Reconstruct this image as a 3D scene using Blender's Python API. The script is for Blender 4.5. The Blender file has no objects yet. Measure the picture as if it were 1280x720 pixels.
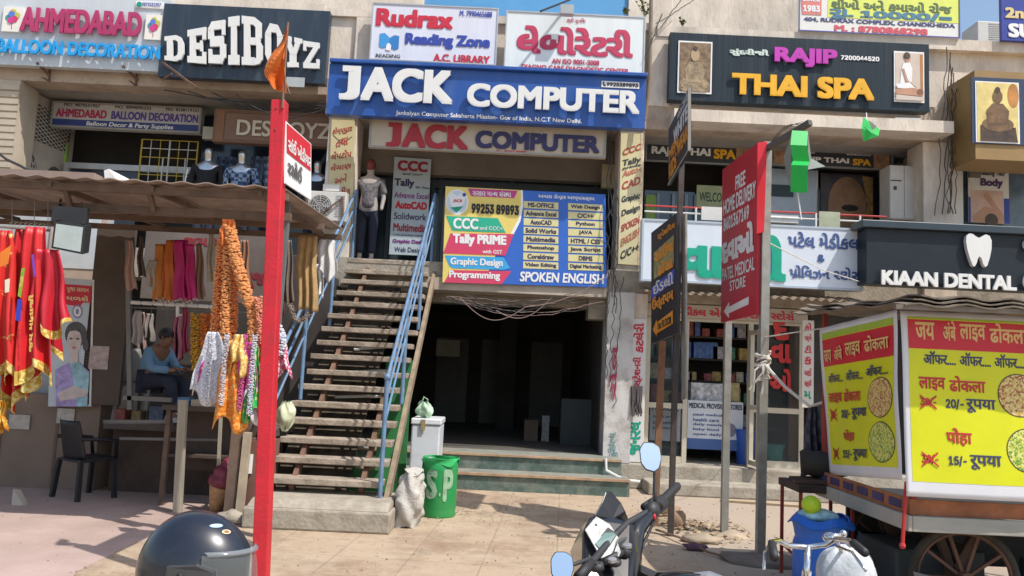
import bpy, bmesh, math, random, os
from mathutils import Vector, Matrix, Euler
rad = math.radians
rnd = random.Random(7)
sc = bpy.context.scene
COL = sc.collection
# ---------------------------------------------------------------- camera, sky, sun, exposure
CAM = Vector((0, 0, 1.6)); F = 1000.0
cam = bpy.data.cameras.new('camera'); camo = bpy.data.objects.new('camera', cam); COL.objects.link(camo)
cam.sensor_width = 36; cam.lens = 36 * F / 1280; cam.clip_end = 2000; cam.clip_start = .05
ROT = Matrix.Rotation(rad(90 + 6.0), 3, 'X') @ Matrix.Rotation(rad(2.7), 3, 'Z')
camo.matrix_world = Matrix.Translation(CAM) @ ROT.to_4x4()
sc.camera = camo
SUN_AZ, SUN_EL = 53.0, 57.0          # azimuth to the right of "behind the camera", elevation
w = bpy.data.worlds.new('World'); sc.world = w; w.use_nodes = True
nt = w.node_tree; bg = nt.nodes['Background']; sky = nt.nodes.new('ShaderNodeTexSky')
sky.sky_type = 'NISHITA'; sky.sun_disc = False; sky.sun_elevation = rad(SUN_EL); sky.sun_rotation = rad(180 - SUN_AZ)
sky.air_density = 1.3; sky.dust_density = 2.0; sky.ozone_density = 1.5
nt.links.new(sky.outputs[0], bg.inputs[0]); bg.inputs[1].default_value = 0.15
sl = bpy.data.lights.new('sun', 'SUN'); sl.energy = 4.0; sl.angle = rad(.5); sl.color = (1, .955, .88)
so = bpy.data.objects.new('sun', sl); COL.objects.link(so)
a, e = rad(SUN_AZ), rad(SUN_EL)
SD = Vector((math.sin(a) * math.cos(e), -math.cos(a) * math.cos(e), math.sin(e)))
so.rotation_euler = SD.to_track_quat('Z', 'Y').to_euler(); so.location = SD * 40
sc.view_settings.view_transform = 'Standard'; sc.view_settings.look = 'None'
sc.view_settings.exposure = 0.24; sc.view_settings.gamma = 1
sc.cycles.max_bounces = 6; sc.cycles.transparent_max_bounces = 8

# ---------------------------------------------------------------- photo pixel -> world on a real plane
def ray(x, y): return ROT @ Vector(((x - 640) / F, -(y - 360) / F, -1))
def P(x, y, Y): d = ray(x, y); return CAM + d * (Y / d.y)
def G(x, y, z=0.0): d = ray(x, y); return CAM + d * ((z - CAM.z) / d.z)
def PX(x, y, X): d = ray(x, y); return CAM + d * (X / d.x)
def WR(xl, yt, xr, yb, Y):
    a, b = P(xl, yt, Y), P(xr, yb, Y)
    return [Vector((a.x, Y, a.z)), Vector((b.x, Y, a.z)), Vector((b.x, Y, b.z)), Vector((a.x, Y, b.z))]
def Q(x0, y0, x1, y1, x2, y2, x3, y3, Y): return [P(x0, y0, Y), P(x1, y1, Y), P(x2, y2, Y), P(x3, y3, Y)]
def bil(c, u, v): return (c[0] * (1 - u) + c[1] * u) * (1 - v) + (c[3] * (1 - u) + c[2] * u) * v
def sub(c, u0, v0, u1, v1): return [bil(c, u0, v0), bil(c, u1, v0), bil(c, u1, v1), bil(c, u0, v1)]
def nrm(c): return (c[3] - c[0]).cross(c[1] - c[0]).normalized()
def out(c, d):
    n = nrm(c); return [p + n * d for p in c]

# ---------------------------------------------------------------- materials
MATS = {}
def M(key, col, rough=.6, metal=0, var=.12, scale=4.0, bump=0.0, bscale=30.0, dirt=0.0, dcol=(.16, .12, .08), dscale=1.3, transl=0, spec=None, coat=0, stretch=None):
    if key in MATS: return MATS[key]
    m = bpy.data.materials.new(key); m.use_nodes = True; t = m.node_tree; n = t.nodes; L = t.links
    b = n['Principled BSDF']; b.inputs['Roughness'].default_value = rough; b.inputs['Metallic'].default_value = metal
    if spec is not None: b.inputs['Specular IOR Level'].default_value = spec
    if coat: b.inputs['Coat Weight'].default_value = coat; b.inputs['Coat Roughness'].default_value = .08
    tc = n.new('ShaderNodeTexCoord'); vec = tc.outputs['Object']
    if stretch:
        mp = n.new('ShaderNodeMapping'); mp.inputs['Scale'].default_value = stretch; L.new(vec, mp.inputs[0]); vec = mp.outputs[0]
    nz = n.new('ShaderNodeTexNoise'); nz.inputs['Scale'].default_value = scale; nz.inputs['Detail'].default_value = 6; nz.inputs['Roughness'].default_value = .65
    L.new(vec, nz.inputs['Vector'])
    r = n.new('ShaderNodeValToRGB'); r.color_ramp.elements[0].position = .3; r.color_ramp.elements[1].position = .7
    r.color_ramp.elements[0].color = [c * (1 - var) for c in col] + [1]; r.color_ramp.elements[1].color = [min(1, c * (1 + var)) for c in col] + [1]
    L.new(nz.outputs['Fac'], r.inputs[0]); cur = r.outputs[0]
    if dirt:
        d = n.new('ShaderNodeTexNoise'); d.inputs['Scale'].default_value = dscale; d.inputs['Detail'].default_value = 9; d.inputs['Roughness'].default_value = .7
        L.new(vec, d.inputs['Vector'])
        q = n.new('ShaderNodeMapRange'); q.inputs[1].default_value = .48; q.inputs[2].default_value = .72; q.inputs[4].default_value = dirt
        L.new(d.outputs['Fac'], q.inputs[0])
        x = n.new('ShaderNodeMix'); x.data_type = 'RGBA'; L.new(q.outputs[0], x.inputs['Factor']); L.new(cur, x.inputs[6]); x.inputs[7].default_value = (*dcol, 1); cur = x.outputs[2]
    L.new(cur, b.inputs['Base Color'])
    if bump:
        bn = n.new('ShaderNodeTexNoise'); bn.inputs['Scale'].default_value = bscale; bn.inputs['Detail'].default_value = 5; L.new(vec, bn.inputs['Vector'])
        bp = n.new('ShaderNodeBump'); bp.inputs['Strength'].default_value = bump; bp.inputs['Distance'].default_value = .02
        L.new(bn.outputs['Fac'], bp.inputs['Height']); L.new(bp.outputs[0], b.inputs['Normal'])
    if transl:
        tr = n.new('ShaderNodeBsdfTranslucent'); L.new(cur, tr.inputs[0]); mx = n.new('ShaderNodeMixShader'); mx.inputs[0].default_value = transl
        L.new(b.outputs[0], mx.inputs[1]); L.new(tr.outputs[0], mx.inputs[2]); L.new(mx.outputs[0], n['Material Output'].inputs[0])
    MATS[key] = m; return m
def ink(key, col): return M('ink_' + key, col, .55, var=.05, scale=8)
def glass(key, col, alpha=.35, rough=.03):
    if key in MATS: return MATS[key]
    m = bpy.data.materials.new(key); m.use_nodes = True; t = m.node_tree; n = t.nodes; L = t.links
    b = n['Principled BSDF']; b.inputs['Base Color'].default_value = (*col, 1); b.inputs['Roughness'].default_value = rough; b.inputs['Alpha'].default_value = alpha
    MATS[key] = m; return m

# ---------------------------------------------------------------- objects
WL = {}
def tag(o, label=None, cat=None, group=None, kind=None):
    if label: o['label'] = label
    if cat: o['category'] = cat
    if group: o['group'] = group
    if kind: o['kind'] = kind
    return o
def empty(name, loc, label, cat, group=None, rot=None):
    o = bpy.data.objects.new(name, None); COL.objects.link(o); o.location = loc; o.empty_display_size = .2
    if rot: o.rotation_euler = rot
    WL[o.name] = Vector(loc); return tag(o, label, cat, group)
def link(name, me, mats, parent=None, local=False, smooth=False):
    o = bpy.data.objects.new(name, me); COL.objects.link(o)
    for m in (mats if isinstance(mats, (list, tuple)) else [mats]): me.materials.append(m)
    if parent is not None:
        o.parent = parent
        if not local:
            v = WL.get(parent.name, Vector((0, 0, 0)))
            me.transform(Matrix.Translation(-v)); WL[o.name] = v
    elif not local:                       # put the origin at the base of the shape
        co = [v.co for v in me.vertices]
        if co:
            c = Vector(((min(p.x for p in co) + max(p.x for p in co)) / 2, (min(p.y for p in co) + max(p.y for p in co)) / 2, min(p.z for p in co)))
            me.transform(Matrix.Translation(-c)); o.location = c; WL[o.name] = c
    if smooth:
        for p in me.polygons: p.use_smooth = True
    return o
def copy_tree(o, parent=None):
    c = o.copy(); COL.objects.link(c)
    if parent is not None: c.parent = parent
    for ch in list(o.children): copy_tree(ch, c)
    return c
class MB:
    def __init__(s): s.v = []; s.f = []; s.m = []
    def add(s, vs, fs, mi=0):
        k = len(s.v); s.v += [tuple(p) for p in vs]; s.f += [tuple(i + k for i in f) for f in fs]; s.m += [mi] * len(fs); return s
    def quad(s, c, mi=0): return s.add(c, [(0, 1, 2, 3)], mi)
    def poly(s, c, mi=0): return s.add(c, [tuple(range(len(c)))], mi)
    def hexa(s, a, b, mi=0):              # front loop a, back loop b
        n = len(a)
        return s.add(list(a) + list(b), [tuple(range(n)), tuple(range(2 * n - 1, n - 1, -1))] + [(i, i + n, (i + 1) % n + n, (i + 1) % n) for i in range(n)], mi)
    def box(s, x0, x1, y0, y1, z0, z1, mi=0):
        return s.hexa([(x0, y0, z0), (x1, y0, z0), (x1, y0, z1), (x0, y0, z1)], [(x0, y1, z0), (x1, y1, z0), (x1, y1, z1), (x0, y1, z1)], mi)
    def slab(s, c, th, mi=0):             # front face c, thickness behind it
        n = nrm(c); return s.hexa(c, [p - n * th for p in c], mi)
    def bar(s, p, q, w, h=None, mi=0, up=Vector((0, 0, 1))):
        p, q = Vector(p), Vector(q); h = h or w; d = (q - p).normalized(); u = Vector(up)
        if abs(d.dot(u)) > .95: u = Vector((0, 1, 0))
        sx = d.cross(u).normalized() * (w / 2); sz = sx.cross(d).normalized() * (h / 2)
        return s.hexa([p - sx - sz, p + sx - sz, p + sx + sz, p - sx + sz], [q - sx - sz, q + sx - sz, q + sx + sz, q - sx + sz], mi)
    def tube(s, pts, r, n=8, mi=0, cap=True):
        pts = [Vector(p) for p in pts]; R = r if isinstance(r, (list, tuple)) else [r] * len(pts); k = len(s.v); rings = []
        d0 = (pts[1] - pts[0]).normalized(); u = d0.orthogonal().normalized()
        for i, p in enumerate(pts):
            d = (pts[min(i + 1, len(pts) - 1)] - pts[max(i - 1, 0)]).normalized()
            u = (u - d * u.dot(d)); u = u.normalized() if u.length > 1e-5 else d.orthogonal().normalized()
            w_ = d.cross(u)
            rings.append([p + (u * math.cos(2 * math.pi * j / n) + w_ * math.sin(2 * math.pi * j / n)) * R[i] for j in range(n)])
        vs = [q for rg in rings for q in rg]; fs = []
        for i in range(len(pts) - 1):
            for j in range(n): fs.append((i * n + j, i * n + (j + 1) % n, (i + 1) * n + (j + 1) % n, (i + 1) * n + j))
        if cap: fs += [tuple(range(n - 1, -1, -1)), tuple(range((len(pts) - 1) * n, len(pts) * n))]
        return s.add(vs, fs, mi)
    def lathe(s, prof, c=(0, 0, 0), n=24, mi=0, ax=None, cap=True):
        c = Vector(c); A = Vector(ax or (0, 0, 1)).normalized(); u = A.orthogonal().normalized(); v = A.cross(u); vs = []; fs = []
        for r, z in prof:
            vs += [c + A * z + (u * math.cos(2 * math.pi * j / n) + v * math.sin(2 * math.pi * j / n)) * r for j in range(n)]
        for i in range(len(prof) - 1):
            for j in range(n): fs.append((i * n + j, i * n + (j + 1) % n, (i + 1) * n + (j + 1) % n, (i + 1) * n + j))
        if cap: fs += [tuple(range(n - 1, -1, -1)), tuple(range((len(prof) - 1) * n, len(prof) * n))]
        return s.add(vs, fs, mi)
    def ball(s, c, r, n=14, mi=0, sq=(1, 1, 1)):
        c = Vector(c); k = n // 2; vs = []; fs = []
        for i in range(k + 1):
            t = math.pi * (i if 0 < i < k else (.02 if i == 0 else k - .02)) / k
            vs += [c + Vector((r * sq[0] * math.sin(t) * math.cos(2 * math.pi * j / n), r * sq[1] * math.sin(t) * math.sin(2 * math.pi * j / n), r * sq[2] * math.cos(t))) for j in range(n)]
        for i in range(k):
            for j in range(n): fs.append((i * n + j, (i + 1) * n + j, (i + 1) * n + (j + 1) % n, i * n + (j + 1) % n))
        return s.add(vs, fs, mi)
    def grid(s, fn, nu, nv, mi=0, th=0):
        vs = [fn(i / nu, j / nv) for j in range(nv + 1) for i in range(nu + 1)]
        return s.add(vs, [(j * (nu + 1) + i, j * (nu + 1) + i + 1, (j + 1) * (nu + 1) + i + 1, (j + 1) * (nu + 1) + i) for j in range(nv) for i in range(nu)], mi)
    def mesh(s, name):
        me = bpy.data.meshes.new(name); me.from_pydata(s.v, [], s.f); me.update()
        for p, i in zip(me.polygons, s.m): p.material_index = i
        bm = bmesh.new(); bm.from_mesh(me); bmesh.ops.recalc_face_normals(bm, faces=bm.faces); bm.to_mesh(me); bm.free()
        return me
    def build(s, name, mats, parent=None, local=False, smooth=False, bevel=0, solid=0, angle=None):
        o = link(name, s.mesh(name), mats, parent, local, smooth)
        if smooth and angle:
            me = o.data; me.set_sharp_from_angle(angle=rad(angle))
        if bevel:
            b = o.modifiers.new('b', 'BEVEL'); b.width = bevel; b.segments = 2; b.limit_method = 'ANGLE'
        if solid:
            b = o.modifiers.new('s', 'SOLIDIFY'); b.thickness = solid; b.offset = 0
        return o
def board(name, c, th, mat, parent=None, label=None, cat=None, group=None, bevel=0):
    o = MB().slab(c, th).build(name, mat, parent, bevel=bevel)
    return tag(o, label, cat, group)
def sheet(parent, c, mat, off=.004, name='printed_area', th=.002):
    return MB().slab(out(c, off), th).build(name, mat, parent)
def shape(parent, plane, uv, mat, off=.004, name='printed_area', th=.002):
    c = [bil(plane, u, v) for u, v in uv]; n = nrm(plane)
    return MB().hexa([p + n * off for p in c], [p + n * (off - th) for p in c]).build(name, mat, parent)
def ell(cx, cy, rx, ry, n=28, a0=0, a1=360): return [(cx + rx * math.cos(rad(a0 + (a1 - a0) * i / n)), cy + ry * math.sin(rad(a0 + (a1 - a0) * i / n))) for i in range(n)]

# ---------------------------------------------------------------- lettering
try: INTER = bpy.data.fonts.load(os.path.join(bpy.utils.system_resource('DATAFILES'), 'fonts', 'Inter.woff2'))
except Exception: INTER = None
TC = {}
def raw_text(s, latin, ext, res):
    k = (s, latin, ext, res)
    if k in TC: return TC[k]
    c = bpy.data.curves.new('t', 'FONT'); c.body = s; c.resolution_u = res
    if latin and INTER and not any(ch.isalpha() for ch in s): c.font = INTER
    if ext: c.extrude = .5
    o = bpy.data.objects.new('t', c); COL.objects.link(o); dg = bpy.context.evaluated_depsgraph_get()
    me = bpy.data.meshes.new_from_object(o.evaluated_get(dg), depsgraph=dg)
    vs = [v.co.copy() for v in me.vertices]; fs = [tuple(p.vertices) for p in me.polygons]
    bpy.data.objects.remove(o); bpy.data.curves.remove(c); bpy.data.meshes.remove(me)
    TC[k] = (vs, fs); return TC[k]
def clip_right(vs, fs, x):                # half form: the letter without its right stem
    bm = bmesh.new(); bv = [bm.verts.new(v) for v in vs]
    for f in fs:
        try: bm.faces.new([bv[i] for i in f])
        except ValueError: pass
    bmesh.ops.bisect_plane(bm, geom=bm.verts[:] + bm.edges[:] + bm.faces[:], plane_co=(x, 0, 0), plane_no=(1, 0, 0), clear_outer=True)
    bm.verts.index_update(); r = ([v.co.copy() for v in bm.verts], [tuple(v.index for v in f.verts) for f in bm.faces]); bm.free(); return r
def stroke(vs, fs, pts, w, ext):          # a curved stroke for conjunct marks
    for i in range(len(pts) - 1):
        p, q = Vector((*pts[i], 0)), Vector((*pts[i + 1], 0)); d = (q - p).normalized(); n = Vector((-d.y, d.x, 0)) * w / 2; p = p - d * w * .3; q = q + d * w * .3
        z = .0007 * (i + 1); k = len(vs); L = [p + n, p - n, q - n, q + n]
        if ext:
            vs += [Vector((v.x, v.y, .5 + z)) for v in L] + [Vector((v.x, v.y, -.5)) for v in L]
            fs += [(k, k + 1, k + 2, k + 3)] + [(k + a_, k + (a_ + 1) % 4, k + (a_ + 1) % 4 + 4, k + a_ + 4) for a_ in range(4)]
        else:
            vs += [Vector((v.x, v.y, z)) for v in L]; fs += [(k, k + 1, k + 2, k + 3)]
def compose(s, latin, ext, res):
    if isinstance(s, str): return raw_text(s, latin, ext, res)
    V, Fc, x = [], [], 0
    for it in s:
        t = it[0]; mods = it[1:]
        if t == ' ': x += .28; continue
        vs, fs = raw_text(t, latin, ext, res); vs = [v.copy() for v in vs]; fs = list(fs)
        x0 = min(v.x for v in vs); x1 = max(v.x for v in vs); gap = .07
        if 'half' in mods:
            vs, fs = clip_right(vs, fs, x1 - .11); gap = .0; x1 -= .11
        if 'rakar' in mods:
            g = raw_text(t[0], latin, ext, res)[0]; gx = max(v.x for v in g)
            stroke(vs, fs, [(gx - .05, .2), (gx - .2, .08), (gx - .33, -.02)], .07, ext)
        if 'reph' in mods:
            stroke(vs, fs, [(x1 - .22, .74), (x1 - .16, .84), (x1 - .05, .86), (x1 + .02, .8)], .07, ext)
        k = len(V); V += [Vector((v.x - x0 + x, v.y, v.z)) for v in vs]; Fc += [tuple(i + k for i in f) for f in fs]
        x += x1 - x0 + gap
    return V, Fc
def T(parent, s, c, mat, bold=.0, ext=0, off=.004, latin=True, name='lettering', res=3, ital=0, warp=None, ndir=8, lab=None):
    """lettering that fills the four corners c (TL, TR, BR, BL)"""
    vs, fs = compose(s, latin, ext > 0, res)
    if ital: vs = [Vector((v.x + v.y * ital, v.y, v.z)) for v in vs]
    by_ = bold * .8; sh = ([(-bold, -by_), (bold, -by_), (bold, by_), (-bold, by_)] + ([(0, -by_), (bold, 0), (0, by_), (-bold, 0)] if bold > .03 else [])) if bold else [(0, 0)]
    x0 = min(v.x for v in vs) - bold; x1 = max(v.x for v in vs) + bold; y0 = min(v.y for v in vs) - bold * .8; y1 = max(v.y for v in vs) + bold * .8
    sh = [(p * (1 - .013 * i), q * (1 - .011 * i)) for i, (p, q) in enumerate(sh)]
    n = nrm(c); V = []; Fc = []
    for i, (dx, dy) in enumerate(sh):
        k = len(V)
        for v in vs:
            u = (v.x + dx - x0) / (x1 - x0); t = (y1 - v.y - dy) / (y1 - y0)
            if warp: u, t = warp(u, t)
            d = off + i * .00035 + (ext * (v.z + .5) if ext else v.z)
            V.append(bil(c, u, t) + n * d)
        Fc += [tuple(j + k for j in f) for f in fs]
    me = bpy.data.meshes.new(name); me.from_pydata(V, [], Fc); me.update()
    o = link(name, me, mat, parent)
    if lab: o['label'] = lab
    return o
def skin(joints, edges, name, mat, parent=None, local=False, sub_=2, root=0):
    me = bpy.data.meshes.new(name); me.from_pydata([j[:3] for j in joints], edges, []); o = bpy.data.objects.new(name, me); COL.objects.link(o)
    m = o.modifiers.new('s', 'SKIN'); m.use_smooth_shade = True; sv = me.skin_vertices[0].data
    for i, j in enumerate(joints):
        r = j[3]; sv[i].radius = (r, r) if not isinstance(r, tuple) else r; sv[i].use_root = (i == root)
    s_ = o.modifiers.new('d', 'SUBSURF'); s_.levels = sub_; s_.render_levels = sub_
    dg = bpy.context.evaluated_depsgraph_get(); m2 = bpy.data.meshes.new_from_object(o.evaluated_get(dg), depsgraph=dg)
    bpy.data.objects.remove(o); m2.name = name
    return link(name, m2, mat, parent, local, True)
# ================================================================ ground
plaster = M('plaster', (.68, .60, .51), .9, var=.16, scale=1.6, bump=.3, bscale=18, dirt=.6, dcol=(.26, .22, .18), dscale=1.4, stretch=(1.6, 1.6, .6))
beamtan = M('tan_beam', (.46, .37, .29), .9, var=.16, scale=2.5, bump=.2, dirt=.6, dcol=(.14, .1, .07), dscale=2)
greywall = M('grey_plaster', (.36, .34, .31), .9, var=.15, scale=2, bump=.2, dirt=.6)
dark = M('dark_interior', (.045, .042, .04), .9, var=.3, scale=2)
navy = M('navy_glass', (.02, .03, .05), .12, var=.3, scale=1, spec=.6)
teal = M('teal_glass', (.035, .06, .075), .15, var=.3, scale=1.2, spec=.6)
conc = M('concrete', (.36, .32, .26), .95, var=.2, scale=5, bump=.5, bscale=25, dirt=.7, dcol=(.17, .13, .1), dscale=3)
whitep = M('white_paint', (.72, .72, .7), .6, var=.06, scale=3, dirt=.35, dscale=3)
black = M('black_plastic', (.025, .025, .028), .4, var=.2)
steel = M('grey_steel', (.33, .32, .29), .5, metal=.4, var=.18, scale=8, dirt=.5, dcol=(.2, .12, .07), dscale=5)
rust = M('rusty_iron', (.16, .09, .06), .85, var=.35, scale=9, bump=.3)
wood = M('weathered_wood', (.3, .24, .18), .9, var=.3, scale=5, bump=.4, bscale=20, stretch=(1, 1, .25))
def ground_mat():
    m = bpy.data.materials.new('dusty_paving'); m.use_nodes = True; t = m.node_tree; n = t.nodes; L = t.links; b = n['Principled BSDF']
    b.inputs['Roughness'].default_value = .93; b.inputs['Specular IOR Level'].default_value = .2
    tc = n.new('ShaderNodeTexCoord'); mp = n.new('ShaderNodeMapping'); mp.inputs['Rotation'].default_value = (0, 0, rad(4)); L.new(tc.outputs['Object'], mp.inputs[0])
    br = n.new('ShaderNodeTexBrick'); br.offset = .0; br.inputs['Scale'].default_value = 1; br.inputs['Brick Width'].default_value = .62; br.inputs['Row Height'].default_value = .62
    br.inputs['Mortar Size'].default_value = .008; br.inputs['Mortar Smooth'].default_value = .3
    br.inputs['Color1'].default_value = (.45, .35, .25, 1); br.inputs['Color2'].default_value = (.43, .33, .235, 1); br.inputs['Mortar'].default_value = (.33, .25, .185, 1)
    L.new(mp.outputs[0], br.inputs['Vector'])
    def noise(s, d=8, r=.68):
        z = n.new('ShaderNodeTexNoise'); z.inputs['Scale'].default_value = s; z.inputs['Detail'].default_value = d; z.inputs['Roughness'].default_value = r; L.new(tc.outputs['Object'], z.inputs['Vector']); return z
    def mixc(a_, col, fac, lo, hi, amt):
        q = n.new('ShaderNodeMapRange'); q.inputs[1].default_value = lo; q.inputs[2].default_value = hi; q.inputs[4].default_value = amt; L.new(fac, q.inputs[0])
        x = n.new('ShaderNodeMix'); x.data_type = 'RGBA'; L.new(q.outputs[0], x.inputs['Factor']); L.new(a_, x.inputs[6]); x.inputs[7].default_value = (*col, 1); return x.outputs[2]
    c = mixc(br.outputs[0], (.26, .17, .12), noise(.9).outputs[0], .5, .75, .75)
    c = mixc(c, (.48, .39, .29), noise(2.2).outputs[0], .5, .7, .7)
    c = mixc(c, (.2, .14, .1), noise(9).outputs[0], .56, .75, .75)
    c = mixc(c, (.24, .18, .13), noise(1.7, 10, .75).outputs[0], .52, .66, .65)
    c = mixc(c, (.235, .145, .095), noise(.62, 12, .8).outputs[0], .5, .64, .75)
    # bare dusty dirt on the right-hand side and far off
    sp = n.new('ShaderNodeSeparateXYZ'); L.new(tc.outputs['Object'], sp.inputs[0]); ad = n.new('ShaderNodeMath'); ad.operation = 'ADD'
    z = noise(.8); L.new(sp.outputs[0], ad.inputs[0]); L.new(z.outputs[0], ad.inputs[1])
    c = mixc(c, (.40, .33, .265), ad.outputs[0], 1.9, 2.6, .85)
    L.new(c, b.inputs['Base Color']); bp = n.new('ShaderNodeBump'); bp.inputs['Strength'].default_value = .5; bp.inputs['Distance'].default_value = .02
    L.new(noise(28).outputs[0], bp.inputs['Height']); L.new(bp.outputs[0], b.inputs['Normal']); return m
g = MB().quad([(-60, -40, 0), (60, -40, 0), (60, 60, 0), (-60, 60, 0)]).build('ground', ground_mat(), local=True); tag(g, kind='structure')
pinkc = M('pink_concrete', (.42, .31, .275), .93, var=.14, scale=1.2, bump=.35, bscale=30, dirt=.55, dcol=(.3, .22, .17), dscale=.9)
pp = [G(-260, 600), G(330, 590), G(338, 652), G(170, 678), G(95, 716), G(40, 800), G(-300, 800)]
pv = MB()
pv.hexa([Vector((p.x, p.y, .006)) for p in pp], [Vector((p.x, p.y, -.05)) for p in pp]); tag(pv.build('pavement', pinkc), kind='structure')

# ================================================================ the shopping complex
FY = 12.0; F1 = 3.2; C1 = 5.4; BT = 5.76; WT = 7.0; CL = 5.7
bld = empty('shopping_complex', (0, FY, 0), 'long cream two-storey shop complex behind all the shop signs, with a dark open garage below', 'building')
def part(name, mats, mb, **k): return mb.build(name, mats, bld, **k)
X = lambda x, y, Y=FY: P(x, y, Y).x
xl, xr = -11.0, 11.0
part('parapet_wall', plaster, MB().box(xl, xr, FY, FY + .25, 5.96, WT))
GX0 = -2.6; XM = P(410, 120, 12).x
part('ledge', plaster, MB().box(xl, X(408, 10), FY - .12, FY + .28, WT, WT + .13).box(X(408, 10) + .001, X(820, 40), FY - .06, FY + .28, WT - .02, WT + .1).box(X(820, 40) + .002, xr, FY - .12, FY + .28, WT - .13, WT + .04))
part('beam', beamtan, MB().box(xl, XM - .001, FY - .08, FY + .3, CL, 5.958).box(XM, xr, FY - .08, FY + .3, C1, 5.958))
part('beam_lip', plaster, MB().box(X(835, 140), X(1170, 160), FY - .5, FY - .083, C1 + .02, C1 + .2))
part('ceiling_slab', greywall, MB().box(xl, XM - .001, FY + .302, 14.4, CL + .02, CL + .2).box(XM, xr, FY + .302, 14.4, C1 + .02, C1 + .2))
part('floor_slab', conc, MB().box(xl, xr, FY - .04, 14.4, 2.76, F1))
part('slab_edge', M('pale_edge', (.46, .39, .31), .9, var=.15, dirt=.5), MB().box(X(527, 370), X(757, 375), FY - .16, FY - .043, 2.77, 2.955))
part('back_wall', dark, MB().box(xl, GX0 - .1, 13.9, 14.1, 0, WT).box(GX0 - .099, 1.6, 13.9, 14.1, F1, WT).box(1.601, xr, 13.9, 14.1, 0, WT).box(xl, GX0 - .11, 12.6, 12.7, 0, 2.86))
part('rear_storey', plaster, MB().box(xl, X(530, 5, 13), 13, 13.3, WT + .1, 11).box(X(786, 5, 13), X(1165, 20, 13), 13, 13.3, WT + .1, 11))
part('blue_cladding', M('blue_cladding', (.1, .33, .62), .45, var=.1, scale=1), MB().box(X(530, 5, 13) + .003, X(786, 5, 13) - .003, 13.05, 13.25, WT + .1, 11))
wn = part('window', M('window_frame_dark', (.06, .06, .07), .5), MB().box(X(584, 5, 12.95), X(648, 5, 12.95), 12.97, 13.04, WT, WT + .52))
MB().box(X(590, 5, 12.95), X(642, 5, 12.95), 12.955, 12.968, WT, WT + .45).build('pane', navy, bld).parent = wn
# pilasters and shop-front columns
def col(x0, x1, y0, y1, z0, z1, m=plaster, name='column'): return part(name, m, MB().box(x0, x1, y0, y1, z0, z1), bevel=.012)
col(X(408, 200), X(444, 200), FY - .02, FY + .5, F1, C1)
col(X(771, 260), X(803, 260), FY - .02, FY + .5, F1, C1)
col(X(1150, 220), X(1190, 220), FY - .1, FY + .4, 0, C1, plaster)
col(xl, X(22, 180), FY - .1, FY + .4, 0, CL - .002, M('ribbed_cream', (.5, .43, .34), .9, var=.14, dirt=.5, dscale=2))
col(X(810, 60), X(838, 60), FY - .1, FY - .002, BT, WT + .6, plaster, 'pilaster')
col(X(444, 60), X(464, 60), FY - .06, FY - .002, BT, WT - .022, plaster, 'pilaster')
rb = MB()
for i in range(22): rb.box(xl, X(22, 180) + .01, FY - .125, FY - .101, F1 + .02 + i * .11, F1 + .1 + i * .11)
part('ribbing', M('ribbed_cream', ()), rb)
part('partition', greywall, MB().box(X(408, 200), X(414, 200), FY + .5, 13.9, F1, C1)); part('partition', greywall, MB().box(X(795, 260), X(803, 260), FY + .5, 13.9, F1, C1)); part('partition', greywall, MB().box(X(1165, 220), X(1180, 220), FY + .4, 13.9, F1, C1))
# grille wall at the left end of the upper shops: slanting side wall with three arched lattice openings
gx0, gx1 = X(26, 170, 12.3), X(72, 170, 13.6)
gp = [Vector((gx0, 12.1, CL)), Vector((gx1 + .35, 13.5, CL)), Vector((gx1 + .35, 13.5, F1)), Vector((gx0, 12.1, F1))]
part('side_wall', M('pale_side_wall', (.52, .46, .4), .85, var=.1, dirt=.4), MB().slab(gp, .06))
lat = MB(); ng = nrm(gp)
def lattice(u0, v0, u1, v1, arch):
    for i in range(-9, 19):
        for sgn in (1, -1):
            a_ = u0 + (u1 - u0) * i / 9.0; pts = []
            for k in range(13):
                v = v0 + (v1 - v0) * k / 12; u = a_ + sgn * (v - v0) / (v1 - v0) * (u1 - u0)
                c_ = (u - (u0 + u1) / 2) / ((u1 - u0) / 2)
                if abs(c_) <= 1 and (not arch or v > v0 + (v1 - v0) * .3 * (1 - math.sqrt(max(0, 1 - c_ * c_)))): pts.append(bil(gp, u, v) + ng * (.02 + .006 * sgn))
                else:
                    if len(pts) > 1: lat.tube(pts, .008, 4)
                    pts = []
            if len(pts) > 1: lat.tube(pts, .008, 4)
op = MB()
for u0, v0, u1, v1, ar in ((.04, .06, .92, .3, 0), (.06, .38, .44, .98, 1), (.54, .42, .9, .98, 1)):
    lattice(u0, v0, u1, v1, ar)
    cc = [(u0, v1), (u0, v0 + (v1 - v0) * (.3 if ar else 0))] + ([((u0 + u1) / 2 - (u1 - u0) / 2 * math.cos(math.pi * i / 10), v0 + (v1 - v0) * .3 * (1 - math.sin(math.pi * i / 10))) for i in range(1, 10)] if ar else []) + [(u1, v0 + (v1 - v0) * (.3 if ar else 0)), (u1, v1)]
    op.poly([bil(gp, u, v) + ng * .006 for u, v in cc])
part('grille_opening', M('grille_shadow', (.1, .09, .08), .9), op); part('lattice_grille', M('grille_metal', (.55, .52, .48), .6), lat)

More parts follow.
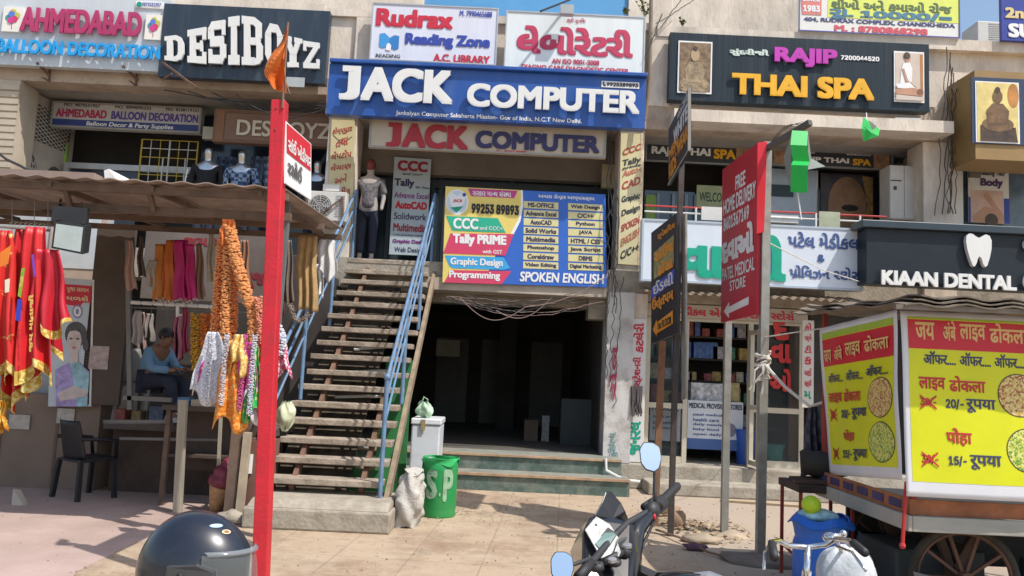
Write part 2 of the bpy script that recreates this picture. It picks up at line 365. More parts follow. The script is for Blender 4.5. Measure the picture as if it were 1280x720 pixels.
# ---- upper shop fronts
part('green_wall', M('lime_wall', (.28, .5, .06), .7), MB().box(X(66, 190, 13.4), X(88, 190, 13.4), 13.3, 13.34, F1, CL - .6))
d = part('shop_front', navy, MB().box(X(90, 190, 13.2), X(176, 200, 13.2), 13.2, 13.26, F1, 4.65)); MB().box(X(84, 190, 13.2), X(90, 190, 13.2) - .002, 13.15, 13.25, F1, 4.75).box(X(90, 190, 13.2), X(250, 200, 13.2), 13.15, 13.25, 4.652, 4.75).build('frame', M('alu_frame', (.5, .5, .5), .4, metal=.5), bld).parent = d
part('shop_front', navy, MB().box(X(252, 190, 13.3), X(408, 200, 13.3), 13.3, 13.36, F1, CL))
jf = part('shop_front', teal, MB().box(X(444, 250, 13.1), X(772, 250, 13.1), 13.1, 13.14, F1, 4.9))
fr = MB(); fx = [X(x, 230, 13.05) for x in (468, 488, 542, 552, 640, 745, 770)]
for x in fx: fr.box(x - .03, x + .03, 13.04, 13.098, F1, 4.9)
fr.box(X(444, 250, 13.1), X(772, 250, 13.1), 13.03, 13.039, 4.58, 4.72); fr.build('frame', M('teal_frame', (.07, .1, .12), .5), bld).parent = jf
part('bulkhead', M('shop_bulkhead', (.26, .22, .18), .85, var=.12), MB().box(X(444, 250, 12.7), X(772, 250, 12.7), 12.7, 12.9, 4.72, C1 + .015))
# spa fronts
sp1 = part('shop_front', M('spa_glass', (.05, .08, .12), .12, var=.35, scale=.8, spec=.6), MB().box(X(806, 240, 13.2), X(912, 240, 13.2), 13.2, 13.25, F1, 4.75))
MB().box(X(808, 240, 13.15), X(821, 240, 13.15), 13.16, 13.198, F1, 4.66).build('side_light', M('lime_pane', (.25, .38, .05), .4), bld).parent = sp1
f = MB()
for x in (823, 842, 858, 870, 912): f.box(X(x, 240, 13.15) - .025, X(x, 240, 13.15) + .025, 13.14, 13.197, F1, 4.7)
f.build('frame', M('blue_grey_frame', (.22, .29, .36), .5), bld).parent = sp1
board('white_front', WR(914, 208, 1022, 300, 13.2), .06, whitep, bld)
MB().slab(WR(950, 210, 1020, 300, 13.17), .02).build('shop_door', M('pale_blue_door', (.45, .55, .68), .4), bld)
board('door_plate', WR(957, 230, 992, 246, 13.14), .02, M('dark_plate', (.02, .05, .07), .4), bld)
sp2 = part('shop_front', M('spa_dark_front', (.012, .014, .025), .25, var=.3), MB().box(X(1022, 240, 13.2), X(1112, 240, 13.2), 13.18, 13.25, F1, 4.9))
fp = WR(1026, 216, 1092, 290, 13.16); board('face_poster', fp, .01, M('poster_dark', (.05, .045, .06), .5, var=.5, scale=3), bld)
pf = bld.children[-1]
shape(pf, fp, ell(.5, .55, .36, .5, 24), M('poster_skin', (.3, .17, .1), .6, var=.45, scale=2.5), .004)
shape(pf, fp, ell(.55, .6, .16, .06, 16) , M('poster_eye', (.02, .015, .015), .6), .007)
shape(pf, fp, [(.78, .02), (.98, .05), (.98, .98), (.8, .9), (.88, .55)], M('poster_gold', (.32, .2, .06), .6, var=.7, scale=14), .008)
cb = board('service_cabinet', WR(1112, 206, 1159, 276, 12.2), .35, M('off_white_steel', (.55, .53, .49), .5, var=.08, dirt=.3, dscale=3), bld, bevel=.01)
q = WR(1112, 206, 1159, 276, 12.2)
MB().slab(sub(out(q, .012), .01, .02, .37, .98), .01).build('door', M('off_white_steel', ()), bld).parent = cb
MB().slab(sub(out(q, .012), .39, .02, .99, .98), .01).build('door', M('off_white_steel', ()), bld).parent = cb
MB().slab(sub(out(q, .04), .1, .4, .16, .46), .026).slab(sub(out(q, .02), .02, .28, .3, .3), .006).build('hasp', black, bld).parent = cb
part('green_recess', M('dark_green_panel', (.03, .07, .06), .6), MB().slab(WR(1122, 170, 1160, 205, 12.9), .05))
part('white_tank', whitep, MB().lathe([(.02, -.25), (.11, -.22), (.12, .2), (.05, .26)], P(1153, 190, 12.4), 14), smooth=True)
part('shop_front', M('grey_blue_glass', (.1, .14, .18), .2, var=.3), MB().box(X(1195, 250), xr, 12.6, 12.66, F1, C1))
part('front_frame', whitep, MB().box(X(1188, 250, 12.4), X(1204, 250, 12.4), 12.4, 12.5, F1, C1))
# balcony rail in front of the spa
rl = MB(); za = P(950, 275, 11.95).z
for dz, m_ in ((.0, 0), (-.09, 1)): rl.tube([Vector((X(806, 262, 11.95), 11.95, za + .14 + dz)), Vector((X(1108, 262, 11.95), 11.95, za + .14 + dz))], .014, 6, m_)
for x in (870, 950, 1020, 1075): rl.bar(Vector((X(x, 262, 11.95), 11.95, F1)), Vector((X(x, 262, 11.95), 11.95, za + .14)), .025, mi=1)
part('balcony_rail', [M('red_rail', (.5, .06, .06), .5), whitep], rl)
part('rail_mesh', M('white_mesh', (.62, .6, .58), .7, var=.1), MB().slab(WR(877, 258, 905, 276, 11.93), .01))
part('rail_cloth', M('rag_green', (.4, .42, .3), .9, var=.2), MB().slab(WR(1024, 264, 1050, 290, 11.92), .02))
part('rail_box', whitep, MB().box(X(938, 268, 11.9), X(1000, 275, 11.9), 11.96, 12.2, za - .02, za + .1))

# ---- ground floor
part('plinth', conc, MB().box(X(764, 590), xr, 11.85, 13.9, 0, .36), bevel=.02)
part('plinth_step', conc, MB().box(X(800, 600), xr, 11.3, 11.848, 0, .17), bevel=.02)
gt = M('green_marble', (.09, .135, .115), .5, var=.35, scale=6, dirt=.85, dcol=(.26, .25, .2), dscale=3)
tread = M('step_edge', (.22, .23, .2), .8, var=.25, scale=4, dirt=.6, dcol=(.36, .27, .18), dscale=2.5); nose = M('step_nosing', (.42, .28, .17), .85, var=.3, scale=6, dirt=.5, dcol=(.2, .18, .15), dscale=4)
GX0, GX1 = -2.6, X(778, 590, 11.3)
part('garage_step', [gt, tread, nose], MB().box(GX0, GX1 + .06, 11.0, 11.398, 0, .2).box(GX0, GX1 + .06, 11.03, 11.397, .2, .235, 1).box(GX0, GX1 + .06, 10.97, 11.029, .2, .232, 2).box(GX0, GX1, 11.4, 12.0, 0, .42).box(GX0, GX1, 11.43, 12.0, .42, .45, 1).box(GX0, GX1, 11.37, 11.429, .42, .447, 2))
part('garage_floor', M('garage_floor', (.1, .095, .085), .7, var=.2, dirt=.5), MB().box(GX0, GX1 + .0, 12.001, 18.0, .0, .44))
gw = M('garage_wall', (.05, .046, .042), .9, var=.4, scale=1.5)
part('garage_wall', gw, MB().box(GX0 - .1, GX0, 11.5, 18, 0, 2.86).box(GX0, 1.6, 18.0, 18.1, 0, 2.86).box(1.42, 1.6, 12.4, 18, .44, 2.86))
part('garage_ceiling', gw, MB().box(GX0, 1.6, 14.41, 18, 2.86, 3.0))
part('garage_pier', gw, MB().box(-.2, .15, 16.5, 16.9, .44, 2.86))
part('lintel', M('stained_lintel', (.25, .21, .16), .9, var=.3, scale=3, dirt=.7), MB().box(X(735, 400), X(757, 400) - .002, FY, FY + .4, 2.45, 2.858).box(GX0, X(735, 400) - .002, FY + .2, FY + .4, 2.62, 2.857))
part('painted_pier', M('stained_white', (.55, .53, .51), .85, var=.15, scale=2, bump=.2, dirt=.85, dcol=(.22, .17, .14), dscale=2.5), MB().box(X(755, 480), X(788, 480), FY - .15, FY + .4, .36, 2.86))
part('pier_side', plaster, MB().box(X(788, 480) + .003, X(806, 480), FY - .05, FY + .4, .36, 2.86))
# back-room details in the garage
part('meter_box', M('meter_box', (.2, .18, .14), .7), MB().slab(WR(546, 424, 574, 446, 15.5), .1))
# ---- medical shop: glazed front, shelves
msx0, msx1 = X(806, 500, 12.2), X(1006, 500, 12.2)
alu = M('cream_aluminium', (.55, .5, .4), .45, metal=.2, var=.1)
mf = MB()
for x in (808, 856, 937, 1001): mf.box(X(x, 500, 12.2) - .035, X(x, 500, 12.2) + .035, 12.17, 12.24, .36, 2.55)
mf.box(msx0, msx1, 12.165, 12.245, 2.5, 2.6)
for a_, b_ in ((808, 856), (937, 1001)): mf.box(X(a_, 500, 12.2) + .035, X(b_, 500, 12.2) - .035, 12.175, 12.235, 1.17, 1.25).box(X(a_, 500, 12.2) + .035, X(b_, 500, 12.2) - .035, 12.175, 12.235, .362, .46)
part('door_frame', alu, mf)
gm = glass('shop_glass', (.05, .07, .08), .28)
for a_, b_ in ((808, 856), (937, 1001)):
    for z0, z1 in ((.46, 1.17), (1.25, 2.5)): part('glass_pane', gm, MB().box(X(a_, 500, 12.2) + .036, X(b_, 500, 12.2) - .036, 12.2, 12.208, z0, z1))
part('open_door', alu, (lambda a, b: MB().bar(a, a + Vector((0, 0, 2)), .06).bar(b, b + Vector((0, 0, 2)), .06).bar(a + Vector((0, 0, .04)), b + Vector((0, 0, .04)), .07).bar(a + Vector((0, 0, 1.96)), b + Vector((0, 0, 1.96)), .06).bar(a + Vector((0, 0, .85)), b + Vector((0, 0, .85)), .06))(Vector((X(939, 500, 12.1), 12.1, .4)), Vector((X(950, 500, 11.7), 11.75, .4))))
part('shop_back', M('brown_panel', (.2, .1, .05), .7, var=.2), MB().box(X(978, 500, 12.9), X(1004, 500, 12.9), 12.6, 12.64, .36, 2.6))
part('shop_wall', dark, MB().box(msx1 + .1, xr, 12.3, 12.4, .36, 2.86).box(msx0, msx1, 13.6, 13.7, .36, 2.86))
sh = MB()
for i in range(6): sh.box(msx0 + .1, msx1 - .1, 13.1, 13.5, .5 + .36 * i, .53 + .36 * i)
part('goods_shelf', M('shelf_dark', (.08, .07, .06), .7), sh)
cols = [(.5, .5, .56), (.1, .2, .5), (.5, .36, .12), (.4, .1, .1), (.1, .28, .2), (.55, .5, .36)]
for k in range(64):
    r_, x = k // 11, msx0 + .15 + (k % 11) * .178 + rnd.random() * .1; hh = .1 + rnd.random() * .2; ww = .1 + rnd.random() * .12
    if r_ == 0: continue
    c_ = rnd.choice(cols); o = MB().box(x, x + ww, 13.06, 13.3, .532 + .36 * (r_), .532 + .36 * r_ + hh).build('goods_box', M('goods_%d' % cols.index(c_), c_, .5, var=.5, scale=14))
    tag(o, 'small medicine carton on the dim shelves inside the medical shop', 'carton', 'cartons on the medical shop shelves')
for nm, q, m_, lb, ct in (('goods_carton', (864, 478, 905, 502, 12.6), M('carton_blue_white', (.65, .68, .78), .6, var=.7, scale=14), 'wide blue and white printed carton above the white poster in the medical shop', 'carton'), ('goods_carton', (907, 478, 924, 502, 12.6), M('carton_yellow', (.5, .42, .2), .6, var=.4, scale=9), 'yellowish carton beside the blue and white printed carton in the medical shop', 'carton')):
    board(nm, WR(*q, 12.6) if len(q) == 4 else WR(*q), .25, m_, None, lb, ct)
mpz = WR(860, 500, 928, 564, 12.5)
po = board('shop_poster', mpz, .04, M('poster_white', (.78, .82, .88), .5, var=.06), None, 'large white and blue poster on the counter front inside the medical shop', 'poster')
shape(po, mpz, [(0, .78), (1, .78), (1, 1), (0, 1)], ink('poster_blue', (.08, .16, .4)), .003)
T(po, 'MEDICAL PROVISION STORES', sub(mpz, .02, .05, .98, .16), ink('dark_text', (.03, .04, .08)), .03, off=.005)
for i in range(5): T(po, ['patel medical', 'health care', 'daily needs', 'baby food', 'open daily'][i], sub(mpz, .1, .26 + i * .1, .62 - .05 * (i % 2), .33 + i * .1), ink('blue_text', (.05, .1, .3)), .02, off=.005)
shape(po, mpz, ell(.78, .58, .1, .14, 18), ink('poster_person', (.25, .25, .35)), .006)
po2 = board('shop_poster', WR(813, 503, 850, 552, 12.4), .03, M('poster_white', ()), None, 'white poster with small writing behind the left glass pane of the medical shop', 'poster')
T(po2, 'MEDICAL', sub(WR(813, 503, 850, 552, 12.4), .06, .06, .94, .2), ink('dark_text', ()), .03)
for i in range(3): T(po2, ['tablets syrup', 'cosmetics', 'provision'][i], sub(WR(813, 503, 850, 552, 12.4), .1, .32 + .15 * i, .8, .41 + .15 * i), ink('blue_text', ()), .02)
bb = MB().lathe([(.15, 0), (.2, .5), (.21, .5), (.21, .53)], (X(933, 592, 12.55), 12.55, .362), 16).build('shop_bucket', M('blue_plastic', (.03, .12, .5), .4), smooth=True, angle=40); tag(bb, 'tall blue plastic bin just inside the medical shop doorway', 'bin')
bb = MB().lathe([(.12, 0), (.16, .3), (.175, .3), (.175, .33)], (X(966, 588, 12.4), 12.4, .362), 16).build('shop_bucket', M('teal_plastic', (.04, .3, .28), .4), smooth=True, angle=40); tag(bb, 'small teal plastic bucket behind the open glass door of the medical shop', 'bucket')
# corrugated little awnings over the medical shop
aw = MB(); A0, A1 = P(806, 362, 11.5), P(1080, 372, 11.5)
aw.grid(lambda u, v: Vector((A0.x + (A1.x - A0.x) * u, 11.35 + .75 * v, 2.83 + .14 * v + .018 * math.sin(u * 150))), 240, 4)
part('awning', M('rusty_tin', (.3, .23, .17), .8, metal=.1, var=.3, scale=4, dirt=.7), aw, solid=.006)
# ================================================================ shop signs
W_ = ink('white', (.8, .8, .8)); RED = ink('red', (.55, .02, .05)); BLU = ink('blue', (.03, .06, .35)); BLK = ink('black', (.02, .02, .025)); GRN = ink('green', (.0, .3, .19))
YEL = ink('amber', (.8, .42, .01)); MAG = ink('magenta', (.55, .04, .35))
def sign(label, c, th, mat, name='shop_sign', cat='sign', group=None, frame=None, fw=.03):
    s = board(name, c, th, mat, None, label, cat, group, bevel=.004)
    if frame:
        f_ = MB(); n = nrm(c)
        L = (c[1] - c[0]).length; H = (c[3] - c[0]).length; a_, b_ = fw / L, fw / H
        for uv in ((0, 0, 1, b_), (0, 1 - b_, 1, 1), (0, b_, a_, 1 - b_), (1 - a_, b_, 1, 1 - b_)): f_.slab(out(sub(c, *uv), .012), .011)
        f_.build('frame', frame, s)
    return s
def TX(s, t, q, Y, mat, **k): return T(s, t, WR(*q, Y), mat, **k)
alum = M('alu_frame', ())
# --- AHMEDABAD BALLOON DECORATION, big
c = WR(-40, -12, 206, 90, 11.72)
c = [c[0], c[1], c[2], c[3]]
s = sign('pale silver signboard with raised AHMEDABAD BALLOON DECORATION letters, top left of the shops', c, .12, M('silver_acp', (.55, .6, .64), .35, var=.05, scale=1, dirt=.35, dcol=(.35, .34, .32), dscale=2, stretch=(3, 1, .4)))
TX(s, 'AHMEDABAD', (31, 11, 178, 48), 11.715, M('crimson_letter', (.42, .04, .13), .4), bold=.042, ext=.03, off=.045, res=4)
TX(s, 'BALLOON DECORATION', (1, 50, 202, 77), 11.715, M('azure_letter', (.02, .33, .72), .4), bold=.036, ext=.03, off=.045, res=4)
def balloons(s, q, Y):
    c_ = WR(*q, Y); t_ = MB().slab(c_, .04).build('picture_tile', ink('tile_white', (.78, .76, .7)), s)
    for i, (u, v, col_) in enumerate(((.3, .45, (.05, .3, .3)), (.5, .22, (.6, .5, .05)), (.72, .35, (.5, .5, .1)), (.45, .3, (.1, .2, .6)), (.62, .5, (.6, .04, .15)), (.45, .55, (.6, .05, .25)))):
        shape(t_, c_, ell(u, v, .17, .13, 14), ink('balloon%d' % i, col_), .003 + .002 * i)
    shape(t_, c_, [(.48, .66), (.52, .66), (.53, .9), (.5, .9)], ink('balloon4', ()), .004)
balloons(s, (5, 8, 26, 40), 11.68); balloons(s, (183, 18, 201, 50), 11.68)
pl = MB().slab(WR(170, 1, 203, 11, 11.7), .03).build('phone_plate', W_, s); TX(pl, '9879231957', (178, 3, 201, 8.5), 11.69, BLU, bold=.03)
shape(pl, WR(171, 2, 177, 9, 11.69), ell(.5, .5, .5, .5, 14), GRN)
MB().bar(P(46, 78, 11.7), P(62, 95, 11.9), .03).bar(P(62, 85, 11.9), P(61, 102, 11.9), .025).bar(P(52, 96, 11.75), P(62, 102, 11.9), .02).build('bracket', rust, s)
MB().bar(P(153, 82, 11.7), P(172, 100, 11.9), .03).bar(P(171, 90, 11.9), P(170, 107, 11.9), .025).bar(P(161, 100, 11.75), P(170, 107, 11.9), .02).build('bracket', rust, s)
# --- DESIBOYZ, big
c = WR(205.5, 4, 406, 105, 11.66)
s = sign('dark slate signboard with arched raised white DESIBOYZ letters', c, .14, M('slate_acp', (.026, .04, .06), .35, var=.1, scale=1, dirt=.4, dcol=(.1, .1, .1), dscale=2, stretch=(3, 1, .4)))
for x in range(0): pass
ltr = M('white_letter', (.72, .72, .7), .4, var=.04)
def slab_letter(ch):
    R = lambda x0, y0, x1, y1: [(x0, y0), (x1, y0), (x1, y1), (x0, y1)]
    if ch == 'I': return [R(.25, 0, .75, 1), R(.02, 0, .98, .2), R(.02, .8, .98, 1)]
    if ch == 'E': return [R(.12, 0, .44, 1), R(0, 0, .98, .2), R(0, .8, .98, 1), R(.4, .42, .8, .6), R(.8, .0, 1, .34), R(.8, .68, 1, 1), R(.68, .36, .82, .66)]
    if ch == 'D': return [R(.12, 0, .42, 1), R(0, 0, .6, .18), R(0, .82, .6, 1), [(.6, 0), (.85, .1), (.7, .26), (.55, .18)], [(.85, .1), (1, .32), (.7, .36), (.68, .24)], R(.7, .32, 1, .7), [(.7, .66), (1, .69), (.85, .92), (.66, .76)], [(.85, .9), (.6, 1), (.54, .82), (.7, .74)]]
    if ch == 'B': return [R(.1, 0, .4, 1), R(0, 0, .62, .16), R(0, .84, .62, 1), R(.38, .43, .7, .58), [(.6, 0), (.88, .08), (.72, .24), (.55, .16)], R(.66, .1, .94, .42), [(.66, .4), (.94, .38), (.86, .52), (.62, .54)], [(.62, .47), (.86, .48), (1, .6), (.7, .6)], R(.7, .58, 1, .88), [(.7, .86), (1, .86), (.85, .97), (.6, 1), (.56, .84)]]
    if ch == 'O': return [R(0, .25, .32, .75), R(.68, .25, 1, .75), R(.28, 0, .72, .2), R(.28, .8, .72, 1), [(0, .26), (.28, 0), (.36, .19), (.31, .3)], [(1, .26), (.72, 0), (.64, .19), (.69, .3)], [(0, .74), (.28, 1), (.36, .81), (.31, .7)], [(1, .74), (.72, 1), (.64, .81), (.69, .7)]]
    if ch == 'S': return [R(.2, 0, .8, .2), R(0, .14, .32, .42), R(.12, .36, .88, .6), R(.68, .55, 1, .86), R(.2, .8, .8, 1), R(.78, 0, .96, .34), R(.03, .66, .22, 1), [(.02, .16), (.22, 0), (.3, .1), (.2, .24)], [(.98, .84), (.78, 1), (.7, .9), (.8, .76)]]
    if ch == 'Y': return [R(.32, .5, .68, 1), R(.2, .84, .8, 1), R(0, 0, .42, .17), R(.58, 0, 1, .17), [(.08, .15), (.38, .15), (.62, .54), (.36, .6)], [(.64, .15), (.92, .15), (.66, .6), (.44, .54)]]
    if ch == 'Z': return [R(.02, 0, .98, .2), R(.02, .8, .98, 1), [(.64, .18), (.96, .18), (.36, .82), (.04, .82)], R(.02, 0, .2, .36), R(.8, .64, .98, 1)]
for ch, xa, xb, ta, tb, ba, bb_ in (('D', 208, 232, 48, 45, 77, 80), ('E', 236.5, 259.5, 40, 36, 80, 82), ('S', 262, 284, 30, 27, 81, 82), ('I', 287, 301, 24, 22, 83, 83), ('B', 304, 330, 22, 25, 83, 84), ('O', 333, 355, 30, 35, 84, 85), ('Y', 356, 379, 46, 51, 86, 86), ('Z', 380, 401, 53, 56, 87, 88)):
    cc = Q(xa, ta, xb, tb, xb, bb_, xa, ba, 11.65); m = MB(); n = nrm(cc)
    for i, pg in enumerate(slab_letter(ch)):
        pts = [bil(cc, u, v) for u, v in pg]; m.hexa([p + n * (.07 + .0006 * i) for p in pts], [p + n * .035 for p in pts])
    m.build('letter', ltr, s)
MB().slab(WR(358, 96, 380, 109, 11.6), .02).build('floodlight', M('lamp_grey', (.4, .42, .42), .4), s)
MB().bar(P(352, 86, 11.6), P(362, 118, 11.4), .02).build('bracket', rust, s); MB().bar(P(203, 78, 11.6), P(246, 110, 11.2), .03).bar(P(215, 92, 11.4), P(203, 100, 11.5), .02).build('bracket', rust, s)
# --- Rudrax / laboratory
c = WR(466, 3, 620, 82, 11.78)
s = sign('white flex board reading Rudrax Reading Zone A.C. LIBRARY in red and blue', c, .05, M('flex_lilac', (.68, .7, .8), .45, var=.05, dirt=.25, dcol=(.5, .48, .45), dscale=2, stretch=(3, 1, .4), bump=.3, bscale=2), frame=alum, fw=.02)
TX(s, 'Rudrax', (471, 10, 566, 37), 11.775, RED, bold=.05, res=5); TX(s, 'Reading Zone', (507, 41, 612, 64), 11.775, BLU, bold=.055, res=5); TX(s, 'A.C. LIBRARY', (542, 67, 612, 80), 11.775, RED, bold=.04)
TX(s, 'M. 7990465688', (575, 13, 615, 22), 11.775, BLU, bold=.03); TX(s, 'READING', (470, 67, 500, 73), 11.775, BLK, bold=.02)
ic = WR(475, 41, 498, 63, 11.775)
shape(s, ic, [(0, .05), (.25, 0), (.5, .25), (.5, .75), (.2, .9), (0, .8)], ink('icon_blue', (.05, .3, .65))); shape(s, ic, [(1, .15), (.75, .1), (.5, .3), (.5, .8), (.8, .98), (1, .9)], ink('icon_blue2', (.03, .2, .5)))
shape(s, ic, [(.35, 1.0), (.38, .7), (.45, .6), (.55, .62), (.62, .75), (.6, 1.05)], W_, .007)
c = WR(633, 13, 805, 95, 11.76)
s = sign('white signboard with big crimson Gujarati word and DIAGNO CARE DIAGNOSTIC CENTER', c, .05, M('flex_white', (.72, .77, .78), .45, var=.05, dirt=.25, dcol=(.5, .48, .45), dscale=2, stretch=(3, 1, .4), bump=.3, bscale=2), frame=alum, fw=.02)
CRM = ink('crimson', (.5, .035, .1))
TX(s, 'લેબોરેટરી', (647, 31, 791, 73), 11.755, CRM, bold=.045, latin=False, res=6); TX(s, 'શ્રી મુનિશ', (709, 22, 732, 30), 11.755, CRM, bold=.02, latin=False)
TX(s, 'AN ISO 9001-2008', (690, 73, 749, 82), 11.755, CRM, bold=.04); TX(s, 'DIAGNO CARE DIAGNOSTIC CENTER', (652, 80, 786, 92), 11.755, CRM, bold=.045)
fl = MB().slab(WR(701, 5, 717, 17, 11.5), .12).build('floodlight', M('lamp_grey', ()), s); MB().bar(P(676, 14, 11.3), P(712, 0, 11.7), .03).build('bracket', black, s)
# --- JACK COMPUTER
JY = 11.3
c = WR(412, 79, 806, 161, JY)
s = sign('big blue box sign with raised white JACK COMPUTER letters above the stairs', c, .16, M('royal_blue_acp', (.02, .085, .34), .35, var=.06, scale=1, dirt=.3, dcol=(.12, .17, .3), dscale=2.5, stretch=(2, 1, .5)))
ct = WR(412, 72, 808, 161, JY - .07); MB().box(ct[0].x, ct[1].x, JY - .07, JY + .16, c[0].z + .002, ct[0].z).build('top_lip', M('royal_blue_acp', ()), s, bevel=.01)
def jack(s, q, Y, m_, bo, **k):
    c_ = WR(*q, Y); T(s, 'J', sub(c_, .03, .0, .205, 1), m_, bold=bo, **k); kk = {a: b for a, b in k.items() if a != 'res'}; T(s, 'ACK', sub(c_, .215, .0, 1, 1), m_, bold=bo, **k)
    n = nrm(c_); d0, d1 = k.get('off', .004), k.get('off', .004) + k.get('ext', 0) + .004; bq = sub(c_, .05, .003, .15, .17); MB().hexa([p + n * d1 for p in bq], [p + n * (d0 + .001) for p in bq]).build('lettering', m_, s)
jack(s, (423, 84, 566, 133), JY - .003, ltr, .05, ext=.025, off=.06, res=8); TX(s, 'COMPUTER', (585, 106, 798, 145), JY - .003, ltr, bold=.045, ext=.025, off=.06, res=8)
TX(s, 'Jankalyan Computer Saksharta Mission- Gov of India, N.C.T New Delhi.', (495, 138, 727, 156), JY - .003, W_, bold=.02)
pc = WR(752, 101, 799, 111, JY - .01); pl = MB().slab(pc, .008).build('phone_plate', W_, s); T(pl, '9925389893', sub(pc, .14, .2, .97, .8), BLK, bold=.04)
shape(pl, pc, [(.03, .2), (.08, .15), (.07, .5), (.12, .7), (.11, .85), (.05, .8)], BLK)
c = WR(463, 146, 757, 198, 11.52)
s = sign('beige board with flat red JACK and navy COMPUTER under the blue box sign', c, .08, M('beige_board', (.5, .42, .32), .5, var=.08, dirt=.25), frame=M('grey_trim', (.3, .28, .25), .5))
jack(s, (481, 153, 585, 188), 11.515, ink('deep_red', (.36, .02, .03)), .05, ext=.01, res=6); TX(s, 'COMPUTER', (595, 163, 749, 192), 11.515, ink('navy', (.03, .026, .1)), bold=.05, ext=.01, res=6)
TX(s, 'Mo. 99253 89893', (621, 187, 658, 193), 11.515, RED, bold=.03)
# --- CCC banner in the doorway
c = Q(493, 196, 539, 199, 533, 320, 486, 318, 12.6)
s = sign('tall narrow CCC Tally course banner hung in the doorway at the stair top', c, .01, M('banner_pale', (.5, .58, .62), .6, var=.06), cat='banner', name='course_banner')
def rows(s, c, items, latin=True):
    for t_, u0, v0, u1, v1, m_, bo in items: T(s, t_, sub(c, u0, v0, u1, v1), m_, bold=bo, latin=latin)
PUR = ink('purple', (.25, .02, .25)); NAV = ink('navy', ()); DR = ink('deep_red', ())
rows(s, c, [('CCC', .1, .03, .92, .14, DR, .05), ('and ccc+', .25, .155, .8, .18, BLK, .02), ('Tally', .04, .22, .58, .32, NAV, .04), ('ERP - Prime', .62, .29, .98, .315, NAV, .02), ('Advance Excel', .06, .36, .98, .42, PUR, .02), ('AutoCAD', .1, .45, .95, .53, ink('bright_red', (.6, .02, .03)), .06), ('Solidwork', .08, .57, .95, .64, NAV, .015), ('Multimedia', .08, .68, .97, .76, DR, .035), ('corel, photoshop, indesign', .1, .785, .9, .81, NAV, .01), ('Graphic Design', .08, .84, .98, .89, PUR, .04), ('Web Design', .14, .92, .9, .985, NAV, .015)])
# --- SPOKEN ENGLISH flex
c = Q(557, 233, 757, 243, 758.5, 359.5, 553, 353, 11.8)
s = sign('wide yellow and blue flex banner listing computer courses, SPOKEN ENGLISH at its foot', c, .015, M('flex_blue', (.03, .13, .52), .45, var=.05), name='course_banner', cat='banner')
FY_ = ink('flex_yellow', (.75, .6, .16))
shape(s, c, [(0, 0), (.47, 0), (.475, .15), (.46, .32), (.42, .45), (.34, .62), (.25, .98), (0, 1)], FY_, .003)
shape(s, c, [(.47, 0), (.482, 0), (.487, .16), (.47, .33), (.43, .47), (.405, .52), (.415, .45), (.455, .32), (.472, .15)], W_, .005)
shape(s, c, ell(.075, .16, .07, .135), W_, .006); shape(s, c, ell(.075, .16, .062, .12), ink('badge', (.55, .66, .72)), .008)
shape(s, c, [(.02, .1), (.04, .06), (.075, .1), (.11, .06), (.13, .1), (.11, .19), (.075, .26), (.04, .2)], W_, .010); shape(s, c, [(.035, .22), (.115, .2), (.075, .27)], GRN, .012); T(s, 'JACK', sub(c, .05, .13, .11, .17), RED, .03, off=.013); shape(s, c, ell(.118, .08, .012, .02, 10), BLU, .013)
shape(s, c, [(.14, .01), (.45, .01), (.43, .09), (.16, .09)], ink('pink_band', (.5, .05, .25)), .006)
T(s, [('સરકાર',), (' ',), ('મા',), ('ન', 'half'), ('ય',), (' ',), ('સં',), ('સ', 'half'), ('થા',)], sub(c, .17, .018, .41, .082), W_, .02, off=.008, latin=False)
T(s, '99253 89893', sub(c, .165, .165, .46, .27), BLK, .05, off=.006, res=5)
for pts, m_ in (([(.01, .31), (.33, .31), (.38, .46), (.05, .46)], ink('band_green', (.02, .4, .25))), ([(.04, .49), (.43, .47), (.38, .70), (.0, .70)], ink('band_red', (.62, .05, .13))), ([(.01, .72), (.37, .72), (.41, .83), (.37, .85), (.06, .85), (.04, .83)], ink('band_cyan', (.04, .36, .7))), ([(.05, .87), (.42, .86), (.36, 1.0), (.01, 1.0)], ink('band_red', ()))): shape(s, c, pts, m_, .007)
for t_, q_, bo in (('CCC', (.055, .325, .21, .44), .04), ('and CCC+', (.22, .40, .36, .44), .01), ('Tally PRIME', (.055, .49, .385, .62), .06), ('with GST', (.24, .645, .36, .685), .02), ('Graphic Design', (.045, .74, .365, .835), .035), ('Programming', (.04, .875, .35, .97), .04)): T(s, t_, sub(c, *q_), W_, bo, off=.0095, res=4)
T(s, 'અમારા સેન્ટર અભ્યાસક્રમ', sub(c, .58, .025, .93, .085), W_, .02, latin=False)
for j, L_ in enumerate((['MS-OFFICE', 'Advance Excel', 'AutoCAD', 'Solid Works', 'Multimedia', 'Photoshop', 'Coreldraw', 'Video Editing'], ['Web Design', 'C/C++', 'Python', 'JAVA', 'HTML / CSS', 'Java Script', 'DBMS', 'Digital Marketing'])):
    for i, t_ in enumerate(L_):
        u0 = .49 + .275 * j; v0 = .115 + .091 * i; u1 = u0 + .215
        shape(s, c, [(u0, v0), (u1, v0), (u1, v0 + .074), (u0, v0 + .074)], ink('pill_yellow', (.66, .6, .3)), .004)
        wd = min(.19, .016 * len(t_) + .02) / 2; um = (u0 + u1) / 2; T(s, t_, sub(c, um - wd, v0 + .012, um + wd, v0 + .062), NAV, .035, off=.006)
T(s, 'SPOKEN ENGLISH', sub(c, .47, .86, .985, .965), W_, .03, off=.006, ital=.12, res=5)
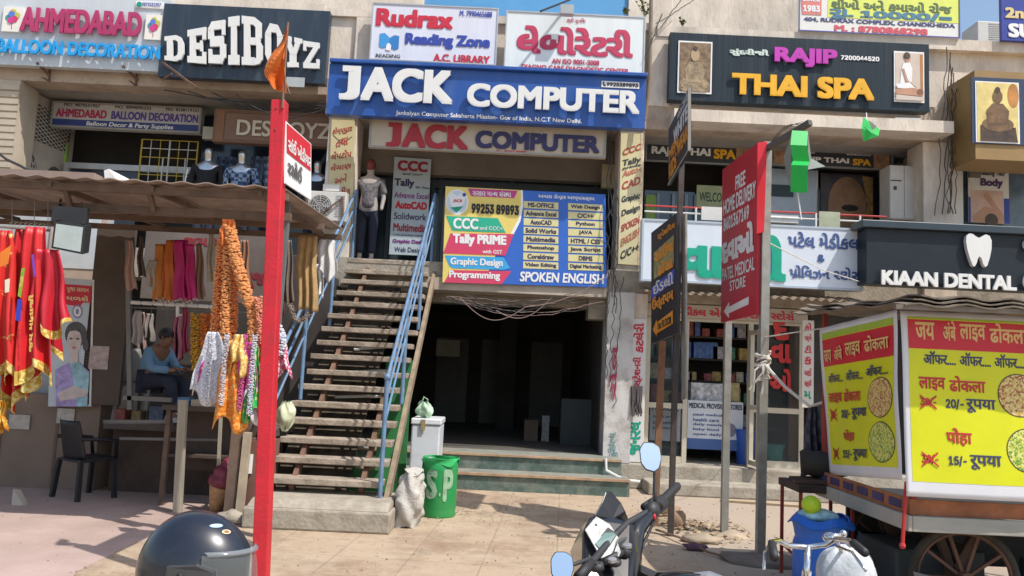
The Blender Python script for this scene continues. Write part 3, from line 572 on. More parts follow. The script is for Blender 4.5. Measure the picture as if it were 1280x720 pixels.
# --- painted pillar banners
cream = M('cream_cloth', (.62, .54, .3), .8, var=.1, scale=3, dirt=.3)
c = Q(414.5, 146, 443.5, 148, 440.5, 262, 410, 258, 11.95)
s = sign('narrow cream banner with red handwritten Gujarati on the pillar left of the stairs', c, .015, cream, name='pillar_banner', cat='banner')
HR = ink('hand_red', (.42, .06, .05))
for i, t_ in enumerate(['કોમ્પ્યુટર', 'તથા', 'લેપટોપ', 'વેચાણ', 'અને', 'રીપેરીંગ']):
    v0 = .09 + .135 * i; ww = .42 if len(t_) > 4 else .25
    T(s, t_, [bil(c, .48 - ww, v0 + .035), bil(c, .48 + ww, v0 - .02), bil(c, .48 + ww, v0 + .07), bil(c, .48 - ww, v0 + .125)], HR, .025, latin=False, ital=.15)
shape(s, c, [(.1, .2), (.5, .29), (.9, .2), (.9, .21), (.5, .3), (.1, .21)], BLK, .003)
c = Q(776, 164, 805, 166, 801, 332, 772.5, 330, 11.95)
s = sign('tall cream banner with handwritten CCC, Tally, CAD on the pillar right of the course flex', c, .015, M('cream_cloth2', (.66, .6, .36), .8, var=.08), name='pillar_banner', cat='banner')
HB = ink('hand_dark', (.03, .04, .05))
for t_, v0, v1, m_, dv in (('CCC', .11, .16, HR, .03), ('Tally', .20, .26, HB, .02), ('prime', .255, .28, HB, .02), ('Auto-', .275, .325, ink('hand_orange', (.5, .17, .1)), .03), ('CAD', .36, .42, HR, .03), ('Graphic', .475, .535, HB, .02), ('Design', .57, .63, HB, .03), ('SPOKEN', .67, .725, HR, .04), ('ENGLISH', .765, .825, ink('hand_orange', ()), .05), ('C/C++', .87, .93, HB, .04)):
    T(s, t_, [bil(c, .1, v0 + dv), bil(c, .9, v0 - dv), bil(c, .9, v1 - dv), bil(c, .1, v1 + dv)], m_, .035, ital=.1)
MB().slab(out(sub(c, .86, 0, .97, 1), .004), .003).build('red_scrawl', M('scrawl', (.62, .5, .35), .8, var=.5, scale=14), s)
# --- THAI SPA big
c = WR(838, 40, 1162, 140, 11.7)
s = sign('large dark signboard with purple RAJIP and amber THAI SPA raised letters', c, .16, M('dark_teal_acp', (.014, .025, .036), .45, spec=.3, var=.2, scale=1.2, dirt=.35, dcol=(.06, .065, .07), bump=.3, bscale=6, stretch=(5, 1, .12)))
TX(s, 'RAJIP', (967, 60, 1045, 87), 11.695, M('purple_letter', (.5, .04, .42), .4), bold=.052, ext=.02, off=.03, res=5); TX(s, 'THAI SPA', (914, 92, 1091, 127), 11.695, M('amber_letter', (.8, .42, .015), .4), bold=.05, ext=.02, off=.03, res=5)
TX(s, '7200044520', (1051, 69, 1099, 77), 11.695, W_, bold=.04)
TX(s, 'સુંદરીજી', (912, 60, 961, 72), 11.695, ink('pale_script', (.6, .7, .65)), bold=.05, latin=False)
def photo(s, q, Y, bgc, key, parts_):
    c_ = WR(*q, Y); p_ = MB().slab(out(c_, .012), .01).build('picture', W_, s)
    shape(p_, c_, [(.04, .03), (.96, .03), (.96, .97), (.04, .97)], bgc, .015)
    for i, (uv, m_) in enumerate(parts_): shape(p_, c_, uv, m_, .018 + .0025 * i)
bz = M('print_bronze', (.3, .22, .13), .5, var=.6, scale=14); bzd = M('print_bronze_dark', (.07, .04, .025), .5, var=.6, scale=10)
photo(s, (848, 51, 889, 118), 11.695, M('print_brown', (.2, .13, .07), .5, var=.7, scale=10), 'a', [(ell(.5, .82, .42, .14), bz), ([(.25, .8), (.2, .55), (.35, .4), (.65, .4), (.8, .55), (.75, .8)], bz), (ell(.5, .27, .13, .12), M('print_gold', (.42, .3, .18), .5, var=.2)), (ell(.5, .15, .07, .05), bzd), ([(.1, .92), (.9, .92), (.85, 1 - .03), (.15, .97)], bz)])
skn = M('print_skin', (.5, .27, .17), .5, var=.15)
photo(s, (1117, 64, 1155, 129), 11.695, M('print_cream', (.6, .5, .42), .5, var=.1), 'b', [([(.86, .05), (.96, .05), (.96, .8), (.88, .8)], M('print_orange', (.5, .2, .05), .5)), ([(.3, .25), (.5, .2), (.6, .35), (.58, .6), (.2, .65), (.22, .4)], W_), (ell(.45, .13, .1, .09), skn), (ell(.42, .09, .11, .07), bzd), ([(.25, .35), (.32, .35), (.45, .58), (.72, .7), (.68, .76), (.4, .66)], skn), ([(.05, .66), (.5, .62), (.7, .74), (.1, .74)], W_), ([(.05, .76), (.6, .72), (.95, .78), (.95, .88), (.05, .86)], skn), (ell(.84, .8, .11, .06), M('print_hair', (.25, .1, .05), .5)), ([(.04, .87), (.96, .9), (.96, .97), (.04, .97)], M('print_towel', (.6, .52, .45), .5))])
MB().bar(P(838, 128, 11.9) - Vector((0, 0, .03)), P(1150, 146, 11.9), .03).build('bracket', M('alu_frame', ()), s); MB().bar(P(1118, 149, 11.6), P(1150, 150, 11.6), .04).build('bracket', M('alu_frame', ()), s)
# --- Ahmedabad inner, DESIBOYZ inner
c = WR(66, 126, 250, 167, 12.75)
s = sign('white and navy inner board reading AHMEDABAD BALLOON DECORATION, below the beam', c, .12, M('board_grey', (.5, .49, .49), .5), frame=M('grey_trim', ()))
sh_ = [(0, .68), (1, .68), (1, .98), (0, .98)]; shape(s, c, sh_, ink('navy_band', (.03, .05, .2)), .004)
T(s, 'AHMEDABAD', sub(c, .03, .28, .37, .6), ink('crimson2', (.45, .03, .1)), .045, off=.006); T(s, 'BALLOON DECORATION', sub(c, .4, .28, .98, .6), ink('indigo', (.1, .06, .3)), .045, off=.006)
T(s, 'MO. 9879231957', sub(c, .08, .06, .32, .18), BLK, .02); T(s, 'MO. 9099090333', sub(c, .42, .06, .66, .18), BLK, .02); T(s, 'MO. 8238119163', sub(c, .76, .06, .98, .18), BLK, .02)
T(s, 'Balloon Decor & Party Supplies', sub(c, .24, .73, .82, .94), W_, .02, off=.007, ital=.15)
c = WR(269, 136, 413, 184, 12.25)
s = sign('brown wooden-look inner board with thin cream DESIBOYZ letters', c, .14, M('brown_board', (.2, .11, .065), .5, var=.15, stretch=(1, 1, 6)), frame=M('brown_trim', (.16, .075, .035), .5), fw=.05)
T(s, 'DESIBOYZ', sub(c, .2, .3, 1.0, .78), ink('cream_letter', (.62, .55, .42)), .02, off=.02, res=5, latin=False)
shape(s, c, [(.02, .04), (.09, .04), (.09, .96), (.02, .96)], M('brown_slat', (.22, .1, .04), .5), .014)
# --- spa inner boards
def spa(label, q, Y, px):
    c_ = WR(*q, Y); s_ = sign(label, c_, .1, M('charcoal_board', (.03, .033, .04), .4), frame=M('grey_trim2', (.22, .22, .22), .5), fw=.03)
    T(s_, 'RAJIP THAI', sub(c_, px[0], .42, px[1], .78), W_, .045); T(s_, 'SPA', sub(c_, px[1] + .03, .42, px[2], .78), YEL, .045)
    T(s_, '7200044520', sub(c_, px[0], .14, px[0] + .16, .24), W_, .02); T(s_, '8264622222', sub(c_, px[2] - .2, .14, px[2], .24), W_, .02); return s_, c_
s1, c1_ = spa('dark RAJIP THAI SPA board beside the pillar right of the course flex', (807, 168, 938, 208), 12.8, (.06, .62, .86))
shape(s1, c1_, [(.86, .06), (.99, .06), (.99, .94), (.86, .94)], M('print_skin2', (.35, .2, .12), .5, var=.5, scale=9), .014)
s2, c2_ = spa('dark RAJIP THAI SPA board with two small photos, behind the green paper kite', (964, 184, 1116, 214), 12.8, (.2, .64, .82))
for u in (.02, .84): shape(s2, c2_, [(u, .08), (u + .13, .08), (u + .13, .92), (u, .92)], M('print_skin2', ()), .014)
c = WR(871, 231, 913, 262, 13.12); s = sign('pale green WELCOME board on the spa glass', c, .01, M('welcome_green', (.4, .45, .25), .5), name='welcome_board'); T(s, 'WELCOME', sub(c, .08, .3, .98, .7), ink('dark_green', (.03, .08, .06)), .02)
# --- yellow earning sign & second floor sign
c = WR(999, -30, 1200, 48, 11.85)
s = sign('yellow and white hoarding about earning 10000, with 404 RUDRAX COMPLEX address, top right', c, .04, M('flex_white2', (.74, .74, .7), .45, var=.03), frame=ink('thin_blue', (.1, .1, .35)), fw=.015)
shape(s, c, [(.18, 0), (1, 0), (1, .73), (.18, .73)], ink('lemon', (.68, .75, .14)), .004); shape(s, c, [(.0, 0), (.14, 0), (.14, .7), (.02, .7)], ink('salmon', (.65, .2, .17)), .006)
T(s, 'Since', sub(c, .02, .36, .13, .46), W_, .03, off=.008); T(s, '1983', sub(c, .025, .53, .13, .65), W_, .05, off=.008)
T(s, [('શીખો',), (' ',), ('અને',), (' ',), ('કમાઓ',), (' ',), ('રોજ',)], sub(c, .2, .38, .95, .57), ink('ink_green', (.1, .16, .07)), .04, off=.007, latin=False)
T(s, 'રૂા.', sub(c, .19, .57, .34, .76), ink('ink_blue', (.07, .2, .3)), .05, off=.008, latin=False); T(s, '10000/=', sub(c, .38, .575, .95, .725), ink('ink_blue', ()), .05, off=.008)
T(s, '404, RUDRAX COMPLEX, CHANDKHEDA', sub(c, .03, .745, .97, .83), ink('ink_navy', (.05, .06, .18)), .045); T(s, 'M. : 8780868298', sub(c, .22, .86, .8, .975), ink('ink_red', (.62, .09, .12)), .05)
c = WR(1251, -12, 1330, 54, 11.8)
s = sign('deep blue sign with cream 2nd lettering, cut off by the top right corner', c, .06, M('deep_blue', (.03, .05, .3), .4)); TX(s, '2nd', (1256, 9, 1292, 24), 11.795, ink('cream_yellow', (.7, .55, .25)), bold=.05); TX(s, 'SUR', (1260, 29, 1312, 49), 11.795, W_, bold=.05)
# --- Buddha light box
a0 = P(1188, 96, 11.9); c = WR(1216, 92, 1330, 190, 11.3)
bx = MB(); z0, z1 = P(1200, 205, 11.6).z, P(1222, 88, 11.3).z; xa, xb = P(1218, 90, 11.3).x, 8.6
bx.hexa([(xa, 11.3, z0), (xb, 11.3, z0), (xb, 11.3, z1), (xa, 11.3, z1)], [(a0.x, 11.98, z0), (xb, 11.98, z0), (xb, 11.98, z1), (a0.x, 11.98, z1)])
s = bx.build('light_box', M('ochre_box', (.3, .19, .07), .5, var=.1)); tag(s, 'ochre projecting box sign with a golden seated statue picture, right edge', 'sign')
cb = WR(1214, 96, 1330, 184, 11.28); MB().slab(cb, .018).build('face_panel', M('navy_panel', (.03, .05, .1), .4), s)
cp = WR(1219, 101, 1275, 180, 11.27); p_ = MB().slab(cp, .008).build('picture', W_, s)
shape(p_, cp, [(.03, .02), (.97, .02), (.97, .98), (.03, .98)], M('print_glow', (.75, .6, .22), .5, var=.3, scale=3), .003); shape(p_, cp, ell(.86, .22, .13, .2), M('print_smoke', (.5, .22, .05), .5, var=.4, scale=4), .005)
for i, uv in enumerate(([(.1, .98), (.1, .72), (.9, .74), (.95, .98)], ell(.5, .7, .36, .12), [(.28, .7), (.24, .48), (.38, .36), (.62, .36), (.76, .48), (.72, .7)], ell(.5, .25, .11, .11), ell(.5, .14, .06, .05))): shape(p_, cp, uv, bzd if i in (0, 4) else M('print_bronze2', (.16, .09, .04), .5, var=.6, scale=10), .007 + .002 * i)
# --- body massage poster
c = WR(1210, 208, 1262, 280, 12.5); s = sign('white Relaxing Your Body massage poster beside the right-hand shop window', c, .02, M('print_towel2', (.68, .66, .64), .5), name='wall_poster', cat='poster')
T(s, 'Relaxing Your', sub(c, .28, .06, .92, .17), BLK, .02, ital=.2); T(s, 'Body', sub(c, .3, .2, .85, .38), ink('dark_violet', (.08, .03, .12)), .05)
shape(s, c, [(.05, .42), (.85, .42), (.85, 1), (.05, 1)], M('print_peach', (.58, .4, .33), .5, var=.2, scale=3), .004); shape(s, c, [(.1, .9), (.4, .7), (.6, .75), (.35, .5), (.45, .45), (.85, .85), (.85, 1), (.1, 1)], skn, .007); shape(s, c, ell(.55, .95, .16, .12), bzd, .01); shape(s, c, [(0, .55), (.05, .55), (.05, 1), (0, 1)], BLU, .006); shape(s, c, [(.87, .55), (1, .55), (1, 1), (.87, 1)], BLU, .006)
c = WR(1212, 206, 1236, 222, 12.45)
# --- DAVAO medical sign
c = WR(803, 273, 1079, 364, 11.5)
s = sign('white lit-box sign with huge green Gujarati word and navy Patel Medical lines', c, .18, M('flex_cool_white', (.62, .68, .76), .4, var=.04), frame=ink('pale_frame', (.4, .47, .55)), fw=.03)
TX(s, 'દવાઓ', (818, 287, 982, 353), 11.495, M('green_letter', (.0, .34, .22), .45), bold=.055, ext=.012, latin=False, res=6)
NB = ink('navy2', (.05, .09, .26))
TX(s, 'પટેલ મેડીકલ', (985, 289, 1074, 313), 11.495, NB, bold=.03, latin=False, res=4); TX(s, '&', (1022, 318, 1031, 328), 11.495, NB, bold=.04)
T(s, [('પ્રો' if False else 'પો', 'rakar'), ('િવઝન',), (' ',), ('સ', 'half'), ('ટો',), ('સ', 'reph')], WR(987, 331, 1078, 352, 11.495), NB, bold=.03, latin=False, res=4)
# --- Kiaan dental
c = WR(1083, 285, 1330, 366, 11.2)
s = sign('black box sign with raised white KIAAN DENTAL letters and a tooth', c, .3, M('black_acp', (.014, .021, .03), .45, var=.1, spec=.3, dirt=.3, dcol=(.05, .055, .06)))
cl = WR(1078, 274, 1330, 290, 11.12); MB().box(cl[0].x, cl[1].x, 11.12, 11.5, c[0].z + .002, cl[0].z).build('top_lip', M('black_lip', (.03, .045, .06), .3), s, bevel=.01)
TX(s, 'KIAAN DENTAL', (1099, 338, 1267, 364), 11.195, ltr, bold=.05, ext=.025, off=.05, res=5); TX(s, 'CLINIC', (1275, 342, 1345, 366), 11.195, ltr, bold=.05, ext=.025, off=.05, res=5)
ct_ = WR(1204, 292, 1236.5, 335, 11.195); n = nrm(ct_)
tooth = [(.0, .25), (.02, .1), (.12, .02), (.25, .02), (.4, .1), (.52, .14), (.64, .08), (.78, .02), (.92, .06), (1, .2), (.99, .45), (.92, .7), (.82, .95), (.74, 1), (.66, .92), (.6, .75), (.52, .68), (.46, .74), (.4, .9), (.32, 1), (.24, .96), (.14, .75), (.05, .5)]
MB().hexa([bil(ct_, u, v) + n * .07 for u, v in tooth], [bil(ct_, u, v) + n * .003 for u, v in tooth]).build('tooth_emblem', ltr, s)
sw = WR(1277, 297, 1300, 316, 11.195); MB().hexa([bil(sw, u, v) + n * .06 for u, v in ell(.5, .5, .5, .5, 16)], [bil(sw, u, v) + n * .003 for u, v in ell(.5, .5, .5, .5, 16)]).build('round_emblem', ltr, s)
# --- band above the medical shop and its painted words
c = WR(806, 378, 1010, 404, 12.08)
s = sign('narrow beige band with red Gujarati words over the medical shop door', c, .06, M('beige_band', (.48, .42, .36), .6, var=.08))
T(s, [('મેડીકલ',), (' ',), ('એ',), ('ન', 'half'), ('ડ',), (' ',), ('પોિવઝન',), (' ',), ('સ', 'half'), ('ટો',), ('સ', 'reph')], sub(c, .2, .15, .92, .85), RED, .035, latin=False)
gp_ = WR(962, 400, 990, 490, 12.16); wd = T(None, 'ઓ', sub(gp_, .05, .68, 1.0, 1), M('red_vinyl', (.6, .03, .03), .5), .05, latin=False, name='window_lettering'); tag(wd, 'lowest big red Gujarati letter stuck on the medical shop glass', 'lettering')
wd = T(None, 'દ', sub(gp_, .15, .0, .85, .28), M('red_vinyl', ()), .05, latin=False, name='window_lettering'); tag(wd, 'topmost big red Gujarati letter stuck on the medical shop glass', 'lettering')
wd = T(None, 'વા', sub(gp_, .05, .33, .95, .6), M('red_vinyl', ()), .05, latin=False, name='window_lettering'); tag(wd, 'middle pair of red Gujarati letters stuck on the medical shop glass', 'lettering')
c = WR(1003, 400, 1017, 510, 11.8)
s = sign('narrow upright white sign with stacked red Gujarati letters beside the medical shop glass', c, .03, M('upright_white', (.6, .56, .5), .6, var=.06), name='upright_sign')
for i, t_ in enumerate(['કો', 'સ્મે', 'ટી', 'ક', 'આઈ', 'સ્ક્રી', 'મ']): T(s, t_, sub(c, .2, .03 + .13 * i, .8, .12 + .13 * i), RED if i < 6 else GRN, .03, latin=False)
c = WR(788, 398, 803, 578, 11.93)
s = sign('narrow upright white sign with sideways red and green Gujarati on the stained white pier', c, .02, M('upright_white2', (.62, .62, .6), .6, var=.06), name='upright_sign')
def side(s, t_, v0, v1, m_): T(s, t_, [bil(c, .2, v1), bil(c, .2, v0), bil(c, .85, v0), bil(c, .85, v1)], m_, .035, latin=False)
side(s, 'કટલેરી', .03, .24, RED); side(s, 'સ્ટેશનરી', .27, .48, RED); side(s, 'જનરલ', .72, .95, GRN)
mp = MB()
for i in range(26): a_ = P(789 + i * .55, 482 + rnd.random() * 2, 11.85 + .02 * math.sin(i * 2)); mp.tube([a_, a_ + Vector((rnd.uniform(-.02, .02), rnd.uniform(-.03, 0), -.2)), a_ + Vector((rnd.uniform(-.04, .04), rnd.uniform(-.03, 0), -.38 - rnd.random() * .06))], .009, 5)
tag(mp.build('rag_mop', M('mop_grey', (.12, .1, .1), .95, var=.3)), 'grey rag mop head hanging on the narrow upright sign', 'mop')
for q_, m_ in (((763, 430, 770, 500), M('paint_crimson', (.4, .05, .1), .8)), ((762, 540, 772, 575), M('paint_teal', (.15, .28, .28), .8))):
    o = T(None, 'સેલ' if m_.name == 'paint_crimson' else 'દુકાન', [WR(*q_, 11.84)[i] for i in (3, 0, 1, 2)], m_, .02, latin=False, name='painted_lettering'); tag(o, 'faded %s sideways lettering painted on the stained white pier' % ('crimson' if m_.name == 'paint_crimson' else 'teal'), 'lettering')
# ================================================================ staircase
st = empty('staircase', (-1.85, 8.3, 0), 'open steel staircase with worn treads and blue pipe rails up to the first floor', 'staircase')
SX0, SX1 = -2.46, -1.24
trm = M('worn_tread', (.34, .28, .22), .9, var=.35, scale=6, bump=.5, dirt=.9, dcol=(.16, .12, .09), dscale=4)
def sy(i): return 8.35 + .24 * i
def sz(i): return .42 + .185 * i
MB().box(-2.48, -1.06, 7.85, 8.75, 0, .2).hexa([(-2.46, 7.87, .2), (-1.08, 7.87, .2), (-1.1, 8.0, .27), (-2.44, 8.0, .27)], [(-2.46, 8.74, .2), (-1.08, 8.74, .2), (-1.1, 8.7, .27), (-2.44, 8.7, .27)]).build('footing', conc, st, bevel=.02)
for i in range(16):
    m = MB(); dz = rnd.uniform(-.006, .006); xo = rnd.uniform(-.03, .02)
    m.box(SX0 + xo - (.1 if i < 2 else 0), SX1 + rnd.uniform(-.01, .02), sy(i), sy(i) + .27, sz(i) - .065 + dz, sz(i) + dz)
    m.build('step', trm, st, bevel=.008)
sg = MB()
for x in (SX0 + .28, SX1 - .22):
    sg.bar((x, sy(0) + .1, sz(0) - .12), (x, sy(15), sz(15) - .16), .05, .09)
    for i in range(16): sg.bar((x, sy(i) + .16, sz(i) - .2), (x, sy(i) + .16, sz(i) - .046), .04)
sg.build('stringer', rust, st)
MB().hexa([(SX0 + .02, sy(0) + .25, .22), (SX1 - .42, sy(0) + .25, .22), (SX1 - .42, sy(15) + .1, sz(15) - .3), (SX0 + .02, sy(15) + .1, sz(15) - .3)], [(SX0 + .02, sy(0) + .27, .2), (SX1 - .42, sy(0) + .27, .2), (SX1 - .42, sy(15) + .12, sz(15) - .32), (SX0 + .02, sy(15) + .12, sz(15) - .32)]).build('gap_shade_sheet', M('gap_shade', (.075, .06, .045), .9, var=.6, scale=6), st)  # added dark sheet, its colour stands in for shade between the treads
MB().bar((SX1 + .06, sy(0) - .1, sz(0) - .3), (SX1 + .06, sy(15) + .1, sz(15) - .15), .05, .13).build('side_stringer', M('tan_flaking', (.25, .19, .13), .85, var=.3, scale=7, dirt=.7, dscale=5), st)
MB().box(SX0, SX1 + .1, sy(15) + .271, 13.0, 3.205, 3.23).build('landing', trm, st)
blue = M('blue_pipe', (.12, .22, .36), .55, var=.2, scale=9, dirt=.45, dcol=(.2, .14, .1), dscale=7)
for x, top in ((SX0 + .02, 1.05), (SX1 + .0, 1.05)):
    r = MB(); a_ = Vector((x, sy(0) - .05, sz(0))); b_ = Vector((x, sy(15) + .05, sz(15)))
    for h in (top, .82, .58): r.tube([a_ + Vector((0, 0, h)), b_ + Vector((0, 0, h))], .02 if h == top else .014, 8)
    for k in (0, .34, .68, 1): p = a_.lerp(b_, k); r.tube([p - Vector((0, 0, .2)), p + Vector((0, 0, top))], .024, 8)
    r.ball(a_ + Vector((0, 0, top + .02)), .04, 10)
    r.build('railing', blue, st, smooth=True, angle=50)
# green sheets and debris stacked under the stair
for i, (x0, x1, y, z0, z1) in enumerate(((SX1 - .42, SX1 - .06, 10.9, .0, 1.75), (SX1 - .36, SX1 - .07, 10.2, .0, 1.3), (SX0 + .3, SX1 - .5, 9.6, .0, .78), (SX0 + .25, SX1 - .1, 9.0, .0, .5))):
    m = MB(); m.slab([Vector((x0, y + .02, z1)), Vector((x1, y, z1 - .05)), Vector((x1, y - .05, z0)), Vector((x0, y - .05, z0))], .02)
    tag(m.build('green_panel', M('green_sheet', (.03, .2, .06), .6, var=.3, dirt=.6)), 'faded green sheet leaning among others under the open stair', 'panel', 'green sheets under the stair')
for i in range(5): m = MB().tube([Vector((SX0 + .2 + rnd.random() * .3, 9.4 + i * .4, .9 + i * .3)), Vector((SX1 - .3, 9.5 + i * .4, .93 + i * .3 + rnd.uniform(-.05, .05)))], .02, 6); tag(m.build('plastic_pipe', whitep), 'dusty white plastic pipe stored across the stair frame', 'pipe', 'pipes stored under the stair')
# freezer, bag on it, drum, sack
fz = empty('chest_freezer', (-1.08, 10.3, 0), 'white chest freezer standing behind the green drum beside the stairs', 'freezer')
fx0, fx1 = P(514, 540, 10.0).x, P(550, 540, 10.0).x
MB().box(fx0, fx1, 10.0, 10.6, .03, .9).build('body', M('freezer_white', (.62, .66, .7), .4, var=.06, dirt=.3, dscale=4), fz, bevel=.02)
MB().box(fx0 - .01, fx1 + .012, 9.985, 10.61, .905, .98).build('lid', M('freezer_lid', (.66, .68, .7), .4, dirt=.3), fz, bevel=.015)
MB().box(fx0 + .12, fx0 + .17, 9.965, 9.984, .84, .97).build('hasp', M('brass_hasp', (.4, .3, .15), .5, metal=.5), fz)
for o, l_ in ((0, 0),):
    bg_ = MB(); b0 = Vector((fx0 + .12, 10.12, 1.07))
    bg_.grid(lambda u, v: b0 + Vector(((.1 * math.sin(.3 + v * 2.6) + .02 * math.sin(u * 31 + v * 7)) * math.cos(u * 6.283) + .03 * v, (.08 * math.sin(.3 + v * 2.6) + .014 * math.sin(u * 25)) * math.sin(u * 6.283), .1 - .19 * v + .02 * math.sin(u * 19))), 36, 14).tube([b0 + Vector((-.03, 0, .08)), b0 + Vector((.0, 0, .17)), b0 + Vector((.05, 0, .14)), b0 + Vector((.04, 0, .06))], .008, 6)
    tag(bg_.build('carry_bag', M('bag_green_white', (.35, .5, .35), .5, var=.7, scale=18), solid=.003), 'crumpled green and white carry bag on the freezer lid', 'bag')
dp = Vector((-.70, 9.0, 0)); dr = empty('plastic_drum', dp, 'green plastic drum with S.P daubed in white paint, beside the stair foot', 'drum')
MB().lathe([(.19, .0), (.2, .02), (.19, .06), (.2, .1), (.195, .4), (.2, .5), (.195, .58), (.175, .6), (.17, .3)], dp, 28).build('body', M('drum_green', (.012, .27, .07), .4, var=.12, dirt=.3, dscale=4), dr, smooth=True, angle=50)
rg = MB(); rg.grid(lambda u, v: dp + Vector(((.2 + .012 * math.sin(v * 3 + u * 20)) * math.cos(u * 6.283), (.2 + .012 * math.sin(v * 3 + u * 20)) * math.sin(u * 6.283), .63 - v * (.06 + .025 * math.sin(u * 31) + .03 * math.sin(u * 11)))), 60, 4); rg.build('rim_cloth', M('green_rag', (.02, .33, .09), .8, var=.3), dr, solid=.006)
def on_cyl(s, a0, a1, z0, z1, mat, r, bold):
    vs, fs = raw_text(s, False, False, 3); x0 = min(v.x for v in vs); x1 = max(v.x for v in vs); y0 = min(v.y for v in vs); y1 = max(v.y for v in vs); V = []; Fc = []
    for i in range(6):
        dx, dy = bold * math.cos(i * 1.047), bold * math.sin(i * 1.047); k = len(V)
        for v in vs:
            a_ = a0 + (a1 - a0) * (v.x + dx - x0) / (x1 - x0); V.append(dp + Vector(((r + i * .0004) * math.sin(a_), -(r + i * .0004) * math.cos(a_), z0 + (z1 - z0) * (v.y + dy - y0) / (y1 - y0))))
        Fc += [tuple(j + k for j in f) for f in fs]
    me = bpy.data.meshes.new('l'); me.from_pydata(V, [], Fc); link('lettering', me, mat, dr)
on_cyl('S', -.62, -.08, .22, .5, M('faded_white', (.26, .42, .27), .8, var=.3, scale=12), .203, .05); on_cyl('.', .1, .17, .24, .27, M('faded_white', ()), .203, .02); on_cyl('P', .35, .85, .2, .5, M('faded_white', ()), .203, .05)
sk = MB(); sp0 = G(506, 657)
sk.grid(lambda u, v: sp0 + Vector(((.13 + .045 * math.sin(v * 3.1) - .06 * v + .022 * math.sin(u * 25 + v * 9) + .015 * math.sin(u * 44 - v * 17)) * math.cos(u * 6.283) + .06 * v, (.15 + .05 * math.sin(v * 3.1) - .04 * v + .02 * math.sin(u * 31 + v * 12)) * math.sin(u * 6.283), .54 * v + .015 * math.sin(u * 18 + v * 20))), 48, 26)
sk.grid(lambda u, v: sp0 + Vector(((.1 * (1 - v) + .0) * math.cos(u * 6.283) + .06, (.12 * (1 - v)) * math.sin(u * 6.283), .54 + .05 * v + .03 * math.sin(u * 14) * (1 - v))), 24, 4)
tag(sk.build('woven_sack', M('sack_white', (.46, .44, .4), .8, var=.12, scale=9, bump=.5, bscale=40, dirt=.35, dscale=4), smooth=True), 'full crumpled white sack leaning at the stair foot by the drum', 'sack')

# ================================================================ air conditioner, mannequins, rack (upper left)
ac = empty('air_conditioner_unit', P(408, 275, 11.6), 'white outdoor air conditioner unit on the wall between the stall roof and the stairs', 'air conditioner')
c = WR(384, 238, 431, 277, 11.6); MB().slab(c, .3).build('casing', M('ac_cream', (.6, .58, .54), .5, var=.06, dirt=.3), ac, bevel=.01)
def fan_grille(parent, c, cu, cv, R):
    n = nrm(c); L, H = (c[1] - c[0]).length, (c[3] - c[0]).length; o_ = bil(c, cu, cv); ux, uz = (c[1] - c[0]).normalized(), (c[0] - c[3]).normalized()
    pt = lambda r, t, d: o_ + (ux * math.cos(t) + uz * math.sin(t)) * r + n * d
    MB().hexa([pt(R, 6.283 * i / 28, .004) for i in range(28)], [pt(R, 6.283 * i / 28, .001) for i in range(28)]).build('fan_opening', M('fan_dark', (.08, .08, .08), .6), parent)
    f_ = MB()
    for k in range(3):
        t = k * 2.094; f_.hexa([pt(.03, t, .012), pt(R * .9, t - .2, .018), pt(R * .92, t + .45, .008), pt(.04, t + .9, .008)], [pt(.03, t, .008), pt(R * .9, t - .2, .012), pt(R * .92, t + .45, .006), pt(.04, t + .9, .005)])
    f_.build('fan_blade', M('fan_grey', (.25, .25, .25), .5), parent)
    g_ = MB()
    for r in (.3, .5, .7, .88, 1): g_.tube([pt(R * r, 6.283 * i / 24, .03) for i in range(25)], .004, 4)
    for k in range(8): g_.tube([pt(.01, k * .785, .032), pt(R, k * .785, .032)], .004, 4)
    g_.build('grille', M('ac_cream', ()), parent)
fan_grille(ac, c, .36, .52, .17)
lv = MB()
for i in range(9): lv.slab(out(sub(c, .74, .12 + .085 * i, .97, .16 + .085 * i), .006), .005)
lv.build('louvre', M('louvre_grey', (.4, .39, .37), .6), ac)
fb = MB()
for x in (384, 428): fb.bar(P(x, 286, 11.58), P(x, 246, 11.58), .03).bar(P(x, 279, 11.6), P(x, 279, 11.95), .03)
fb.bar(P(380, 281, 11.58), P(433, 283, 11.58), .03).bar(P(388, 278, 11.56), P(427, 248, 11.56), .02); fb.build('bracket', rust, ac)
tb = board('tile_stack', WR(404, 230, 424, 239, 11.7), .16, M('paper_white', (.6, .58, .55), .8, var=.1)); tag(tb, 'small pale stack of papers on top of the outdoor air conditioner', 'papers')

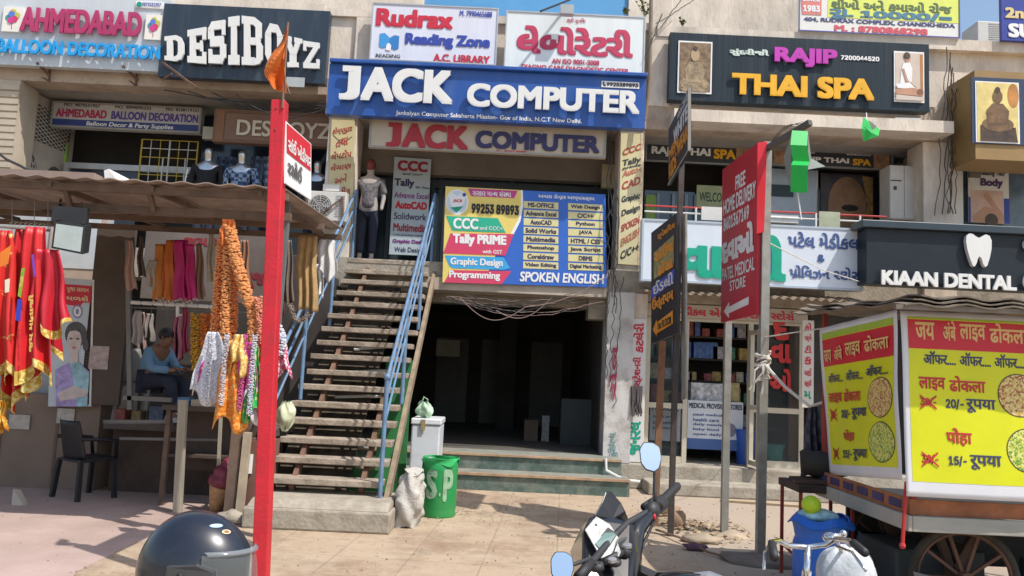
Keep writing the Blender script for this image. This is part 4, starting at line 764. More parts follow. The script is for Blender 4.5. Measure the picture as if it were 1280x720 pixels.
def mannequin(x, Y, z, h, shirt, label, head, arms=True, stripes=None, cat='mannequin', ang=0.0):
    k = h / 1.75; t = empty('mannequin', (x, Y, z), label, cat); J = lambda a, b, c_, r: (a * k, b * k, c_ * k, r * k)
    skin([J(0, 0, .98, .12), J(0, 0, 1.2, .125), J(0, 0, 1.4, .13), J(0, 0, 1.5, .05), J(0, -.02, 1.62, .08), J(0, -.02, 1.72, .07), J(-.19, 0, 1.4, .055), J(-.25, 0, 1.12, .042), J(-.23, -.08, .88, .03), J(.19, 0, 1.4, .055), J(.25, 0, 1.12, .042), J(.23, -.08, .88, .03), J(-.09, 0, .9, .085), J(-.1, 0, .5, .06), J(-.1, 0, .06, .04), J(-.1, -.14, .02, .03), J(.09, 0, .9, .085), J(.1, 0, .5, .06), J(.1, 0, .06, .04), J(.1, -.14, .02, .03)],
         [(0, 1), (1, 2), (2, 3), (3, 4), (4, 5), (2, 6), (6, 7), (7, 8), (2, 9), (9, 10), (10, 11), (0, 12), (12, 13), (13, 14), (14, 15), (0, 16), (16, 17), (17, 18), (18, 19)], 'body', head, t, True)
    s_ = skin([J(0, 0, .88, .15), J(0, 0, 1.2, .15), J(0, 0, 1.42, .145), J(-.2, 0, 1.4, .075), J(-.26, 0, 1.15, .065), J(.2, 0, 1.4, .075), J(.26, 0, 1.15, .065)] + ([J(-.24, -.07, .95, .05), J(.24, -.07, .95, .05)] if arms else []), [(0, 1), (1, 2), (2, 3), (3, 4), (2, 5), (5, 6)] + ([(4, 7), (6, 8)] if arms else []), 'shirt', shirt, t, True)
    skin([J(0, 0, .95, .14), J(-.09, 0, .84, .1), J(-.1, 0, .5, .08), J(-.1, 0, .12, .07), J(.09, 0, .84, .1), J(.1, 0, .5, .08), J(.1, 0, .12, .07)], [(0, 1), (1, 2), (2, 3), (0, 4), (4, 5), (5, 6)], 'trousers', M('trouser_navy', (.02, .025, .045), .9, var=.3), t, True)
    if stripes:
        m = MB()
        for sx in (-1, 1): m.tube([(sx * .3 * k, -.05 * k, 1.36 * k), (sx * .335 * k, -.03 * k, 1.15 * k), (sx * .29 * k, -.12 * k, .95 * k)], .012, 6)
        m.build('stripe', stripes, t, True)
    t.rotation_euler = (0, 0, ang); return t
chrome = M('silver_head', (.6, .6, .6), .25, metal=.8)
def plaid(key, a_, b_):
    if key in MATS: return MATS[key]
    m = M(key, a_, .9, var=.2, scale=8); n = m.node_tree.nodes; L = m.node_tree.links; tc = n.new('ShaderNodeTexCoord'); ck = n.new('ShaderNodeTexChecker'); ck.inputs['Scale'].default_value = 16; ck.inputs[1].default_value = (*a_, 1); ck.inputs[2].default_value = (*b_, 1)
    L.new(tc.outputs['Object'], ck.inputs[0]); L.new(ck.outputs[0], n['Principled BSDF'].inputs['Base Color']); return m
mx = lambda px, Y: P(px, 190, Y).x
mannequin(mx(262, 12.5), 12.5, F1, 1.76, M('hoodie_black', (.015, .015, .018), .9), 'silver-headed mannequin in a black hoodie with white sleeve stripes', chrome, True, W_)
mannequin(mx(304, 12.5), 12.5, F1, 1.74, plaid('plaid_blue', (.03, .06, .16), (.25, .33, .45)), 'silver-headed mannequin in a blue plaid shirt, under the brown board', chrome)
mannequin(mx(399, 12.6), 12.6, F1, 1.66, M('jacket_dark', (.02, .022, .03), .8), 'dark-jacketed mannequin near the cream pillar banner, half hidden by the red signpost', chrome)
jm = mannequin(P(458, 300, 12.35).x, 12.35, F1 + .0, 1.6, M('shirt_print', (.15, .14, .15), .9, var=.6, scale=22), 'mannequin in a grey patterned shirt and dark trousers at the stair top', M('mannequin_pale', (.38, .34, .32), .6), False)
hd = MB().ball((0, -.03, 1.53), .1, 14, sq=(.8, .85, 1.0)).build('head_mask', M('red_mask', (.16, .03, .03), .4, var=.3), jm, True, True)
for i, (x, w_, col_) in enumerate(((326, .2, (.12, .18, .3)), (340, .18, (.3, .36, .45)), (283, .2, (.1, .14, .26)))):
    c0 = P(x, 196, 12.7); m = MB(); m.grid(lambda u, v: c0 + Vector(((u - .5) * w_ * (1.5 + .6 * v), .04 * math.sin(u * 14), -.62 * v)), 16, 6)
    tag(m.build('hanging_shirt', plaid('plaid%d' % i, col_, tuple(q * .35 for q in col_)), solid=.01), ['pale blue checked shirt hanging right of the plaid mannequin', 'light grey-blue checked shirt hanging just left of the red signpost', 'dark blue checked shirt hanging between the two silver-headed mannequins'][i], 'shirt')
rk = MB(); c = WR(178, 174, 243, 232, 13.0)
for i in range(7): rk.tube([bil(c, i / 6, 0), bil(c, i / 6, 1)], .014 if i % 3 == 0 else .007, 5, 0 if i % 2 == 0 else 1)
for i in range(6): rk.tube([bil(c, 0, i / 5), bil(c, 1, i / 5)], .008, 5, i % 2)
rk.tube([bil(c, .4, .4), bil(c, .4, 1)], .012, 5, 1).tube([bil(c, .8, .4), bil(c, .8, 1)], .012, 5, 1)
tag(rk.build('display_rack', [M('rack_yellow', (.5, .38, .06), .5), M('rack_white', (.6, .6, .58), .5)]), 'yellow and white wire display rack before the balloon shop window', 'rack')
for x, y, lab in ((788 / 3, 484 / 3, 'meter box beside the brown inner board'),): board('meter_box', WR(254, 158, 268, 174, 12.6), .1, M('meter_beige', (.45, .42, .33), .6), None, 'small beige electric meter box between the two inner shop boards', 'meter')
board('meter_box', WR(753, 205, 769, 235, 12.4), .12, M('meter_yellow', (.42, .34, .2), .6, var=.15), None, 'yellowish electric meter box behind the top right of the course flex', 'meter')
board('meter_box', WR(1212, 209, 1226, 222, 12.46), .06, M('meter_brown', (.2, .17, .13), .6, var=.15), None, 'small brown meter box at the corner of the massage poster', 'meter')

# ================================================================ market stall
sl_ = empty('market_stall', (-4.2, 9.0, 0), 'tin-roofed roadside puja goods stall with raised floor, left of the stairs', 'market stall')
tin = M('stall_tin', (.33, .26, .22), .7, metal=.15, var=.25, scale=2.5, dirt=.7, dcol=(.2, .13, .1), dscale=2)
RX0, RX1 = -8.2, -2.03; RZ = 3.1
roof = MB(); roof.grid(lambda u, v: Vector((RX0 + (RX1 - RX0) * u, 6.82 + 2.5 * v, RZ + .08 * v + .009 * math.sin(u * (RX1 - RX0) / .21 * 6.283))), 29 * 12, 6); roof.build('roof', tin, sl_, solid=.008)
dkb = M('stall_brown', (.14, .095, .07), .85, var=.3, scale=5)
fm = MB()
fm.bar((RX0, 6.95, RZ - .06), (RX1 + .02, 6.95, RZ - .06), .05, .06).bar((RX0, 7.15, RZ - .2), (RX1, 7.15, RZ - .2), .05, .07).bar((RX0, 8.4, RZ - .06), (RX1, 8.4, RZ - .06), .05, .06).bar((RX0, 9.3, RZ - .02), (RX1, 9.3, RZ - .02), .05, .06)
for x in (-5.8, -5.0, -4.1, -3.2, -2.25): fm.bar((x, 6.9, RZ - .05), (x, 9.25, RZ + .0), .04, .05)
for x in (-5.6, -4.75, -4.0, -3.25): fm.bar((x, 7.1, RZ - .21), (x, 6.97, RZ - .05), .04)
fm.build('roof_frame', dkb, sl_)
def post(px, y0, y1, Y, w_, m_): a_, b_ = P(px, y0, Y), P(px, y1, Y); MB().bar(Vector((b_.x, Y, max(0, b_.z))), Vector((b_.x + .02, Y, a_.z)), w_).build('post', m_, sl_)
post(324, 240, 660, 7.5, .075, M('grey_post', (.16, .17, .18), .6, metal=.3, var=.2)); post(288, 505, 642, 8.3, .11, dkb); post(299, 540, 645, 8.25, .07, M('stump_wood', (.4, .33, .24), .9, var=.2))
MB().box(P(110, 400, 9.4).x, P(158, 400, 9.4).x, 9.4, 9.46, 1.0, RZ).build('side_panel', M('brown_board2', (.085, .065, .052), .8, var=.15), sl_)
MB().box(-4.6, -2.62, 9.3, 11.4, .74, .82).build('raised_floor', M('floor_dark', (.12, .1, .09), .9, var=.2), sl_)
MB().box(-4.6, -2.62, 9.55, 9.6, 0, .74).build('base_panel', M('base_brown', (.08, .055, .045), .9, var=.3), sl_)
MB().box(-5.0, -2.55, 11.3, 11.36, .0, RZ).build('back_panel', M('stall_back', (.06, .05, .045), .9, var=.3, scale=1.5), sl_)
bc = WR(183, 288, 335, 380, 10.6); MB().slab(bc, .01).build('back_cloth', M('stall_cloth', (.15, .12, .105), .9, var=.25, scale=2), sl_)
T(sl_, 'જય અંબે', sub(bc, .3, .02, .75, .2), M('cloth_red', (.22, .02, .03), .8), .04, latin=False); T(sl_, 'પૂજા', sub(bc, .8, .55, .99, .8), M('cloth_red', ()), .04, latin=False)
rd = MB(); a_, b_ = P(163, 378, 9.2), P(276, 384, 9.2)
for i in range(8): rd.tube([a_.lerp(b_, i / 8 + .006), a_.lerp(b_, (i + 1) / 8 - .012)], .022, 8)
rd.tube([a_, b_], .012, 6).tube([P(222, 383, 9.18), P(222, 396, 9.18)], .02, 8); rd.build('hanging_rod', whitep, sl_)
wr_ = MB()
for i in range(9): p = P(170 + i * 20, 383, 9.25); wr_.tube([p, p + Vector((0, 0, -.12))], .004, 4)
wr_.bar(P(160, 300, 9.2), P(163, 512, 9.2), .05).bar(P(160, 384, 9.3), P(340, 392, 9.3), .02).bar(P(155, 497, 9.2), P(215, 500, 9.2), .05).bar(P(230, 505, 9.0), P(275, 508, 9.0), .05).bar(P(130, 527, 9.1), P(215, 527, 9.1), .04).bar(P(150, 548, 9.1), P(275, 550, 9.1), .03); wr_.build('rack_frame', M('alu_dull', (.17, .165, .16), .5, metal=.3), sl_)
MB().bar((-7, 6.95, RZ + .05), (-3.7, 7.4, RZ + .08), .02).build('roof_wire', black, sl_)
rb = MB().box(-6.5, P(128, 220, 7.5).x, 7.35, 8.2, RZ + .04, RZ + .17).build('roof_board', M('roof_board_tan', (.27, .2, .17), .8, var=.15), None); tag(rb, 'long flat tan box lying on the stall roof', 'box')
rw = MB().slab([P(130, 213, 7.5), P(136, 211, 7.5), P(147, 226, 7.5), P(131, 226, 7.5)], .5).build('roof_sheet', whitep); tag(rw, 'folded white sheet end lying on the stall roof', 'sheet')
# counter wall and poster board on the left
cw = MB().box(-9, -4.75, 9.5, 9.95, 0, 1.08); o = cw.build('counter_wall', M('counter_tan', (.22, .165, .13), .85, var=.14, scale=1.5, dirt=.4)); tag(o, 'low tan counter wall behind the hanging red scarves', 'wall')
for x in (-5.9, -5.25): MB().box(x, x + .03, 9.49, 9.499, 0, 1.07).build('panel_joint', dkb, o)
bw = MB().box(-9, P(120, 400, 9.9).x, 10.0, 10.1, 0, 3.3).build('plaster_wall', M('cool_wall', (.42, .44, .46), .8, var=.12, dirt=.3)); tag(bw, 'grey-blue wall behind the poster of the woman, left of the stall', 'wall')
lf = board('window_frame', WR(68, 246, 122, 392, 9.97), .04, M('frame_tan', (.42, .33, .27), .7), None, 'tan framed pale window behind the floodlight', 'window'); MB().slab(sub(out(WR(68, 246, 122, 392, 9.97), .01), .12, .05, .9, .62), .008).build('pane', M('pale_pane', (.5, .54, .57), .4), lf)
pz = Q(66, 346, 118, 350, 114, 508, 60, 508, 9.4); pb = board('wall_poster', pz, .02, M('poster_sky', (.5, .58, .66), .5, var=.08), None, 'pale poster of a smiling woman in a blue and violet sari', 'poster')
MB().slab(out(sub(pz, .955, 0, 1.0, 1), .006), .005).build('edge_strip', whitep, pb)
rp = sub(pz, .3, .05, .93, .22); shape(pb, rp, [(0, 0), (1, 0), (1, .8), (.7, .8), (.6, 1), (.1, .95), (0, .8)], RED); 
for i in range(2): T(pb, ['પૂજા સામાન', 'મળશે'][i], sub(rp, .08, .12 + .36 * i, .92, .38 + .36 * i), ink('poster_cream', (.7, .55, .35)), .03, latin=False, off=.006)
shape(pb, pz, ell(.62, .26, .12, .055), ink('badge_blue', (.2, .25, .5)), .004); shape(pb, pz, ell(.62, .26, .09, .04), W_, .006); shape(pb, pz, ell(.62, .26, .04, .025, 10), ink('badge_blue', ()), .008)
fc = M('sketch_skin', (.6, .52, .5), .5, var=.2, scale=9); hr_ = M('sketch_hair', (.07, .07, .08), .5, var=.4, scale=20)
for i, (uv, m_) in enumerate(((ell(.6, .44, .26, .1), hr_), (ell(.84, .52, .07, .05), hr_), (ell(.57, .49, .17, .095), fc), ([(.42, .42), (.6, .38), (.74, .43), (.6, .41)], hr_), ([(.5, .56), (.66, .56), (.68, .68), (.48, .68)], fc), ([(.15, .72), (.48, .66), (.7, .66), (.95, .73), (.9, 1), (.2, 1)], M('sari_violet', (.36, .3, .58), .6, var=.5, scale=9)), ([(.5, .66), (.7, .66), (.95, .75), (.92, 1), (.7, 1)], M('sari_teal', (.3, .52, .62), .6, var=.5, scale=9)), ([(.22, .9), (.6, .84), (.95, .88), (.9, .92), (.3, .96)], fc), (ell(.5, .475, .035, .008, 8), hr_), (ell(.66, .475, .035, .008, 8), hr_), (ell(.575, .545, .05, .008, 8), M('sketch_lip', (.45, .15, .15), .5)))): shape(pb, pz, uv, m_, .004 + .002 * i)
sm = board('notice_paper', WR(113, 432, 134, 462, 9.39), .006, M('notice', (.4, .33, .32), .7, var=.4, scale=15), None, 'small faded notice on the brown stall panel', 'notice')
for i, q_ in enumerate(((12, 518, 36, 537), (72, 510, 92, 530))): board('notice_paper', WR(*q_, 9.48), .005, M('notice2', (.45, .42, .38), .8, var=.3, scale=12), None, ['torn pale paper stuck on the counter wall under the scarves', 'torn pale paper stuck on the counter wall under the poster'][i], 'notice')

# ---- cloth goods
def cloth_mat(key, col, gold=.0, rough=.45, gcol=(.7, .5, .12), scale=26, transl=.15):
    if key in MATS: return MATS[key]
    m = M(key, col, rough, var=.18, scale=3, transl=transl)
    if gold:
        n = m.node_tree.nodes; L = m.node_tree.links; b = n['Principled BSDF']; src = b.inputs['Base Color'].links[0].from_socket
        tc = n.new('ShaderNodeTexCoord'); v = n.new('ShaderNodeTexNoise'); v.inputs['Scale'].default_value = scale; v.inputs['Detail'].default_value = 3; L.new(tc.outputs['Object'], v.inputs['Vector'])
        q = n.new('ShaderNodeMapRange'); q.inputs[1].default_value = .62 - gold * .25; q.inputs[2].default_value = .66 - gold * .25; L.new(v.outputs['Fac'], q.inputs[0])
        x = n.new('ShaderNodeMix'); x.data_type = 'RGBA'; L.new(q.outputs[0], x.inputs['Factor']); L.new(src, x.inputs[6]); x.inputs[7].default_value = (*gcol, 1); L.new(x.outputs[2], b.inputs['Base Color'])
    return m
def hang(name, label, cat, px, y0, y1, Y, wt, wb, mat, trim=None, group=None, lean=0, folds=3, hem=.06, ph=0.0, depth=.03, fringe=None):
    """a cloth gathered at the top and hanging in folds; px, y0, y1 in photo pixels on the plane Y"""
    a_ = P(px, y0, Y); b_ = P(px + lean, y1, Y); H = a_.z - b_.z; s_ = Y / 1000
    def fn(u, v):
        w_ = (wt + (wb - wt) * v ** .7) * s_; x = a_.x + (b_.x - a_.x) * v ** 1.3 + (u - .5) * w_
        return Vector((x + .006 * math.sin(v * 9 + ph), Y + depth * (.3 + v) * math.sin(u * folds * 6.283 + ph + v) + .01 * math.sin(v * 7 + ph), a_.z - H * v - hem * v ** 4 * math.sin(u * 2.2 * 3.14 + ph * 2)))
    m = MB().grid(fn, 12 * folds, 18); o = tag(m.build(name, mat, solid=.004, smooth=True), label, cat, group)
    if trim:
        t = MB(); t.grid(lambda u, v: fn(u, .93 + .075 * v) + Vector((0, -.006, 0)), 12 * folds, 2); t.build('trim', trim, o, solid=.006)
    if fringe:
        t = MB()
        for i in range(fringe[1]): p = fn((i + .5) / fringe[1], 1.0); t.ball(p + Vector((0, -.005, -.012 - .012 * (i % 2))), .014, 6)
        t.build('fringe', fringe[0], o)
    return o
gold = cloth_mat('gold_trim', (.55, .36, .06), .5, .35, (.75, .65, .25))
RS = 'red festival scarves hanging at the stall front'
reds = [cloth_mat('chunri_a', (.62, .02, .025), .0), cloth_mat('chunri_b', (.5, .012, .03), .0), cloth_mat('chunri_c', (.64, .025, .02), .02, scale=14)]
for i, (px, y0, y1, wt, wb, ln, mi, lab) in enumerate(((6, 288, 470, 18, 52, -8, 2, 'red scarf with orange patch, outermost left of the hanging scarves'), (26, 284, 478, 18, 44, 0, 0, 'bright red scarf with a green and blue printed stripe'), (17, 300, 505, 12, 30, 3, 2, 'long red scarf with the lowest hanging tail among the scarves'), (47, 284, 470, 24, 46, 2, 0, 'broad red scarf with a pale gold squiggle at its middle'), (62, 312, 412, 28, 50, 2, 1, 'short wide dark red scarf with gold edging, nearest the floodlight'), (58, 330, 440, 16, 34, 0, 1, 'dark red scarf with gold hem behind the short wide one'))):
    hang('festival_scarf', lab, 'scarf', px, y0, y1, 6.9 + .06 * (i % 3) - (.08 if i == 4 else 0), wt, wb, reds[mi], gold, RS, ln, 2, .08, i * 1.3, .05)
sb = [o for o in COL.objects if o.name.startswith('festival_scarf')]
def patch(o, q, Y, m_): MB().slab(Q(*q, Y), .004).build('printed_patch', m_, o)
patch(sb[1], (27, 335, 31, 335, 26, 372, 22, 370), 6.78, cloth_mat('patch_green', (.25, .5, .05), .4)); patch(sb[1], (22, 374, 27, 374, 25, 402, 19, 400), 6.78, M('patch_blue', (.03, .05, .45), .5)); patch(sb[3], (39, 318, 42, 318, 45, 345, 42, 346), 6.76, M('patch_violet', (.2, .05, .4), .5)); patch(sb[0], (0, 316, 14, 306, 10, 330, 0, 334), 6.74, M('patch_orange', (.75, .2, .02), .5)); patch(sb[0], (6, 350, 12, 348, 11, 365, 6, 366), 6.74, M('patch_cream', (.7, .65, .5), .5))
T(sb[3], 'જય માતાજી', [P(35, 440, 6.75), P(36, 368, 6.75), P(42, 368, 6.75), P(41, 440, 6.75)], M('gold_print', (.7, .48, .12), .4), .04, latin=False)
hang('festival_scarf', 'orange marigold-coloured scarf at the left edge of the picture', 'scarf', 2, 500, 535, 6.95, 8, 12, cloth_mat('scarf_orange', (.7, .3, .02), .4), None, RS)
rail = MB(); rail.tube([P(-30, 281, 6.95), P(62, 288, 6.95)], .012, 6)
for i in range(9): p = P(12 + i * 6, 285.5 + i * .4, 6.95); rail.tube([p, p + Vector((0, 0, .05)), p + Vector((.02, .06, .08))], .0025, 4)
for x in (15, 43, 60): rail.tube([P(x, 288, 6.95), P(x, 250, 7.1)], .003, 4)
tag(rail.build('hanging_rail', steel), 'thin rail with wire hooks carrying the red scarves', 'rail')
# floodlight under the roof
fl = empty('floodlight', P(88, 320, 6.9), 'black square floodlight hanging under the front of the stall roof', 'lamp')
fq = Q(68, 277, 107, 282, 103, 318, 64, 310, 6.85); fbk = [p + Vector((.0, .1, .03)) for p in fq]
MB().hexa(out(fq, -.001), fbk).build('housing', black, fl); MB().slab(out(sub(fq, .07, .07, .93, .93), .004), .003).build('lens', M('lamp_glass', (.42, .48, .47), .25, var=.15), fl)
MB().slab(Q(66, 257, 109, 260, 108, 281, 64, 276, 6.9), .04).build('visor', black, fl); MB().bar(P(72, 276, 6.88), P(76, 250, 7.2), .02).bar(P(104, 281, 6.88), P(102, 254, 7.2), .02).build('bracket', black, fl)
# marigold garlands
def garland(label, pts, Y, r, mat, group, beads=46, name='garland'):
    m = MB(); W3 = [P(x, y, Y + dy) for x, y, dy in pts]; L = [0]
    for i in range(1, len(W3)): L.append(L[-1] + (W3[i] - W3[i - 1]).length)
    for b in range(beads):
        d = L[-1] * (b + .5) / beads; k = max(i for i in range(len(L)) if L[i] <= d); k = min(k, len(W3) - 2)
        p = W3[k].lerp(W3[k + 1], (d - L[k]) / (L[k + 1] - L[k]))
        for q in range(8): t_ = b * .9 + q * .785; m.ball(p + Vector((r * .75 * math.cos(t_) + rnd.uniform(-.2, .2) * r, r * .75 * math.sin(t_), .012 * math.sin(t_ * 2) + rnd.uniform(-.008, .008))), r * rnd.uniform(.28, .5), 6, 0, (1, 1, .6))
    return tag(m.build(name, mat), label, 'garland', group)
mari = M('marigold', (.74, .33, .12), .7, var=.35, scale=40, transl=.1); mari2 = M('marigold_deep', (.68, .2, .05), .7, var=.35, scale=40)
GG = 'marigold garlands at the stall front'; silver_ = cloth_mat('sequin_white', (.5, .55, .66), .6, .35, (.8, .8, .85), 60)
garland('straight orange garland, left strand of the pair hanging left of the red post', [(285, 284, 0), (284, 340, 0), (281, 425, 0)], 7.0, .04, mari, GG, 60)
garland('second orange garland falling beside the straight left strand', [(280, 292, .05), (276, 350, .05), (274, 420, .05)], 7.0, .035, mari2, GG)
garland('thick orange garland slanting right to the red post', [(287, 284, 0), (296, 330, 0), (309, 370, 0), (317, 392, 0), (318, 430, 0)], 6.95, .05, mari, GG, 62)
garland('short pinkish garland close to the red post', [(322, 372, 0), (325, 400, 0), (327, 430, 0)], 6.9, .035, M('garland_pink', (.65, .25, .15), .7, var=.4, scale=40), GG, 22)
garland('extra orange garland tucked between the straight strand and the slanting one', [(289, 300, .04), (293, 360, .04), (290, 425, .04)], 7.0, .036, mari2, GG, 50)
garland('short deep orange garland ending beside the silvery cloth', [(277, 300, .03), (272, 360, .03), (268, 415, .03)], 7.05, .035, mari, GG, 42)
for k_, (x_, m_, lab_) in enumerate(((258, silver_, 'silver tinsel strand at the left of the shiny cloth bunch'), (278, silver_, 'silver tinsel strand between the white and orange cloths'), (301, M('tinsel_pink', (.6, .12, .3), .4, var=.6, scale=40), 'pink tinsel strand in the shiny cloth bunch'), (313, silver_, 'silver tinsel strand near the red post in the shiny cloth bunch'))): garland(lab_, [(x_ + 6, 418, 0), (x_ + 2, 460, 0), (x_ - 2, 500 + 6 * k_, 0)], 6.82, .022, m_, 'tinsel strands in the shiny cloth bunch', 40, 'tinsel')
tp = hang('ribbon_bunch', 'frayed orange ribbon bunch where the garlands are tied', 'ribbon', 285, 274, 300, 6.95, 14, 22, mari2, depth=.02)
# shiny cloth bunches below the garlands
SG = 'shiny cloths hanging below the garlands'
silver = cloth_mat('sequin_white', (.5, .55, .66), .6, .35, (.8, .8, .85), 60)
for px, y0, y1, wt, wb, ln, m_, lab, dy in ((268, 415, 498, 10, 34, -8, silver, 'silvery white sequinned cloth, leftmost of the bunch', 0), (262, 440, 488, 8, 20, -8, cloth_mat('cloth_magenta', (.6, .03, .3), .1), 'small magenta cloth peeping out at the left of the bunch', .04), (289, 425, 532, 8, 30, -3, cloth_mat('cloth_orange', (.75, .2, .02), .5, .4, (.85, .45, .1), 40), 'long bright orange cloth, lowest of the bunch', -.06), (298, 418, 462, 10, 16, 0, cloth_mat('cloth_gold', (.7, .4, .08), .6, .4, (.9, .7, .3), 50), 'gold cloth above the long orange one', -.1), (309, 428, 492, 8, 22, -2, cloth_mat('cloth_pink', (.75, .06, .4), .1), 'vivid pink cloth with white edging', -.04), (306, 462, 522, 10, 18, 2, cloth_mat('cloth_lilac', (.6, .55, .68), .4, .4, (.8, .8, .8), 60), 'pale lilac cloth below the vivid pink one', 0), (319, 432, 520, 6, 16, -2, cloth_mat('cloth_green', (.03, .4, .1), .3, .4, (.55, .6, .2), 40), 'green cloth with gold specks next to the red post', -.02), (325, 425, 515, 6, 12, -1, cloth_mat('cloth_redgold', (.65, .05, .03), .5), 'red and gold cloth tight against the red post', .0), (350, 425, 470, 8, 20, 0, cloth_mat('cloth_rose', (.6, .08, .2), .4, .4, (.75, .7, .7), 45), 'rose cloth with silver specks right of the red post', .3)):
    hang('shiny_cloth', lab, 'cloth', px, y0, y1, 6.9 + dy, wt * 1.3, wb * 1.45, m_, silver if 'pink cloth' in lab or 'magenta' in lab else None, SG, ln, 2, .07, px * .7, .03)
garland('loop of silver tinsel just right of the red post', [(346, 408, 0), (352, 425, 0), (349, 442, 0)], 7.2, .045, silver, None, 18, 'tinsel')
garland('loop of silver tinsel hanging by the tan sackcloth', [(362, 380, 0), (368, 398, 0), (376, 402, 0), (388, 392, 0)], 8.9, .03, M('tinsel_brown', (.3, .24, .2), .5, var=.6, scale=40), None, 18, 'tinsel')
# goods inside the stall
IG = 'cloth bundles hanging inside the stall'
fr_ = M('fringe_white', (.5, .42, .38), .8, var=.3)
for i in range(7): hang('cloth_bundle', ['amber cloth strip, leftmost of the coloured row in the stall', 'orange cloth strip second from the left in the coloured row', 'orange cloth strip third in the coloured row', 'pale orange cloth strip before the pink ones', 'deep pink cloth strip, first of the pink ones', 'magenta cloth strip in the coloured row', 'magenta cloth strip at the right end of the coloured row'][i], 'cloth', 199 + i * 6.4, 300 if 1 < i < 6 else 305, 374, 9.1 + .03 * (i % 2), 10, 14, [cloth_mat('c_amber', (.55, .2, .03)), cloth_mat('c_orange', (.6, .16, .03)), cloth_mat('c_pink', (.55, .02, .2))][0 if i == 0 else 1 if i < 4 else 2], None, IG, (i - 3) * 1.2, 1, .02, i, .02, (fr_, 4))
for px, y0, y1, wt, wb, col_, lab in ((163, 300, 362, 5, 15, (.5, .33, .28), 'pinkish white cloth hanging by the brown panel'), (176, 295, 345, 4, 10, (.12, .09, .08), 'dark brown cloth hanging by the brown panel'), (190, 325, 360, 10, 16, (.45, .42, .38), 'greyish cloth left of the coloured row'), (250, 305, 372, 6, 14, (.28, .16, .12), 'brown red cloth right of the magenta strips'), (264, 292, 352, 6, 12, (.48, .43, .35), 'cream cloth hanging near the garlands'), (172, 388, 430, 8, 14, (.4, .36, .35), 'pale cloth hanging above the seated man'), (232, 385, 440, 7, 8, (.3, .03, .08), 'dark maroon cloth behind the seated man')):
    hang('cloth_bundle', lab, 'cloth', px, y0, y1, 9.1, wt, wb, cloth_mat('c_%d' % px, col_), None, IG, 0, 2, .02, px, .02)
for px, m_, lab, x in ((244, M('inner_gold', (.62, .35, .03), .6, var=.4, scale=30), 'yellow garland inside the stall beside the maroon cloth', 0), (256, M('inner_orange', (.7, .2, .02), .6, var=.4, scale=30), 'thick orange garland inside the stall, right of the yellow one', 0), (267, M('inner_orange2', (.6, .14, .03), .6, var=.4, scale=30), 'dull orange garland inside the stall next to the front garlands', 0)): garland(lab, [(px, 392, 0), (px, 415, 0), (px + 1, 462 if px < 260 else 430, 0)], 9.4, .05, m_, 'garlands inside the stall', 26)
hang('sackcloth', 'tan sackcloth hanging between the stall and the stair rail', 'cloth', 384, 294, 388, 8.9, 24, 26, M('burlap', (.42, .28, .13), .95, var=.2, scale=12, bump=.4, bscale=60, transl=.1), None, None, 0, 3, .02, 1, .03)
hang('white_cloth', 'white cloth hung beside the left stair rail', 'cloth', 408, 300, 346, 9.2, 20, 24, M('cloth_white', (.7, .7, .7), .8, var=.05, transl=.2), None, None, 2, 2, .08, 2, .04)
hang('white_cloth', 'lower white cloth draped behind the left stair rail', 'cloth', 398, 330, 372, 9.5, 12, 10, M('cloth_white', ()), None, None, 2, 2, .05, 3, .04)
gb = MB(); gp0 = P(357, 520, 8.9)
gb.grid(lambda u, v: gp0 + Vector(((.1 * math.sin(.3 + v * 2.7) + .018 * math.sin(u * 31 + v * 7)) * math.cos(u * 6.283), (.1 * math.sin(.3 + v * 2.7) + .016 * math.sin(u * 25 - v * 9)) * math.sin(u * 6.283), .15 - .3 * v + .02 * math.sin(u * 19 + v * 5))), 36, 16); tag(gb.build('plastic_bag', M('bag_yellowish', (.5, .52, .35), .5, var=.2, bump=.6, bscale=15), smooth=True), 'yellowish plastic bag hanging behind the lower left stair rail', 'bag')
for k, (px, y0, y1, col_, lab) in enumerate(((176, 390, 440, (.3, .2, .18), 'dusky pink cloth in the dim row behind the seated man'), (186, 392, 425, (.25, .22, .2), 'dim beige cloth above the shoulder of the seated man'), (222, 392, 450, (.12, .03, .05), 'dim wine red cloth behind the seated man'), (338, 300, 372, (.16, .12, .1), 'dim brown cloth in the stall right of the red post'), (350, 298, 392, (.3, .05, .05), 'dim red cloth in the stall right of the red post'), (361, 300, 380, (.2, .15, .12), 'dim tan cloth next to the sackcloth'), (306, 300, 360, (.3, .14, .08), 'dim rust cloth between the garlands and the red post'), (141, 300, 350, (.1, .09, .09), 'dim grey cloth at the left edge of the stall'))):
    hang('cloth_bundle', lab, 'cloth', px, y0, y1, 10.2, 9, 14, cloth_mat('d_%d' % k, col_), None, IG, 0, 2, .03, k, .03)
